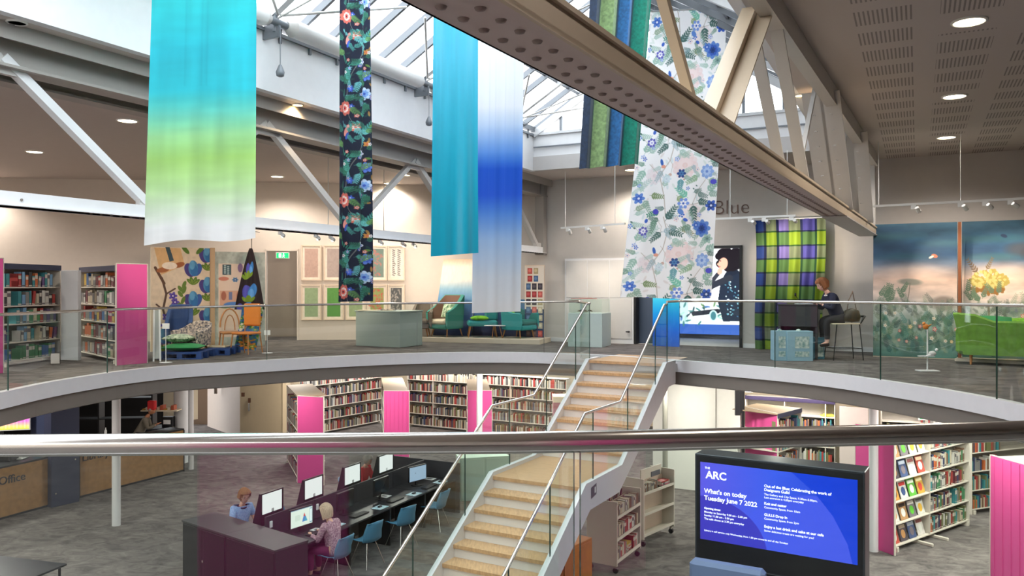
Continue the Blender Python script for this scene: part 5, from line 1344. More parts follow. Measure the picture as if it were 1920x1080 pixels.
M1,L1,rz1=frameM(W2(884,20.9),W2(985,20.3)); t=empty('blue_backdrop',(*W2(884,20.9),.12),rz1,'low deep blue backdrop behind the teal daybed','backdrop board'); p.mesh('face',flat(L1,.95,0,0,-.004),M_prn,t); b=MB(); b.box(0,L1,0,.04,0,.95); b.build('panel',M_frm,t)
p=Paint(38,130,60,180,(236,222,206)); p.rect(0,78,38,130,(36,58,96))
for r_ in range(9):
    for c_ in range(3 if r_>1 else 2):
        cl=rnd.choice([(170,50,50),(200,90,80),(120,90,90),(210,190,160),(70,100,140),(180,160,120),(60,50,60),(150,180,190)]); x0=3+c_*11.5+(3 if r_<2 else 0); y0=4+r_*14; p.rect(x0,y0,x0+9,y0+11,cl); p.ell(x0+4,y0+5,3,3,tuple(min(255,c+50) for c in cl),0,.7)
M1,L1,rz1=frameM(W2(984,20.25),W2(1020,20.05)); t=empty('swatch_board',(*W2(984,20.25),0),rz1,'tall board of small fabric swatches right of the teal armchair','swatch board'); p.mesh('face',flat(L1,1.82,0,.1,-.004),M_prn,t); b=MB(); b.box(0,L1,0,.04,0,1.94); b.build('panel',M_frm,t)
def stg(px,Y): return W2(px,Y)
def lift(t,z): t.location.z=z; return t
lift(armchair('armchair',stg(793,20.6),.0,'grey brown wing chair seen from behind at the end of the stage',mat('grey_brown_cloth',(112,100,90),.85),mat('grey_brown_cloth',(112,100,90),.85),w=.5,bh=.82,ah=.6,wing=True),.121)
lift(armchair('armchair',stg(838,20.45),-.75,'teal backed armchair with taupe lining and tall back on the stage',M_tealv,M_brownv,w=.78,bh=1.05,ah=.62,seatm=M_cream,wing=True),.121)
t=empty('daybed',(*stg(904,20.3),.121),.1,'turquoise upholstered bench with raised end on the stage','bench')
b=MB(); b.box(-.38,.38,-.3,.3,.28,.42,bev=.04); b.build('seat',M_turq,t)
b=MB(); b.box(.08,.42,.16,.3,.40,.82,bev=.05); b.build('raised_end',M_turq,t)
for sx in (-1,1):
    for sy in (-1,1): b=MB(); b.tube([(sx*.3,sy*.22,.3),(sx*.36,sy*.27,0)],[.022,.012],8); b.build('leg',M_oakf,t)
lift(armchair('armchair',stg(972,19.98),.95,'deep teal armchair facing the daybed on the stage',M_turq,mat('deep_teal_cloth',(22,118,112),.85),w=.8,bh=.85,ah=.6),.121)
x,y=stg(899,20.2); cushion((x,y,.60),.1,'lime green cushion with dark edge lying on the turquoise bench',M_lime,.46,.42,.13,lay=True)
x,y=stg(841,20.4); cushion((x,y,.80),-.6,'green and white leaf print cushion in the taupe lined armchair',M_leafc,.4,.4,.12,tilt=1.25)
x,y=stg(960,19.95); cushion((x-.05,y,.72),.9,'lime cushion in the deep teal armchair',M_lime,.38,.3,.12,tilt=.9)
t=empty('side_table',(*stg(929,19.8),.121),0,'small white oval side table at the front of the stage','table'); b=MB(); b.lathe([(.0,.3),(.28,.3),(.28,.318),(0,.318)],24,sy=.5); b.build('table_top',M_white,t)
for a in (0,2.1,4.2): b=MB(); b.tube([(.1*math.cos(a),.05*math.sin(a),.3),(.17*math.cos(a),.1*math.sin(a),0)],.01,6); b.build('leg',M_oakf,t)
# --- projection room
u_s=U_END+2.85
def atV(px,u): k=(px-HX)/FPX; return (k*CA*u-SA*u)/(CA+k*SA)
v0_,v1_=atV(1218,u_s),atV(1405,u_s); Yb=UV(u_s,(v0_+v1_)/2).y
p=Paint(190,200,210,220,(244,246,248))
p.rect(0,178,190,200,(50,84,160))
for q in range(46): p.sprig(rnd.random()*120,rnd.random()*60+(90 if rnd.random()<.3 else 0),14,rnd.random()*6.3,(206,222,214),4,.4,.8)
p.rect(52,116,78,178,(176,198,204)); 
for q in range(50): p.leaf(rnd.random()*150,140+rnd.random()*34,12,4,rnd.random()*6.3,rnd.choice([(60,110,110),(40,60,70),(150,190,180),(90,120,80),(70,100,160)]),.9)
# figure: dark curly hair, dark patterned dress, arm to chin
X0=163; p.ell(X0-2,110,23,50,(26,34,48)); p.poly([(X0-24,84),(X0+10,70),(X0+26,120),(X0+20,170),(X0-20,172),(X0-30,130)],(28,38,54)); p.line([(X0-8,80),(X0-40,96),(X0-58,110)],13,(40,44,54)); p.line([(X0-58,112),(X0-30,72)],8,(48,50,60)); p.ell(X0-26,66,5,7,(214,160,140)); p.line([(X0-30,150),(X0-74,156)],10,(36,38,48))
for q in range(70): p.ell(X0-16+rnd.random()*38,86+rnd.random()*80,1.6,1.1,rnd.choice([(150,200,206),(90,150,170),(200,220,224),(60,100,130)]),rnd.random()*3)
for q in range(26): a=rnd.random()*6.3; p.ell(X0-8+20*math.cos(a),40+19*math.sin(a),8,8,(24,20,26))
p.ell(X0-8,40,21,20,(26,22,28)); p.ell(X0-20,50,8.5,13,(218,164,140),.15); p.ell(X0-25,44,1.5,1,(60,40,40)); p.ell(X0-27,56,2.4,1,(170,80,80)); p.ell(X0-29,51,2,2.6,(218,164,140))
p.ell(X0-38,160,8,12,(180,210,210)); p.ell(X0-38,160,5,9,(60,110,120))
L=v1_-v0_; t=empty('projection_screen',UV(u_s-.06,v0_),RZ,'bright projected picture of a seated person with dark curly hair','screen')
zt_,zb_=EYE-(452-HY)/FPX*Yb,EYE-(626-HY)/FPX*Yb
p.mesh('picture',lambda u,v:(u*L,-.02+0*u,zb_+(zt_-zb_)*(1-v)),M_emit,t); b=MB(); b.box(0,L,-.015,.02,zb_,zt_); b.build('screen_panel',M_white,t)
b=MB(); b.box(vP1-.06,vP1+.0,U_END-.05,U_END+.16,0,2.34); b.box(vP0,vP1,U_END-.05,U_END+.16,2.28,2.34); b.box(vP0,vP0+.05,U_END-.05,U_END+.16,0,2.34); struct(b.build('door_2_frame',M_black,rz=RZ))
t=empty('grey_screen',(0,0,0),RZ,'dark blue grey partition board at the left of the projection room doorway','board'); b=MB(); b.box(atV(1192,U_END+.3),atV(1224,U_END+.3),U_END+.28,U_END+.33,0,2.0); b.build('board',mat('blue_grey_board',(72,84,104),.5),t)
p=Paint(50,80,50,80,(20,120,200)); p.grad([(0,(60,190,214)),(.35,(0,132,200)),(.7,(20,90,190)),(1,(40,80,160))]); 
t=empty('blue_panel',UV(U_END-.4,atV(1224,U_END-.4)),RZ,'blue ombre panel with added glow beside the projection picture','panel'); Lb=atV(1274,U_END-.4)-atV(1224,U_END-.4); p.mesh('face',flat(Lb,1.15,0,.0,-.004),painted('satin_print',.4,emit=.25),t); b=MB(); b.box(0,Lb,0,.03,0,1.15); b.build('panel',M_navy,t)  # panel is no lamp; a faint glow is added to its print
# wall lettering
q=UV(U_END-.01,atV(1338,U_END)); t=empty('wall_lettering',q,RZ,'large thin letters on the back wall reading Blue','lettering')
text('letters','Blue',.47,mat('letter_bronze',(112,86,74),.5),t,(0,-.012,3.44),(R(90),0,0),.006,bold=-.007)
# tartan curtain
p=Paint(130,250,180,340,(80,120,60))
cw=[(0,16,'b'),(16,20,'n'),(20,40,'l'),(40,44,'n'),(44,62,'b'),(62,84,'l'),(84,88,'n'),(88,110,'b'),(110,114,'n'),(114,130,'l')]
pal={('b','b'):(92,88,176),('b','l'):(96,136,78),('l','b'):(134,146,112),('l','l'):(150,180,48),('n','b'):(36,44,96),('n','l'):(40,84,50),('b','n'):(36,44,96),('l','n'):(54,96,40),('n','n'):(20,24,44)}
rw=[];y=0
for k,(hh,cc) in enumerate([(22,'b'),(3,'n'),(24,'l'),(3,'n')]*6): rw.append((y,y+hh,cc)); y+=hh
for x0,x1,a in cw:
    for y0,y1,c in rw:
        cl=pal[(a,c)]
        if a=='b' and c=='b' and (x0//40)%2==1: cl=(140,126,200)
        if y0>150: cl=tuple(int(k*.92) for k in cl)
        if a=='b' and c=='b' and x0<16: cl=(48,76,150)
        p.rect(x0,y0,x1,y1,cl)
p.noise(.15,14,4,3)
t=empty('tartan_curtain',UV(U_END-.45,atV(1416,U_END-.45)),RZ,'tall green, yellow and violet check curtain behind the seated attendant','curtain'); Lc=atV(1548,U_END-.45)-atV(1416,U_END-.45)
p.mesh('cloth',lambda u,v:(u*Lc*(1-.04*v)+.02*np.sin(v*6),.035*np.sin(u*40+1.5*np.sin(v*2))+.02*np.sin(u*17+v*3),2.86-v*2.84),M_fab,t); b=MB(); b.tube([(-.05,0,2.87),(Lc+.05,0,2.87)],.015,8); b.build('curtain_pole',M_white,t)
# mural boards
def mural(seed,second):
    p=Paint(160,250,220,340,(196,172,160)); p.grad([(0,(58,92,110)),(.12,(48,86,112)),(.24,(44,76,108)),(.32,(110,120,136)),(.42,(222,192,174)),(.55,(214,196,184)),(.64,(190,190,186)),(.72,(166,176,168)),(.86,(126,152,136)),(1,(76,120,112))])
    p.noise(.25,3,16,seed,4); rg=random.Random(seed)
    for q in range(6): p.ell(rg.random()*160,10+rg.random()*60,50,6,rg.choice([(54,104,110),(40,70,104),(70,110,116)]),0,.45,8)
    p.ell(74,92,60,14,(232,198,176),0,.5,14)
    if not second:
        p.ell(72,110,22,6,(124,128,118),.05,.8,3); p.line([(72,112),(70,130),(66,150)],1.4,(120,112,100)); p.ell(135,150,22,14,(110,100,92),0,.6,6); p.ell(118,62,6,3.4,(196,110,84),.3); p.ell(112,64,5,2,(240,220,200),-.4)
    else:
        p.ell(110,52,30,11,(70,72,80),0,.8,8); p.ell(140,60,30,14,(64,60,66),0,.8,9); p.ell(76,28,6,3,(40,60,90),.3)
        p.line([(48,146),(49,170)],3,(150,120,80))
        for q in range(150): a=rg.random()*6.3; r_=rg.random()**.5; x,y=48+34*r_*math.cos(a),112+23*r_*math.sin(a); p.ell(x,y,4,3,(176,156,76) if y<120 else (150,104,50),a,.9)
        for q in range(70): a=rg.random()*6.3; r_=rg.random()**.5; p.ell(48+30*r_*math.cos(a),106+16*r_*math.sin(a),3,2,(210,194,120),a,.9)
        p.rect(110,148,113,166,(70,84,104)); p.rect(116,152,119,166,(70,84,104)); p.ell(90,160,18,7,(80,92,110),0,.6,3)
        p.sprig(30,96,26,-2.2,(110,90,70),5,.3); p.sprig(44,90,20,-1.1,(120,100,70),5,.3)
    for q in range(210):
        y=150+rg.random()*95; x=rg.random()*160; sz=8+10*rg.random(); c_=rg.choice([(60,104,84),(84,120,92),(40,84,82),(70,130,120),(110,128,100),(54,74,70),(150,166,140)] if y>180 else [(110,130,112),(140,150,130),(90,100,92)])
        p.sprig(x,y,sz*1.1,-1.57+rg.uniform(-1,1),c_,5,.38,.62)
    for q in range(16): p.flower(rg.random()*160,160+rg.random()*70,3+rg.random()*2,rg.choice([(214,120,110),(230,190,120),(230,220,210),(200,90,100)]),(240,220,200),(180,140,60),5)
    for q in range(8): p.sprig(8+rg.random()*60,130+rg.random()*20,18,-1.57+rg.uniform(-.8,.8),(100,124,100),5,.4)
    return p
P0=UV(16.9+.15,.0); 
def mural_board(px0,px1,u,seed,second,label):
    a=UV(u,atV(px0,u)); L=atV(px1,u)-atV(px0,u); t=empty('mural_panel',a,RZ,label,'mural panel','scenic mural panels')
    pt=mural(seed,second); pt.mesh('picture',lambda uu,v:(uu*L,-.005+.10*(1-v),.02+2.62*(1-v)),M_prn,t)
    b=MB(); b.add([(0,0,0),(L,0,0),(L,.06,0),(0,.06,0),(0,.10,2.64),(L,.10,2.64),(L,.16,2.64),(0,.16,2.64)],[(0,3,2,1),(4,5,6,7),(0,1,5,4),(1,2,6,5),(2,3,7,6),(3,0,4,7)]); b.build('panel',M_frm,t)
mural_board(1637,1795,17.5,3,False,'tall mural panel of misty sky over garden foliage with a small flying bird')
mural_board(1804,1975,17.5,9,True,'tall mural panel with a golden tree and dark cloud behind the green sofa')
b=MB(); v_=atV(1799,17.4); b.box(v_-.025,v_+.025,17.32,17.4,0,2.62); o=b.build('copper_post',mat('copper',(176,112,78),.35,.6),rz=RZ); tag(o,'copper coloured upright post between the two mural panels','post')
# green sofa
M_grass=mat('grass_green_velvet',(112,162,58),.85,bump=.3,vary=.15)
M,L,rz=frameM(W2(1806,14.3),W2(1985,13.6)); t=empty('sofa',(*W2(1806,14.3),.0),rz,'grass green velvet sofa seen from behind in front of the murals','sofa')
b=MB(); rows=[]
for k in range(7):
    z=.18+(.72)*k/6; rows.append([(x-.12*(1-abs(x/L*2-1))*0-(.16*(k/6) if x<.1 else 0),-.05*(k/6)*0+ (0.0),z-(.14*(k/6)*min(1,max(0,x-.12)/.35) if k>3 else 0)) for x in np.linspace(0,L,16)])
b.grid(rows); rows2=[[(x,y+.16,z) for x,y,z in r] for r in rows]; b.grid([r[::-1] for r in rows2]); b.grid([rows[-1],[(x,y+.08,z+.03) for x,y,z in rows[-1]],rows2[-1]]); b.build('back',M_grass,t)
b=MB(); b.box(0,L,.16,.85,.18,.42,bev=.05); b.build('seat',M_grass,t)
b=MB(); b.box(-.12,.08,.1,.85,.18,.66,bev=.06); b.build('arm',M_grass,t)
for x in (.12,L-.3): b=MB(); b.tube([(x,.12,.2),(x,.08,0)],[.03,.018],8); b.build('leg',M_oakf,t)
x,y=W2(1855,14.45); cushion((x,y+.05,.76),rz,'emerald green cushion lying along the sofa back',M_grnv,.75,.34,.16,tilt=.5)
x,y=W2(1905,14.5); cushion((x+.1,y,.74),rz,'lime yellow cushion on the green sofa at the picture edge',M_lime,.5,.3,.14,tilt=.4)
M,L,rz=frameM(W2(1790,14.9),W2(1990,13.9)); b=MB(); b.box(0,L,0,.9,0,.05); o=b.build('sofa_stage',mat('stage_ply',(222,206,186),.6),loc=(*W2(1790,15.0),0),rz=rz); tag(o,'low pale timber stage behind the green sofa','stage')
# small stand with ceramic birds
x,y=W2(1739,13.25); t=empty('bird_stand',(x,y,0),0,'thin white stand holding small orange and white ornaments before the mural','stand')
b=MB(); b.box(-.16,.16,-.1,.1,0,.012); b.build('base',M_white,t); b=MB(); b.cyl((0,0,.01),(0,0,.70),.012,8); b.box(-.14,.1,-.05,.05,.24,.25); b.build('pole',M_white,t)
b=MB(); b.sphere((.0,0,.03),.05,10,7,1,.8,1.0); b.sphere((-.03,0,.08),.028,8,6); b.tube([(.03,0,.03),(.1,0,.07)],[.02,.004],6); o=b.build('ceramic_bird',mat('orange_glaze',(220,134,50),.4),loc=(x-.03,y,.705)); tag(o,'orange ornament bird on top of the thin stand','ornament')
b=MB(); b.sphere((.0,0,.04),.05,10,7,1.3,.8,.8); b.sphere((.07,0,.1),.026,8,6); b.tube([(-.04,0,.02),(-.13,0,-.02)],[.03,.004],6); o=b.build('ceramic_bird',M_white,loc=(x+.08,y,.25)); tag(o,'white ornament bird lower on the thin stand','ornament')
# attendant's desk, stool, crates and person
M,L,rz=frameM(W2(1459,15.6),W2(1533,15.3)); t=empty('reception_desk',(*W2(1459,15.6),0),rz,'small black high desk where the attendant works','desk')
b=MB(); b.box(0,L,0,.7,.62,1.03,bev=.005); b.box(L-.05,L,0,.7,0,.62); b.box(0,.05,0,.7,0,.62); b.box(0,L,.6,.65,.0,.62); b.build('carcass',M_dark,t); b=MB(); b.box(-.01,L+.01,-.02,.72,1.03,1.05,bev=.004); b.build('top',M_dark,t)
x,y=W2(1507,15.6); b=MB(); b.box(-.15,.15,-.1,.1,0,.015,bev=.004); o=b.build('notepad',M_paper,loc=(x,y,1.052)); tag(o,'white notepad on the black high desk','notepad')
x,y=W2(1497,15.75); t=empty('microphone',(x,y,1.052),0,'small black desk microphone standing on the attendant desk','microphone'); b=MB(); b.lathe([(.05,0),(.05,.01),(.008,.015)],14); b.build('base',M_black,t); b=MB(); b.tube([(0,0,.01),(-.01,0,.1),(-.05,0,.16)],.006,6); b.lathe([(.0,-.03),(.018,-.02),(.018,.03),(0,.04)],10,(-.06,0,.18)); b.build('stem',M_black,t)
M_crate=mat('crate_blue',(142,178,196),.55); M_print=mat('crate_print',(206,216,210),.7,vscale=18,vcol=(110,150,150))
for px0,px1,Yc,lab in ((1453,1476,15.05,'pale blue flat pack box standing under the black desk, partly turned'),(1476,1524,15.0,'pale blue printed box standing in front of the black desk')):
    x0=W2(px0,Yc)[0]; Lx=(px1-px0)/FPX*Yc; t=empty('display_box',(x0,Yc,0),-.04,lab,'box','pale blue boxes'); b=MB(); b.box(0,Lx,0,.3,0,.56,bev=.004); b.build('carton',M_crate,t)
    b=MB(); b.box(Lx*.3,Lx*.85,-.004,0,.24,.46); b.box(Lx*.3,Lx*.85,-.004,0,.08,.18); b.build('printed_label',M_print,t)
    b=MB(); b.lathe([(.05,.56),(.04,.585),(.0,.6)],12,(Lx*.5,.1,0)); b.build('knob',M_print,t)
x0,_=W2(1531,15.25); t=empty('display_box',(x0,15.35,0),.1,'box printed with blue plant drawings beneath the desk end','box','pale blue boxes'); b=MB(); b.box(0,.2,0,.3,0,.42,bev=.004); b.build('carton',mat('teal_box',(50,110,130),.6),t); b=MB(); b.box(.02,.18,-.004,0,.05,.3); b.build('printed_label',M_print,t)
sxx,syy=W2(1586,15.3); t=empty('bar_stool',(sxx,syy,0),.1,'light seated bar stool with thin black legs and low back','stool')
b=MB(); b.box(-.33,.22,-.17,.17,.68,.70,bev=.008); b.build('seat',M_cream,t)
b=MB(); b.tube([(.2,-.16,.69),(.28,-.17,.83),(.28,.17,.83),(.2,.16,.69)],.011,8); b.build('backrest',M_black,t)
for px_,py_ in ((-.26,-.15),(-.26,.15),(.19,-.15),(.19,.15)): b=MB(); b.tube([(px_,py_,.69),(px_*1.32,py_*1.2,0)],.010,8); b.build('leg',M_black,t)
b=MB(); b.tube([(-.31,-.165,.22),(.23,-.165,.22),(.23,.165,.22),(-.31,.165,.22)],.008,8,closed=True); b.build('foot_ring',M_black,t)
px_,py_=W2(1574,15.35)
person('person',(px_,py_,0),R(92),'person with auburn hair and dark cardigan on a stool at the black desk',h=.70,lean=.32,headpitch=28,s=1.1,skin=(226,176,156),top=(30,34,58),sleeve='long',legs=(42,40,44),hair=(150,92,54),hairlen=.22,wr=((-.12,.40,.36),(.10,.42,.36)),shoes=(50,42,40),feet=.24,knee=.30,foot=[(-.1,.28),(.1,.28)],collar=(220,214,210))
t=empty('handbag',(px_+.18,py_-.13,.72),.1,'olive brown leather handbag resting on the stool behind the attendant','bag'); b=MB(); b.lathe([(.02,0),(.15,.01),(.18,.1),(.14,.22),(.03,.26)],20,sy=.45); b.build('bag_body',mat('olive_leather',(64,58,44),.5),t); b=MB(); b.tube([(-.1,0,.2),(-.06,0,.42),(.0,-.03,.58),(.05,0,.42),(.1,0,.2)],.009,8); b.build('strap',mat('strap_tan',(120,100,84),.5),t)
# --- tracks
tr=track((*W2(1633,15.0),0),(W2(1990,13.35)[0],13.35,0),2.9,None,(.045,.50),'white spotlight track hanging above the murals')
for f_,lab in ((.245,'first'),(.50,'second, below the hanger rod'),(.628,'third'),(.755,'fourth')):
    spot_head(*tr,2.9,f_,UV(17.5,{.245:.6,.5:1.6,.628:2.2,.755:3.0}[f_],1.7),'white track spotlight above the murals, %s along the track'%lab,'mural spotlights',60)
q0=PT(1052,429,18.9);q1=PT(1172,420,17.6); tr=track((q0.x,q0.y,0),(q1.x,q1.y,0),2.78,None,(.07,.85),'short white spotlight track behind the pale floral hanging')
for f_,lab in ((.11,'first'),(.42,'second'),(.66,'third')): spot_head(*tr,2.78,f_,UV(U_END,-7.5+f_*2,1.2),'white track spotlight near the showcase, %s along the short track'%lab,'showcase spotlights',25)
q0=PT(1340,415,16.6);q1=PT(1492,403,15.8); tr=track((q0.x,q0.y,0),(q1.x,q1.y,0),2.8,None,(.2,.9),'white spotlight track in front of the check curtain')
for f_,lab in ((.45,'first'),(.62,'second'),(.95,'last')): spot_head(*tr,2.8,f_,UV(U_END-.4,-3.2+f_*1.2,1.8+f_*.6),'white track spotlight above the check curtain, %s along the track'%lab,'curtain spotlights',45)
q0=UV(8.0,VT-1.6);q1=UV(17.5,VT-1.6); tr=track((q0.x,q0.y,0),(q1.x,q1.y,0),2.42,None,(.02,.44,.63,.88),'long white spotlight track behind the white truss, lighting the framed prints')
for i_,(px,tp) in enumerate(((350,(300,17,1.6)),(430,(430,18,1.4)),(525,(580,21,1.8)),(592,(640,21,1.6)),(620,(700,21,1.8)),(712,(745,21,1.9)),(755,(850,21,1.9)),(775,(840,21,1.5)))):
    best=min([k/400 for k in range(401)],key=lambda f:abs(px_of(q0.lerp(q1,f))-px)); spot_head(*tr,2.42,best,(W2(tp[0],tp[1])[0],tp[1],tp[2]),'white track spotlight behind the white truss, %s from the camera end'%ORD[i_],'gallery wall spotlights',75)
# ================================================================== library floor
def F2(px,py): p=FL(px,py,LOW); return (p.x,p.y)
# columns
def column(px,py,r,top=-.44):
    x,y=F2(px,py); b=MB(); b.lathe([(r*1.02,0),(r,.02),(r,top-LOW)],20); return struct(b.build('column',M_white,loc=(x,y,LOW)))
column(218,985,.085)
x,y=W2(340,22.75); b=MB(); b.lathe([(.2,0),(.2,3.15)],24); struct(b.build('column',M_white,loc=(x,y,LOW))); column(349+9,880,.07)
b=MB(); b.lathe([(.075,0),(.075,3.15)],16); struct(b.build('column',M_white,loc=(*W2(899,20.6),LOW)))
column(1638,1033,.085)
b=MB(); b.lathe([(.06,0),(.06,3.15)],12); struct(b.build('column',mat('post_green_grey',(150,152,140),.6),loc=(*W2(1247,18.6),LOW)))
# walls
def lwall(name,pts,m,z0=LOW,z1=-.44,th=.12): return wall_line(name,pts,z0,z1,m,th)
M_blk=mat('dark_room',(26,25,27),.8)
lwall('wall_dark_office',[W2(-260,24.0),W2(306,27.0)],M_blk)
lwall('wall_pale_slot',[W2(306,27.2),W2(332,27.2)],M_cream)
lwall('wall_niche',[W2(330,29),W2(395,29)],mat('niche_brown',(150,128,110),.8))
b=MB(); q0,q1=W2(354,24.5),W2(371,24.7); MM,LL,rz=frameM(q0,q1,LOW); b.box(0,LL,0,.3,.9,3.15,MM); struct(b.build('wall_bulkhead',M_cream))
lwall('wall_cream_doors',[W2(389,28.6),W2(450,26.4)],mat('door_pink_white',(222,206,194),.6))
lwall('wall_cream',[W2(450,26.4),W2(537,25.6),W2(545,30)],mat('cream_gloss',(206,188,156),.55))
t=empty('long_door_handle',(*W2(405,27.6),LOW+1.3),0,'long vertical bar handle on the pale lower level door','handle'); b=MB(); b.box(-.05,.05,-.06,0,0,1.4,bev=.01); b.build('grip',mat('bronze_grey',(150,136,124),.5),t)
t=empty('door_lock',(*W2(456,26.15),LOW+1.15),0,'dark lock plate on the cream lower level door, with a second plate beside it','lock'); b=MB(); b.box(-.05,.05,-.04,0,.25,.38); b.build('lock_plate',mat('bronze_dark',(96,66,48),.4),t); b=MB(); b.box(.17,.25,-.04,0,.05,.2); b.build('lock_plate',mat('bronze_dark',(96,66,48),.4),t); b=MB(); b.box(.18,.24,-.06,0,-.22,.03,bev=.01); b.build('lever',M_chrome,t)
lwall('wall_behind_shelves',[W2(540,31),W2(720,31.5),W2(1240,28.5),W2(1420,24)],M_cream)
lwall('wall_white_curve',[W2(1224,20.4),W2(1250,19.9),W2(1342,19.4),W2(1388,18.6)],mat('white_panel',(232,234,226),.5))
lwall('wall_far_right',[W2(1380,23.5),W2(1650,22),W2(2100,18)],M_cream)
lwall('wall_lower_left',[W2(-420,15),W2(-260,24.0)],M_wall)
b=MB(); q=W2(1342,19.37); b.box(q[0]-.006,q[0]+.006,q[1]-.015,q[1],LOW,-.44); struct(b.build('trim_panel_joint',M_taupe))
# projecting sign
x,y=W2(1388,18.3); t=empty('blade_sign',(x,y,-1.55),.0,'dark projecting blade sign at the end of the white wall','sign'); b=MB(); b.box(-.12,.0,-.03,.03,.0,.62,bev=.006); b.build('sign_panel',M_dark,t); b=MB(); b.box(0,.05,-.02,.02,.05,.58); b.build('bracket',M_black,t)
b=MB(); b.box(-.03,.03,-.03,.03,0,3.15); struct(b.build('trim_dark_jamb',M_black,loc=(*W2(1393,18.5),LOW)))
# ---- left: counters
M_desk=mat('counter_oak_brown',(150,112,66),.5,vary=.1)
def counter(p0,p1,h,label,depth=.7):
    M,L,rz=frameM(p0,p1,LOW); t=empty('service_counter',(*p0,LOW),rz,label,'counter')
    b=MB(); b.box(0,L,0,.05,.05,h,bev=.004); b.build('front_panel',M_desk,t); b=MB(); b.box(-.02,L+.02,-.01,depth,h,h+.04,bev=.004); b.box(-.02,0,-.01,depth,0,h); b.box(L,L+.03,-.01,depth,0,h); b.build('edge',M_black,t)
    b=MB(); b.box(0,L,.02,.04,0,.05); b.build('plinth',M_black,t); return t,L
p0=F2(-190,1028); p1=F2(92,950); t,L=counter(p0,p1,1.1,'brown fronted post office counter on the left of the library floor')
k=.66*L
o=text('letters','Post Office',.25,M_black,t,(L-1.70,-.012,.95),(R(90),0,0),.006,sx=1.0)
p2=F2(150,934); p3=F2(344,884); t,L=counter(p2,p3,1.12,'long brown fronted library counter behind the white column',.5)
text('letters','Library Desk',.25,M_black,t,(.05,-.012,1.06),(R(90),0,0),.006)
for i,(c,lab) in enumerate((((120,180,210),'blue leaflet standing on the post office counter end'),((190,190,140),'olive leaflet standing on the post office counter end'))):
    x=W2(62+i*16,18.0+.12*i)[0]; o=MB().box(-.1,.1,0,.02,0,.24).build('leaflet',mat('leaflet_%d'%c[0],c,.7),loc=(x,18.15+.12*i,LOW+1.142)); tag(o,lab,'leaflet')
b=MB(); b.box(-.22,.22,-.14,.14,0,.03,bev=.01); b.box(-.1,.2,-.1,.1,.03,.05); o=b.build('paper_pile',M_paper,loc=(W2(38,18.1)[0],17.95,LOW+1.142)); tag(o,'white papers lying on the post office counter','papers')
b=MB(); b.box(-.3,.3,-.2,.2,0,.22,bev=.04); o=b.build('till',M_black,loc=(W2(2,17.7)[0],17.75,LOW+1.142)); tag(o,'black counter till at the left picture edge','till')
def casing(px0,Y0,px1,Y1,m,label,dep=.3):
    M,L,rz=frameM(W2(px0,Y0),W2(px1,Y1),LOW); t=empty('pillar_casing',(*W2(px0,Y0),LOW),rz,label,'pillar casing'); b=MB(); b.box(0,L,0,dep,0,3.15,bev=.006); b.build('panel',m,t)
    b=MB(); b.cyl((.1,-.001,.3),(.1,-.01,.3),.02,8); b.cyl((L-.1,-.001,1.0),(L-.1,-.01,1.0),.02,8); b.build('fixing',M_chrome,t)
casing(96,18.05,149,18.6,M_navy,'navy full height casing between the two counters')
casing(57,19.6,106,19.6,mat('navy_lit',(62,72,104),.5),'lighter navy casing behind the post office counter')  # lighter navy copy: light on the casing put into its colour
p=Paint(60,36,60,40,(230,90,200)); p.grad([(0,(232,80,220)),(.6,(236,100,200)),(.84,(240,200,120)),(1,(190,214,60))]); 
for k in range(18): p.line([(k*3.4+1,2),(k*3.4+1,34)],.5,(255,235,240),.6)
M,L,rz=frameM(W2(-70,19.0),W2(55,19.4)); t=empty('wall_screen',(*W2(-70,19.0),-2.05),rz,'bright pink to yellow display screen at the left edge','screen'); p.mesh('picture',flat(L,.50,0,.0,-.01),painted('screen_print',.4,emit=.35),t); b=MB(); b.box(-.02,L+.02,-.005,.05,-.03,.53,bev=.005); b.build('housing',M_white,t); b=MB(); b.box(L*.4,L*.6,.02,.06,-1.55,-.03); b.build('support',M_black,t)
t=empty('back_shelving',(*W2(190,23.4),LOW),.1,'dim shelving with boxes in the dark office behind the counters','shelving')
for z in (.5,1.1,1.7,2.3): b=MB(); b.box(-1.6,1.4,0,.4,z,z+.03); b.build('shelf',M_dark,t)
for x in (-1.6,-.1,1.4): b=MB(); b.box(x,x+.04,0,.4,0,2.6); b.build('upright',M_dark,t)
# worker behind counter
x,y=W2(258,21.9); person('person',(x,y,LOW+.24),R(-75),'bald person in a grey shirt leaning over work behind the library counter',h=.62,lean=.35,headpitch=30,skin=(206,140,104),top=(126,118,104),sleeve='long',legs=(40,40,46),bald=True,hair=(170,160,150),wr=((-.16,.5,.34),(.16,.5,.36)),feet=.0)
t=empty('office_stool',(x,y,LOW),0,'dark office stool under the person behind the library counter','stool'); b=MB(); b.lathe([(.0,.74),(.2,.74),(.2,.82),(0,.84)],18); b.build('seat',M_black,t); b=MB(); b.cyl((0,0,.05),(0,0,.74),.03,10); b.build('stem',M_black,t)
for a in range(5): b=MB(); b.bar((0,0,.06),(.28*math.cos(a*1.257),.28*math.sin(a*1.257),.03),.04,.03); b.build('leg',M_black,t)
M,L,rz=frameM(W2(270,22.0),W2(322,22.3),LOW); t=empty('work_table',(*W2(270,22.0),LOW),rz,'dark work table loaded with papers by the wide column','table'); b=MB(); b.box(0,L,0,.7,1.02,1.06); b.build('table_top',M_dark,t); b=MB(); b.box(0,L,0,.03,.0,1.02); b.build('modesty_panel',M_dark,t)
b=MB(); b.box(-.1,.1,-.08,.08,0,.26,bev=.02); o=b.build('red_box',mat('signal_red',(206,24,28),.5),loc=(*W2(285,22.0),LOW+1.6)); tag(o,'bright red box on the shelf behind the bald worker','box')
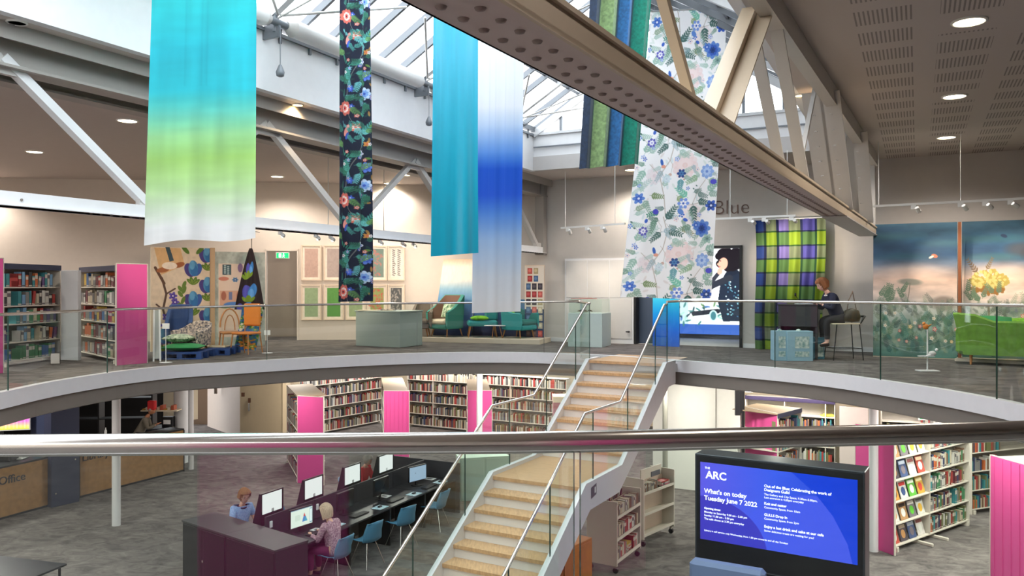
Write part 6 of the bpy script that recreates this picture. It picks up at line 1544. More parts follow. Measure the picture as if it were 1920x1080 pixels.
t=empty('wall_shelf',(*W2(268,22.2),LOW+1.55),0,'shelf of yellow and orange papers behind the bald worker','shelf'); b=MB(); b.box(0,1.0,-.15,.2,0,.03); b.build('board',M_cream,t)
b=MB(); 
for k in range(9): b.use(k%3); b.box(.02+k*.1,.1+k*.1,-.1,.1,.032,.06+.05*(k%3))
o=b.build('paper_stack',[mat('paper_gold',(206,160,70),.7),M_cream,mat('paper_brick',(176,90,60),.7)],loc=(*W2(268,22.2),LOW+1.551)); o['kind']='stuff'; tag(o,'loose yellow and orange papers on the office shelf','papers')
b=MB(); b.box(-.15,.15,-.1,.1,0,.28,bev=.01); b.use(1); b.box(-.1,.1,-.104,-.1,.08,.2); o=b.build('card_reader',[M_black,M_paper],loc=(*W2(316,22.5),LOW+1.061)); tag(o,'black and white device on the work table beside the wide column','device')
b=MB(); b.lathe([(.03,0),(.03,.18),(.012,.22),(.012,.26)],10); o=b.build('sanitiser_bottle',M_paper,loc=(*W2(200,20.3),LOW+1.165)); o.location.y-=.05; tag(o,'small clear bottle standing on the library counter','bottle')

# ---- far fiction bay
colsF=['cream','white','grey','brown','maroon','black','red','olive','navy']; matsF=[mat('cover_%d_%d_%d'%CN[c],CN[c],.55) for c in colsF]
lvF=[.10,.50,.91,1.30,1.69]
farstuff=MB()
for (a,c,lab,dv) in ((W2(562,26.2),W2(717,29.3),'long wall bookcase angled behind the nearest magenta end panel',(1.3,)),(W2(763,28.6),W2(880,27.4),'wall bookcase between the two farther magenta panels, five rows of books',(1.1,)),(W2(884,27.4),W2(1062,25.7),'wall bookcase of fiction partly behind the staircase rail',(1.5,))):
    M,L,_=bookcase('bookcase',a,c,LOW,lvF,2.02,lab,divs=dv,depth=.3)
    for i,z in enumerate(lvF):
        colz=colsF if i<4 else ['white','cream','grey','white','red','black']
        x=.03
        while x<L-.05:
            w=rnd.uniform(.025,.055); h=rnd.uniform(.20,.30); farstuff.use(colsF.index(rnd.choice(colz)))
            if rnd.random()<.05: x+=w; continue
            farstuff.box(x,x+w-.003,.03,.2,z+.002,z+h,M); x+=w
    # strip light along the head of the case
    t=empty('strip_light',((M@Vector((.05,-.25,2.30)))),math.atan2(c[1]-a[1],c[0]-a[0]),'strip light over the '+lab.split(',')[0][:60],'light'); b=MB(); b.box(0,L-.1,-.03,.03,0,.03); b.build('housing',M_white,t); b=MB(); b.box(0.01,L-.11,-.02,.02,-.006,0); b.build('diffuser',glow('strip_glow',(255,240,226),6),t)
    lo=lamp('AREA','shelf_glow',(L/2,0,-.02),9,(1,.90,.82),(R(25),0,0),L,parent=t,sizey=.08)
def aisle(px0,Y0,px1,Y1,pxb,Yb,label,ribs=0,books=True):
    a=Vector((*W2(px0,Y0+.05),0)); c=Vector((*W2(px1,Y1+.05),0)); w=c-a; bk=Vector((*W2(pxb,Yb),0))-(a+c)/2; L=bk.length; d=bk.normalized()
    # double sided unit behind the panel: left face
    p_far=a+bk*.97; M,LL,t=bookcase('bookcase',(p_far.x,p_far.y),(a.x,a.y),LOW,lvF,2.2,'double bookcase with the '+label,depth=w.length*.92,back=False,ends=(1,0),topm=mat('unit_top_beige',(160,142,116),.7)); endpanel('end_panel',px0,Y0,px1,Y1,LOW,2.21,'',ribs=ribs,parent=t)
    if books:
        for z in lvF: 
            x=.03
            while x<LL-.06:
                wd=rnd.uniform(.025,.05); farstuff.use(rnd.randrange(len(colsF))); farstuff.box(x,x+wd-.003,.02,.18,z+.002,z+rnd.uniform(.2,.29),M); x+=wd*1.02
aisle(558,20.35,606,20.1,558,22.7,'magenta panel nearest the computer desks')
aisle(720,21.35,767,21.3,735,24.6,'ribbed magenta panel in the middle of the fiction bay',ribs=6)
aisle(877,21.45,922,21.4,895,24.2,'magenta panel behind the thin white column',books=False)
o=farstuff.build('far_books',matsF); tag(o,'rows of fiction books in the far bookcases of the lower floor','books',kind='stuff')
t=empty('catalogue_stand',(*W2(893,20.0),LOW),0,'white catalogue stand in front of the thin white column','stand'); b=MB(); b.box(-.35,.35,-.25,.25,1.08,1.14,bev=.01); b.build('top',M_white,t); b=MB(); b.box(-.3,.3,-.2,.2,0,1.08); b.build('body',M_white,t)
b=MB(); b.box(-.5,.5,0,.25,0,2.1,bev=.01); o=b.build('mint_partition',mat('mint_panel',(176,200,186),.5),loc=(*W2(885,19.0),LOW)); 
bpy.data.objects.remove(o,do_unlink=True)
M,L,rz=frameM(W2(862,18.6),W2(955,18.9),LOW); t=empty('mint_cabinet',(*W2(862,18.6),LOW),rz,'pale mint tall cabinet behind the stair glass','cabinet'); b=MB(); b.box(0,L,0,.5,0,1.0,bev=.006); b.build('body',mat('mint_panel',(176,200,186),.5),t); 
for k in (0,1): b=MB(); b.box(.03+k*L/2,L/2-.02+k*L/2,-.02,0,.05,.96,bev=.004); b.build('door',mat('mint_panel',(176,200,186),.5),t)
b=MB(); b.cyl((L/2+.08,-.02,.6),(L/2+.08,-.04,.6),.015,8); b.build('knob',M_black,t)
for z_,px0,px1,Yq,lab in ((.0,1040,1052,22,'narrow pink and beige unit seen between the stair rails'),):
    M,L,rz=frameM(W2(1038,21.0),W2(1066,21.0),LOW); t=empty('end_unit',(*W2(1038,21.0),LOW),rz,lab,'end panel'); b=MB(); b.box(0,L,0,.6,0,1.95,bev=.005); b.build('board',mat('dusty_pink_board',(176,120,134),.5),t); b=MB(); b.box(-.01,L+.01,-.01,.61,1.95,2.1); b.build('cap',M_cream,t)

# ---- right: lit wall shelves
def litcase(a,c,lab,lv,top,sparse,navy=True):
    M,L,_=bookcase('bookcase',a,c,LOW,lv,top,lab,depth=.3,fascia=mat('deep_navy',(38,28,62),.5) if navy else None,divs=(1.0,2.0))
    rz=math.atan2(c[1]-a[1],c[0]-a[0]); t=empty('strip_light',(M@Vector((.05,-.3,top+.14))),rz,'strip light over the '+lab,'light'); b=MB(); b.box(0,L-.1,-.03,.03,0,.03); b.build('housing',M_white,t); b=MB(); b.box(0.01,L-.11,-.02,.02,-.006,0); b.build('diffuser',glow('strip_glow',(255,240,226),6),t)
    lamp('AREA','shelf_glow',(L/2,.02,-.02),10,(1,.93,.88),(R(25),0,0),L,parent=t,sizey=.08); return M,L
M,L=litcase(W2(1397,21.3),W2(1566,20.3),'lit bookcase beyond the magenta cornered unit',[.1,.5,.9,1.3,1.66],2.1,True)
b=MB(); b.box(0,.5,-.05,.25,0,.02); b.box(.1,.4,-.04,.2,.02,.05); o=b.build('yellow_folder',mat('folder_yellow',(226,214,90),.6),loc=(M@Vector((L*.86,.08,1.67))),rz=rz); o.scale=(.7,.7,1); tag(o,'yellow folder lying on the lit bookcase','folder')
rightstuff=MB(); colsR=['cream','white','grey','brown','red','olive','teal','orange','navy']; matsR=[mat('cover_%d_%d_%d'%CN[c],CN[c],.55) for c in colsR]
for z in (.1,.5,.9,1.3): stuff_books(rightstuff,M,.05,L-.05,z+.002,.34,.3,colsR)
M1,L1,rz1=frameM(W2(1574,20.0),W2(1628,19.7),LOW); t=empty('pale_board',(*W2(1574,20.0),LOW),rz1,'plain pale board beside the lit bookcase','board'); b=MB(); b.box(0,L1,0,.05,0,2.0,bev=.005); b.build('panel',mat('pale_board',(214,200,196),.5),t)
M,L=litcase(W2(1652,19.9),W2(1900,18.9),'lit bookcase behind the right hand white column',[.1,.5,.9,1.3,1.66],2.08,True)
for z in (.1,.5,.9,1.3): stuff_books(rightstuff,M,.05,L-.05,z+.002,.34,.3,colsR)
x=.9
while x<L-.1:
    w=rnd.uniform(.03,.05); rightstuff.use(rnd.choice((0,1,2,4))); rightstuff.box(x,x+w-.002,.02,.2,1.662,1.66+rnd.uniform(.2,.3),M); x+=w
q=M@Vector((.95,-.12,1.82)); t=empty('exit_sign',q,0,'small green exit sign over the lower level shelves at the right','exit sign'); b=MB(); b.box(-.14,.14,0,.03,-.07,.07); b.build('box',M_white,t); b=MB(); b.box(-.11,.11,-.004,0,-.045,.045); b.build('sign_face',glow('exit_green',(30,170,90),1.3),t); b=MB(); b.box(-.02,.0,-.007,-.004,-.03,.03); b.box(.03,.07,-.007,-.004,-.03,.03); b.box(-.08,-.05,-.007,-.004,-.01,.01); b.build('pictogram',glow('exit_white',(235,255,240),1.6),t); b=MB(); b.cyl((0,.015,.07),(0,.015,-.47-q.z),.006,6); b.build('hanger_rod',M_white,t)
# magenta cornered unit
C=W2(1459,17.85); D=W2(1503,18.75); M,L,_=bookcase('bookcase',C,D,LOW,[.1,.5,.9,1.3,1.69],2.15,'double bookcase with navy header right of the dark blade sign',fascia=M_navy,depth=1.1,ends=(0,1),back=False,topm=mat('unit_top_beige',(160,142,116),.7)); endpanel('end_panel',1397,18.9,1457,17.9,LOW,2.15,'',parent=_)
for z in (.1,.5,.9,1.3,1.69): stuff_books(rightstuff,M,.05,L-.05,z+.002,.33,.3,colsR)
M,L,_=bookcase('bookcase',W2(1455,17.6),W2(1572,17.2),LOW,[.1,.5,.9],1.15,'low bookcase behind the totem screen',depth=.3)
for z in (.1,.5): stuff_books(rightstuff,M,.05,L-.05,z+.002,.33,.3,colsR)
x=.05
while x<L-.1:
    w=rnd.uniform(.03,.06); rightstuff.use(rnd.randrange(9)); rightstuff.box(x,x+w-.002,.02,.2,.902,1.1,M); x+=w
endpanel('partition_board',1604,16.6,1630,16.3,LOW,2.15,'narrow magenta panel left of the white column')
# near right bookcase with face-out magazines
lvK=[.12,.53,.94,1.35,1.76]; K0,K1=W2(1678,15.0),W2(1818,16.75); MK,LK,tk=bookcase('bookcase',K0,K1,LOW,lvK,2.18,'white bookcase of face-out magazines and books beside the tall magenta panel',depth=.32,divs=(1.32,),ends=(0,1),feet=True); endpanel('end_panel',1645,15.2,1676,14.85,LOW,2.18,'',parent=tk)
colsK=['grey','teal','cream','maroon','white','navy','olive','orange','red','brown','green']
covers=[((196,70,56),(236,210,180)),((226,226,222),(196,50,50)),((220,220,214),(110,110,110)),((70,60,70),(200,180,160)),((96,190,60),(226,230,220)),((230,228,220),(90,110,140)),((60,80,130),(200,210,230)),((216,170,60),(240,226,180)),((190,140,90),(60,44,40)),((232,226,220),(150,90,90)),((222,150,60),(240,230,210)),((120,110,120),(220,214,210))]
names=['red','white and red','pale grey','dark','lime green','white','blue','golden','brown spotted','cream','orange','mauve']
kk=0
for i,z in enumerate(lvK):
    n_=4; 
    for j in range(n_):
        ci=(i*5+j*3)%12; c1,c2=covers[ci]; b=MB(); b.box(0,.26,0,.012,0,.33); b.use(1); b.box(.02,.24,-.002,0,.235,.30); b.use(2); b.sphere((.13,0,.13),.075,12,8,1,.05,1.1)
        o=b.build('magazine',[mat('mag_%d'%ci,tuple(int(k*.8+20) for k in c1),.4,vary=.12,vscale=12),mat('magt_%d'%ci,c2,.5),mat('magp_%d'%((ci+5)%12),covers[(ci+5)%12][0],.5)])
        o.matrix_world=MK@Matrix.Translation((.03+j*.32,.06,z+.005))@Matrix.Rotation(R(-16),4,'X')
        tag(o,'%s magazine facing out, %s from the magenta panel on the %s'%(names[ci],ORD[j],shelfn[i]),'magazine','face-out magazines')
    fill_shelf(MK,1.35,LK-.04,z,.34,.32,shelfn[i]+' of the bookcase beside the tall magenta panel','books in the right bookcase',colsK,(.052,.078),((.0,.62),(.68,.95)) if i else ((0,.75),(.8,1)),setback=.04)
for x in (.9,1.5): b=MB(); b.box(x,x+.06,-.25,.3,.0,.06,bev=.01); b.build('foot',M_lshelf,tk)
K2a,K2b=W2(1822,17.5),W2(1960,18.4); MK2,LK2,_=bookcase('bookcase',K2a,K2b,LOW,lvK,2.2,'white bookcase at the right, between the magazine shelves and the big magenta panel',depth=.3)
for i,z in enumerate(lvK): stuff_books(rightstuff,MK2,.03,.95,z+.002,.34,.3,colsR,(.035,.06))
stuff_books(rightstuff,MK2,1.0,LK2-.05,lvK[4]+.002,.34,.3,colsR)
o=rightstuff.build('right_books',matsR); tag(o,'rows of books in the farther lit shelves at the lower right','books',kind='stuff')
M,L,rz=frameM(W2(1857,13.5),W2(2010,11.9)); t=empty('bookcase',(*W2(1857,13.5),LOW),rz,'bookcase with a big ribbed magenta end at the bottom right corner','bookcase'); b=MB(); b.box(.0,L,.06,1.0,0,2.13,bev=.01); b.build('carcass',M_lshelf,t); endpanel('end_panel',1857,13.5,2010,11.9,LOW,2.15,'',ribs=9,parent=t)

# ---- totem screen
T0,T1=W2(1303,11.9),W2(1622,10.68); M,L,rz=frameM(T0,T1,LOW); t=empty('totem_screen',(*T0,LOW),rz,'large black freestanding totem with a blue information screen','information screen')
b=MB(); b.box(0,L,0,.42,0,2.52,bev=.01); b.build('housing',mat('totem_grey',(58,60,66),.35),t); b=MB(); b.box(.03,L-.03,-.008,.0,.95,2.49); b.build('bezel',M_black,t); b=MB(); b.box(.02,L-.02,-.012,0,.05,.93,bev=.004); b.build('lower_panel',mat('totem_black',(28,29,34),.4),t)
SW_,SH_=2.16,1.14; sx_,sz_=.085,1.265
p=Paint(196,110,250,140,(46,74,206)); p.grad([(0,(88,82,206)),(.5,(56,84,212)),(1,(30,60,190))],'x'); p.ell(150,140,112,112,(62,84,214),0,1.0); p.ell(150,140,112,112,(74,80,210),0,.3); p.ell(8,118,80,70,(52,44,160),0,.75); p.poly([(118,0),(196,0),(196,110),(190,110),(184,84),(168,52),(146,24)],(16,56,196),.9)
p.mesh('screen',flat(SW_,SH_,sx_,sz_,-.011),painted('lit_screen',.25,emit=.36),t)
wtx=glow('screen_text',(255,255,255),.7)
def tx(s_,x,y,size,bold=0.0,space=1.0,sp_=1.0): return text('screen_text',s_,size,wtx,t,(sx_+x,-.014,sz_+SH_-y),(R(90),0,0),.0005,bold=bold,space=space)
tx('THE',.07,.06,.042,.001); tx('ARC',.085,.105,.155,.004)
tx("What's on today\nTuesday June 7 2022",.06,.375,.092,.0022,1.12)
tx('Opening times:',.06,.655,.040,.0014); tx('Monday to Saturday 9.00 am - 5.00 pm\nSunday 11.00 am - 3.00 pm\nThe cafe closes at 3.30 pm everyday',.06,.71,.040,.0006,1.25)
tx('Library is self service only Wednesday, from 1.00 pm onwards and all day Sundays',.06,.985,.036,.0004)
tx('Out of the Blue: Celebrating the work of\nDesigners Guild',.93,.21,.054,.0014,1.0); tx('The Gallery and City Space, 9.30am-5.00pm,\nLast entrance is 4.00pm everyday',.93,.335,.040,.0004,1.1)
tx('Knit and natter',.93,.46,.050,.0014); tx('Community Space, from 10am',.93,.52,.040,.0004)
tx('GULLS Drop In',.93,.62,.050,.0014); tx('Community Space, from 2pm',.93,.68,.040,.0004)
tx('Enjoy a hot drink and cake at our cafe',.93,.785,.052,.0014); tx('Some delicious treats are waiting for you!',.93,.85,.040,.0004)
B0_,B1_=W2(1291,11.2),W2(1432,10.7); M,L,rz=frameM(B0_,B1_,LOW); t=empty('booth_seat',(*B0_,LOW),rz,'blue grey padded booth back in front of the totem screen','seat'); b=MB(); b.box(0,L,-.0,.22,.1,1.17,bev=.05); b.build('back_pad',mat('blue_grey_pad',(116,132,168),.7),t); b=MB(); b.box(0,L,-.55,0,.1,.45,bev=.05); b.build('seat_pad',mat('blue_grey_pad',(116,132,168),.7),t)

# ---- book trolleys
def trolley(C,Rr,depthv,label,levels,top,lean_books,empty_rows=()):
    M,L,rz=frameM(C,Rr,LOW); t=empty('book_trolley',(*C,LOW),rz,label,'book trolley'); dp=depthv
    for x in (0,L-.03): b=MB(); b.box(x,x+.03,0,dp,.14,top,bev=.006); b.build('side_panel',M_lshelf,t)
    for z in levels:
        b=MB(); b.add([(.03,.02,z),(L-.03,.02,z),(L-.03,dp/2,z-.05),(.03,dp/2,z-.05),(.03,.02,z-.02),(L-.03,.02,z-.02),(L-.03,dp/2,z-.07),(.03,dp/2,z-.07)],[(0,1,2,3),(7,6,5,4),(0,4,5,1),(1,5,6,2),(2,6,7,3),(3,7,4,0)])
        b.box(.03,L-.03,.0,.02,z-.03,z+.02); b.build('shelf',M_lshelf,t)
    b=MB(); b.box(.03,L-.03,dp/2-.01,dp/2+.01,.14,top-.12); b.build('centre_board',mat('trolley_back',(190,172,156),.6),t)
    for x in (.06,L-.06):
        for y in (.05,dp-.05):
            b=MB(); b.tube([(x-.02,y,.055),(x+.02,y,.055)],.05,14); cs=b.build('castor',M_black,t); b=MB(); b.box(x-.03,x+.03,y-.02,y+.02,.1,.14); b.build('castor_fork',M_chrome,cs)
    return M,L,t
MT,LT,t1=trolley(W2(1157,13.85),W2(1202,14.85),.58,'white book trolley full of books, nearest the staircase',[.22,.60,.98],1.26,True)
trn=['bottom tier','middle tier','top tier']
for i,z in enumerate((.22,.60,.98)):
    fill_shelf(MT,.05,LT-.05,z-.01,.27 if i<2 else .24,.28,trn[i]+' of the trolley nearest the staircase','books on the near trolley',['cream','white','grey','brown','red'] if i<2 else ['cream','grey','brown','white'],(.042,.066),(((0,.45),(.75,1)),((0,1),),((0,1),))[i],hmin=.8,setback=.03)
for k in range(5):
    o=put_book(MT@Matrix.Translation((.53,.05,.235+k*.028))@Matrix.Rotation(R(-90),4,'Y')@Matrix.Rotation(R(0),4,'Z'),0,0,0,.026,.17,.24,['red','white','orange','cream','yellow'][k],'%s book lying flat in the pile on the bottom tier of the near trolley'%['red','white','orange','cream','yellow'][k],'books on the near trolley')
    o.matrix_world=MT@Matrix.Translation((.80,.05,.235+k*.028))@Matrix.Rotation(R(-90),4,'Y')@Matrix.Diagonal((.026,.17,.24,1))
MB_top=[]
for k in range(9):
    cn=['cream','brown','white','red','cream','grey','brown','white','maroon'][k]
    o=put_book(MT,.08+.1*k,.32,1.02,.03,.2,.26,cn,'%s book leaning on the far side of the near trolley top, %s along'%(cn,ORD[k]),'books on the near trolley',.5)
MT2,LT2,t2=trolley(W2(1207,15.3),W2(1265,16.2),.56,'white book trolley with empty lower shelves, farther from the stairs',[.22,.62,1.02],1.30,True)
fill_shelf(MT2,.05,LT2*.5,1.01,.2,.28,'top tier of the farther trolley','books on the farther trolley',['cream','grey','brown','white'],(.03,.05),((0,1),),hmin=.8,setback=.03)
for k,cn in enumerate(('pink','white','red')):
    o=put_book(MT2,0,0,0,.026,.17,.26,cn,'%s book lying flat on the farther trolley'%cn,'books on the farther trolley'); o.matrix_world=MT2@Matrix.Translation((LT2-.12,.05,1.03+k*.028))@Matrix.Rotation(R(-90),4,'Y')@Matrix.Diagonal((.026,.17,.3,1))
b=MB(); b.box(LT2*.3,LT2-.05,.28,.30,1.05,1.38); b.build('sign_board',M_lshelf,t2)
b=MB(); b.box(LT2*.62,LT2*.9,.27,.28,1.18,1.28); b.build('tier_label',mat('notice_grey',(96,100,108),.5),t2)
# timber box under the stair
M,L,rz=frameM(W2(1056,12.35),W2(1110,13.0),LOW); t=empty('timber_cabinet',(*W2(1056,12.35),LOW),rz,'orange timber cabinet under the staircase behind the glass joint','cabinet'); 
b=MB(); b.box(0,L,0,.45,0,.92,bev=.006); b.build('carcass',mat('orange_ply',(196,124,52),.5,vary=.1),t); b=MB(); b.box(.02,L-.02,-.015,0,.03,.88,bev=.003); b.build('door',mat('orange_ply',(196,124,52),.5),t)

# ================================================================== computer desks
DA=R(26.0); DD=Vector((math.sin(DA),math.cos(DA),0)); DN=Vector((math.cos(DA),-math.sin(DA),0)); S0=Vector((-4.28,13.3,0))
def DK(u,v,z=0.0): return S0+DD*u+DN*v+Vector((0,0,LOW+z))
rzD=-DA                     # local x = across (towards the viewer side), local y = along
LEN=5.3
t=empty('desk_bench',DK(0,0),rzD,'long black double sided computer desk with low screens down the middle','desk')
for k in range(4):
    y0=.25+k*1.25
    for s in (1,-1): b=MB(); b.box(.02*s if s>0 else -.84,.84 if s>0 else -.02,y0,y0+1.245,.72,.75,bev=.003); b.build('desk_top',M_dark,t)
    b=MB(); b.box(-.02,.02,y0,y0+1.24,.75,1.10,bev=.003); b.build('divider_screen',mat('divider_black',(44,44,50),.7),t)
for k in range(5):
    y=.27+k*1.25
    for s in (1,-1): b=MB(); b.box(s*.06 if s>0 else -.80,.80 if s>0 else -.06,y-.02 if k else y,y+.02,.0,.72); b.build('leg_panel',M_black,t)
b=MB(); b.box(-.9,.9,5.27,5.31,.0,1.10,bev=.003); b.build('end_screen',mat('divider_black',(44,44,50),.7),t)
b=MB(); b.box(-.03,.03,.3,5.2,.1,.7); b.build('cable_tray',M_black,t)
# monitors
M_scr=painted('monitor_picture',.25,emit=.3)
def monitor(u,v,face,label,group,kind,yaw=0.0,pw=.5,ph=.31):
    """face=+1 screen towards the viewer side"""
    p=DK(u,v,.752); t=empty('monitor',p,rzD+R(90)*face+yaw,label,'monitor',group)      # local -Y = screen
    b=MB(); b.box(-.11,.11,-.08,.08,0,.012,bev=.004); b.box(-.025,.025,.02,.05,.012,.24); b.build('stand',M_black,t)
    b=MB(); b.box(-pw/2,pw/2,-.015,.03,.10,.12+ph,bev=.006); cs=b.build('case',M_black,t)
    if kind=='black': b=MB(); b.box(-pw/2+.012,pw/2-.012,-.018,-.015,.115,.105+ph); b.build('screen',mat('screen_off',(18,18,24),.15),cs)
    else:
        p_=Paint(50,31,60,40,(222,232,220))
        if kind=='chart':
            p_.rect(0,0,50,1.5,(120,160,180)); p_.rect(43,3,49,29,(110,160,180)); p_.rect(44,5,48,27,(230,238,236)); p_.poly([(31,8),(26,24),(37,24)],(70,130,190)); p_.poly([(31,8),(29,15),(33.5,15)],(210,70,50)); p_.poly([(34,14),(31,24),(38,24)],(60,160,190)); p_.rect(10,10,22,20,(206,220,206))
        elif kind=='pale': p_.rect(0,0,50,31,(150,172,196)); p_.ell(18,14,1,.8,(60,60,60))
        elif kind=='white': p_.rect(0,0,50,31,(250,250,250))
        p_.mesh('screen',flat(pw-.02,ph-.015,-pw/2+.01,.115,-.0175),M_scr,cs)
    return t
monitor(.75,.34,1,'switched-on monitor showing a small red and blue triangle chart','front row monitors','chart',yaw=R(-8))
monitor(1.98,.34,1,'dark monitor behind the seated person with the blonde bob','front row monitors','black')
monitor(3.12,.34,1,'dark monitor in the middle of the front desk row, beyond the first dark one','front row monitors','black')
monitor(4.38,.38,1,'pale blue grey lit monitor at the far end of the front row','front row monitors','pale',yaw=R(-14))
# far row: backs towards us carry a white sheet
def back_monitor(u,label):
    p=DK(u,-.30,.752); t=empty('monitor',p,rzD-R(90)+R(0),label,'monitor','monitors backed with a white sheet')
    b=MB(); b.box(-.11,.11,-.08,.08,0,.012,bev=.004); b.box(-.03,.03,.02,.05,.012,.36); b.build('stand',M_black,t)
    b=MB(); b.add([(-.28,-.16,.10),(.28,-.16,.10),(.28,-.0,.66),(-.28,-.0,.66),(-.28,.04,.10),(.28,.04,.10),(.28,.04,.66),(-.28,.04,.66)],[(0,1,2,3),(5,4,7,6),(0,4,5,1),(1,5,6,2),(2,6,7,3),(3,7,4,0)]); cs=b.build('case',M_black,t)
    b=MB(); b.box(-.23,.25,.042,.05,.30,.64,bev=.003); b.build('white_sheet',glow('sheet_added_glow',(252,252,250),.42),cs)  # plain sheet made to glow by itself; no light stands behind it
for u,l in ((.70,'nearest the person in the pale blue top'),(1.80,'second along the far row'),(2.98,'beside the person in red'),(4.15,'farthest, beyond the person in red')): back_monitor(u,'monitor backed with a bright white sheet, '+l)
# keyboards, mice, mats
for u,v,l in ((.85,.6,'in front of the chart monitor'),(2.05,.6,'in front of the first dark monitor'),(3.2,.62,'in front of the second dark monitor'),(4.4,.66,'in front of the pale monitor')):
    b=MB(); b.box(-.07,.07,-.22,.22,0,.02,bev=.005); b.use(1)
    for r_ in range(4):
        for c_ in range(13): b.box(-.055+r_*.028,-.055+r_*.028+.022,-.205+c_*.0315,-.205+c_*.0315+.026,.02,.024)
    o=b.build('keyboard',[M_black,mat('key_grey',(40,40,44),.5)],loc=DK(u,v,.752),rz=rzD); tag(o,'black keyboard on the desk '+l,'keyboard','desk keyboards')
M_card=mat('blue_card',(130,196,214),.5,vscale=30,vcol=(240,246,250))
for u,v,l in ((1.35,.62,'beside the blonde person'),(2.62,.66,'between the two dark monitors'),(3.75,.70,'left of the pale monitor'),(4.85,.66,'near the end screen')):
    b=MB(); b.box(-.11,.11,-.14,.14,0,.006); b.use(1); b.box(-.03,.03,-.05,.05,.006,.035,bev=.012); o=b.build('mouse_mat',[M_card,M_black],loc=DK(u,v,.752),rz=rzD); tag(o,'pale blue mouse mat with a black mouse '+l,'mouse mat','pale blue mouse mats')
for u,v,sz,l in ((.98,.5,.1,'white card on the desk below the chart monitor'),(3.35,.25,.12,'white notice sheet against the divider between monitors'),(5.0,.3,.12,'white notice sheet near the far end screen')):
    b=MB(); b.box(-sz,sz,-sz*.8,sz*.8,0,.004); b.use(1); b.box(-sz*.5,sz*.5,-sz*.3,sz*.3,.004,.006); o=b.build('paper_sheet',[M_paper,mat('print_grey',(110,110,114),.7)],loc=DK(u,v,.752),rz=rzD); tag(o,l,'paper')
for u,v,l in ((4.9,-.5,'white papers on the far side of the desk end'),(1.3,-.55,'white papers in front of the person in pale blue')):
    b=MB(); b.box(-.2,.2,-.15,.15,0,.008); b.box(-.1,.25,-.1,.12,.008,.014); o=b.build('paper_sheet',M_paper,loc=DK(u,v,.752),rz=rzD); tag(o,l,'paper')
b=MB(); b.box(-.03,.03,-.012,.012,0,.11,bev=.006); 
for u in (.35,1.55): 
    o=b.build('phone_handset',M_paper,loc=DK(u,.035,.90),rz=rzD+R(90)); tag(o,'small white switch on the divider '+('left of the chart monitor' if u<1 else 'left of the first dark monitor'),'switch')
# shell chairs
M_shell=mat('shell_blue',(84,140,172),.4)
def shell_chair(loc,rz,label,first=None):
    if first: return dup(first,loc,rz,label)
    t=empty('shell_chair',loc,rz,label,'chair','blue shell chairs')      # faces +Y
    rows=[]
    for i in range(13):
        s=i/12; r=[]
        if s<.5: q=s/.5; y=.24-.42*q; z=.44-.02*math.sin(q*3.14); hw=.20+.03*math.sin(q*3.14)
        else: q=(s-.5)/.5; y=-.18-.10*q-.05*math.sin(q*1.57); z=.44+.40*q**.9; hw=.23-.05*q**2
        for j in range(13):
            x=(j/12*2-1); cup=abs(x)**2.2
            yy=y+(cup*.10*min(1,max(0,(s-.35)*3)) if s>.35 else 0); zz=z+cup*(.05 if s<.5 else .02)
            if s>.95: zz-=cup*.07
            if s<.08: zz-=.03
            r.append((x*hw,yy,zz))
        rows.append(r)
    b=MB(); b.grid(rows); o=b.build('shell',M_shell,t); md=o.modifiers.new('th','SOLIDIFY'); md.thickness=.012
    for sx in (-1,1):
        for sy in (-1,1): b=MB(); b.tube([(sx*.10,sy*.10,.42),(sx*.22,sy*.22,0)],.009,8); b.build('leg',M_chrome,t)
    return t
near=R(0)
c0=shell_chair(DK(.80,1.06),rzD+R(90),'blue shell chair under the person with the blonde bob')
for u,v,rz,l in ((1.72,1.02,rzD+R(80),'empty blue shell chair right behind the blonde person'),(2.85,1.0,rzD+R(75),'empty blue shell chair in the middle of the near desk side'),(4.1,1.0,rzD+R(95),'empty blue shell chair seen through the stair glass')): shell_chair(DK(u,v),rz,l,c0)
for u,v,rz,l in ((.55,-1.1,rzD-R(85),'blue shell chair under the person in the pale blue top'),(1.75,-.98,rzD-R(95),'empty blue shell chair on the far side, next to the person in pale blue'),(2.72,-.95,rzD-R(90),'empty blue shell chair on the far side in front of the magenta panel'),(4.0,-1.05,rzD-R(90),'blue shell chair under the person in red')): shell_chair(DK(u,v),rz,l,c0)
# people
M_pat=mat('small_print_cloth',(206,170,176),.85,vscale=45,vcol=(120,84,104)); M_bl=mat('pale_blue_print',(128,164,220),.85,vscale=50,vcol=(168,196,236))
person('person',DK(.80,1.02),rzD+R(90),'person with a blonde bob in a pink print blouse, seen from behind',h=.44,lean=.14,headpitch=22,skin=(224,176,150),sleeve='long',topmat=M_pat,legs=(128,46,88),hair=(206,182,152),hairlen=.25,wr=((-.12,.40,.33),(.12,.38,.33)),shoes=(30,26,34),vol=1.18)
person('person',DK(.60,-.92),rzD-R(108),'person with short auburn hair and glasses in a pale blue T-shirt with dark neckband',h=.56,lean=.12,headpitch=14,headyaw=-4,s=1.12,skin=(228,180,156),sleeve='short',topmat=M_bl,legs=(50,56,84),hair=(158,112,72),hairlen=.16,wr=((-.20,.28,.34),(.16,.38,.33)),glasses=True,shoes=(40,40,44),collar=(36,34,70),vol=1.2)
person('person',DK(4.0,-.86),rzD-R(90),'grey haired person in a red top reaching across the far side of the desk',h=.54,lean=.2,headpitch=24,skin=(214,164,140),sleeve='long',top=(206,58,66),legs=(50,50,60),hair=(166,156,146),hairlen=.14,wr=((-.18,.44,.34),(.2,.42,.34)),shoes=(40,40,44))
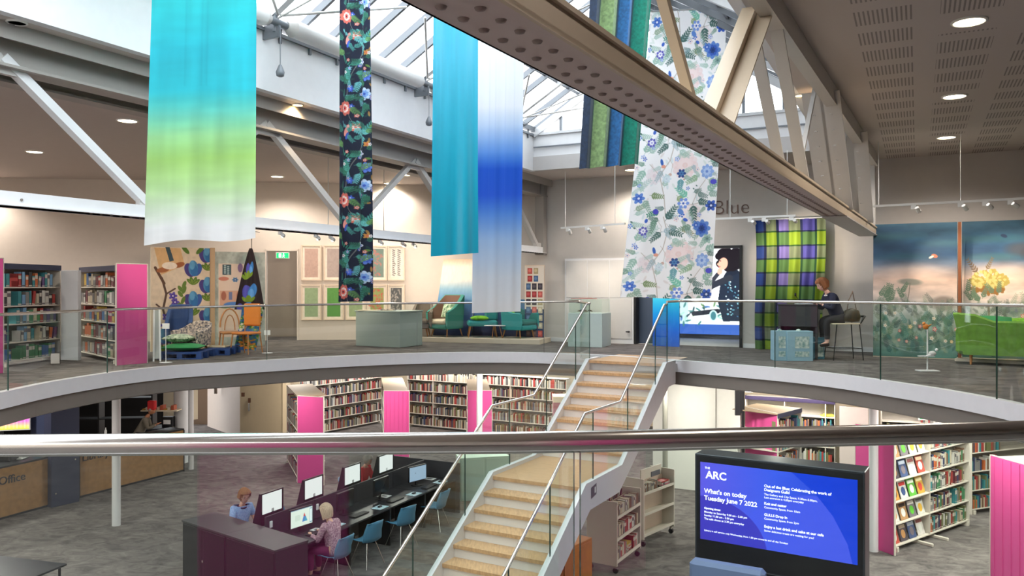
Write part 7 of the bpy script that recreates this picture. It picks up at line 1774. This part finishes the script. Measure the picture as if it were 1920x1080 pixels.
# black cabinets at the head of the desks
Ca=Vector((-5.50,13.33)); Cb=Vector((-3.49,11.79)); M,L,rz=frameM(Ca,Cb,LOW)
for k,lab in ((0,'black tambour cabinet with a round lock at the head of the computer desks'),(1,'black tambour cabinet nearer the viewer, beside the blonde person')):
    x0=k*L/2; t=empty('storage_cabinet',M@Vector((x0+.003,0,0)),rz,lab,'cabinet'); w=L/2-.006
    b=MB(); b.box(0,w,.012,.60,.0,1.08,bev=.004); b.build('carcass',mat('cabinet_black',(32,34,36),.45),t); b=MB(); b.box(-.002,w+.002,-.01,.61,1.08,1.11,bev=.003); b.build('top',mat('cabinet_top',(62,62,64),.5),t)
    for j in (0,1): b=MB(); b.box(.03+j*(w/2-.01),w/2-.03+j*(w/2-.0),-.004,.012,.05,1.05,bev=.002); b.build('door',mat('cabinet_door',(17,19,22),.5),t)
    b=MB(); b.box(w/2-.03,w/2+.02,-.002,.014,.05,1.05); b.build('door_channel',M_black,t)
    b=MB(); b.cyl((w*.5,-.004,.55),(w*.5,-.016,.55),.022,12); b.build('lock',M_chrome,t)
# dark table corner bottom left
M,L,rz=frameM(W2(-90,12.0),W2(52,11.6),LOW); t=empty('dark_table',(*W2(-90,12.0),LOW),rz,'corner of a black table at the bottom left of the picture','table'); b=MB(); b.box(0,L,0,.7,.72,.75,bev=.004); b.build('table_top',M_dark,t)
for x in (.04,L-.04):
    for y in (.05,.6): b=MB(); b.cyl((x,y,0),(x,y,.72),.02,8); b.build('leg',M_black,t)
# ---- lower ceiling lights (unseen under the gallery, added to light the library)
k=0
for (x,y) in [(-12,17.5),(-9,21.5),(-11.5,20),(-6,19.3),(-3.4,20),(-.5,20),(-3,24),(0,24),(-6.5,24),(-8.5,25.5),(3.6,18.2),(5.5,16.6),(8.4,15.0),(9.4,17.0),(7,19.5),(11,15),(8.5,11),(-9.3,14),(-9.5,10),(1.5,22),(8,6),(-9,6),(4.5,20.3),(7.3,12.9),(7.6,10.2),(9.6,14.2),(-8.4,12.2)]:  # last ones added to brighten the right magenta panels and left counters
    dark=(x<-8 and y>20.8) or (x,y)==(-11.5,20)
    downlight((x,y),'unseen recessed downlight added in the library ceiling under the gallery','library ceiling downlights',r=.11,power=0,z=-.462)
    if not dark: lamp('AREA','downlight_glow',(x,y,-.50),34,(1,.93,.85),(0,0,0),.35)

# ================================================================== behind the viewer: magenta shelf ends that the near glass and handrail mirror
for x0,w,lab in ((-1.34,.66,'magenta bookcase end behind the viewer, mirrored in the near glass toward the desks'),(.55,.64,'magenta bookcase end behind the viewer, mirrored in the near glass beside the totem')):
    t=empty('bookcase',(x0,-.75,0),0,lab,'bookcase'); b=MB(); b.box(0,w,-.0,.04,0,2.1,bev=.004); b.build('end_panel',M_pink,t)['label']='magenta end panel'; b=MB(); b.box(.02,w-.02,-2.2,-.002,0,2.06,bev=.004); b.build('carcass',M_lshelf,t)
b=MB(); b.box(-22,16,-5.05,-4.95,LOW,4.1); b.box(-22,-21.9,-5,26,LOW,0); b.box(16,16.1,-5,26,LOW,CZ); struct(b.build('wall_behind',M_wall))
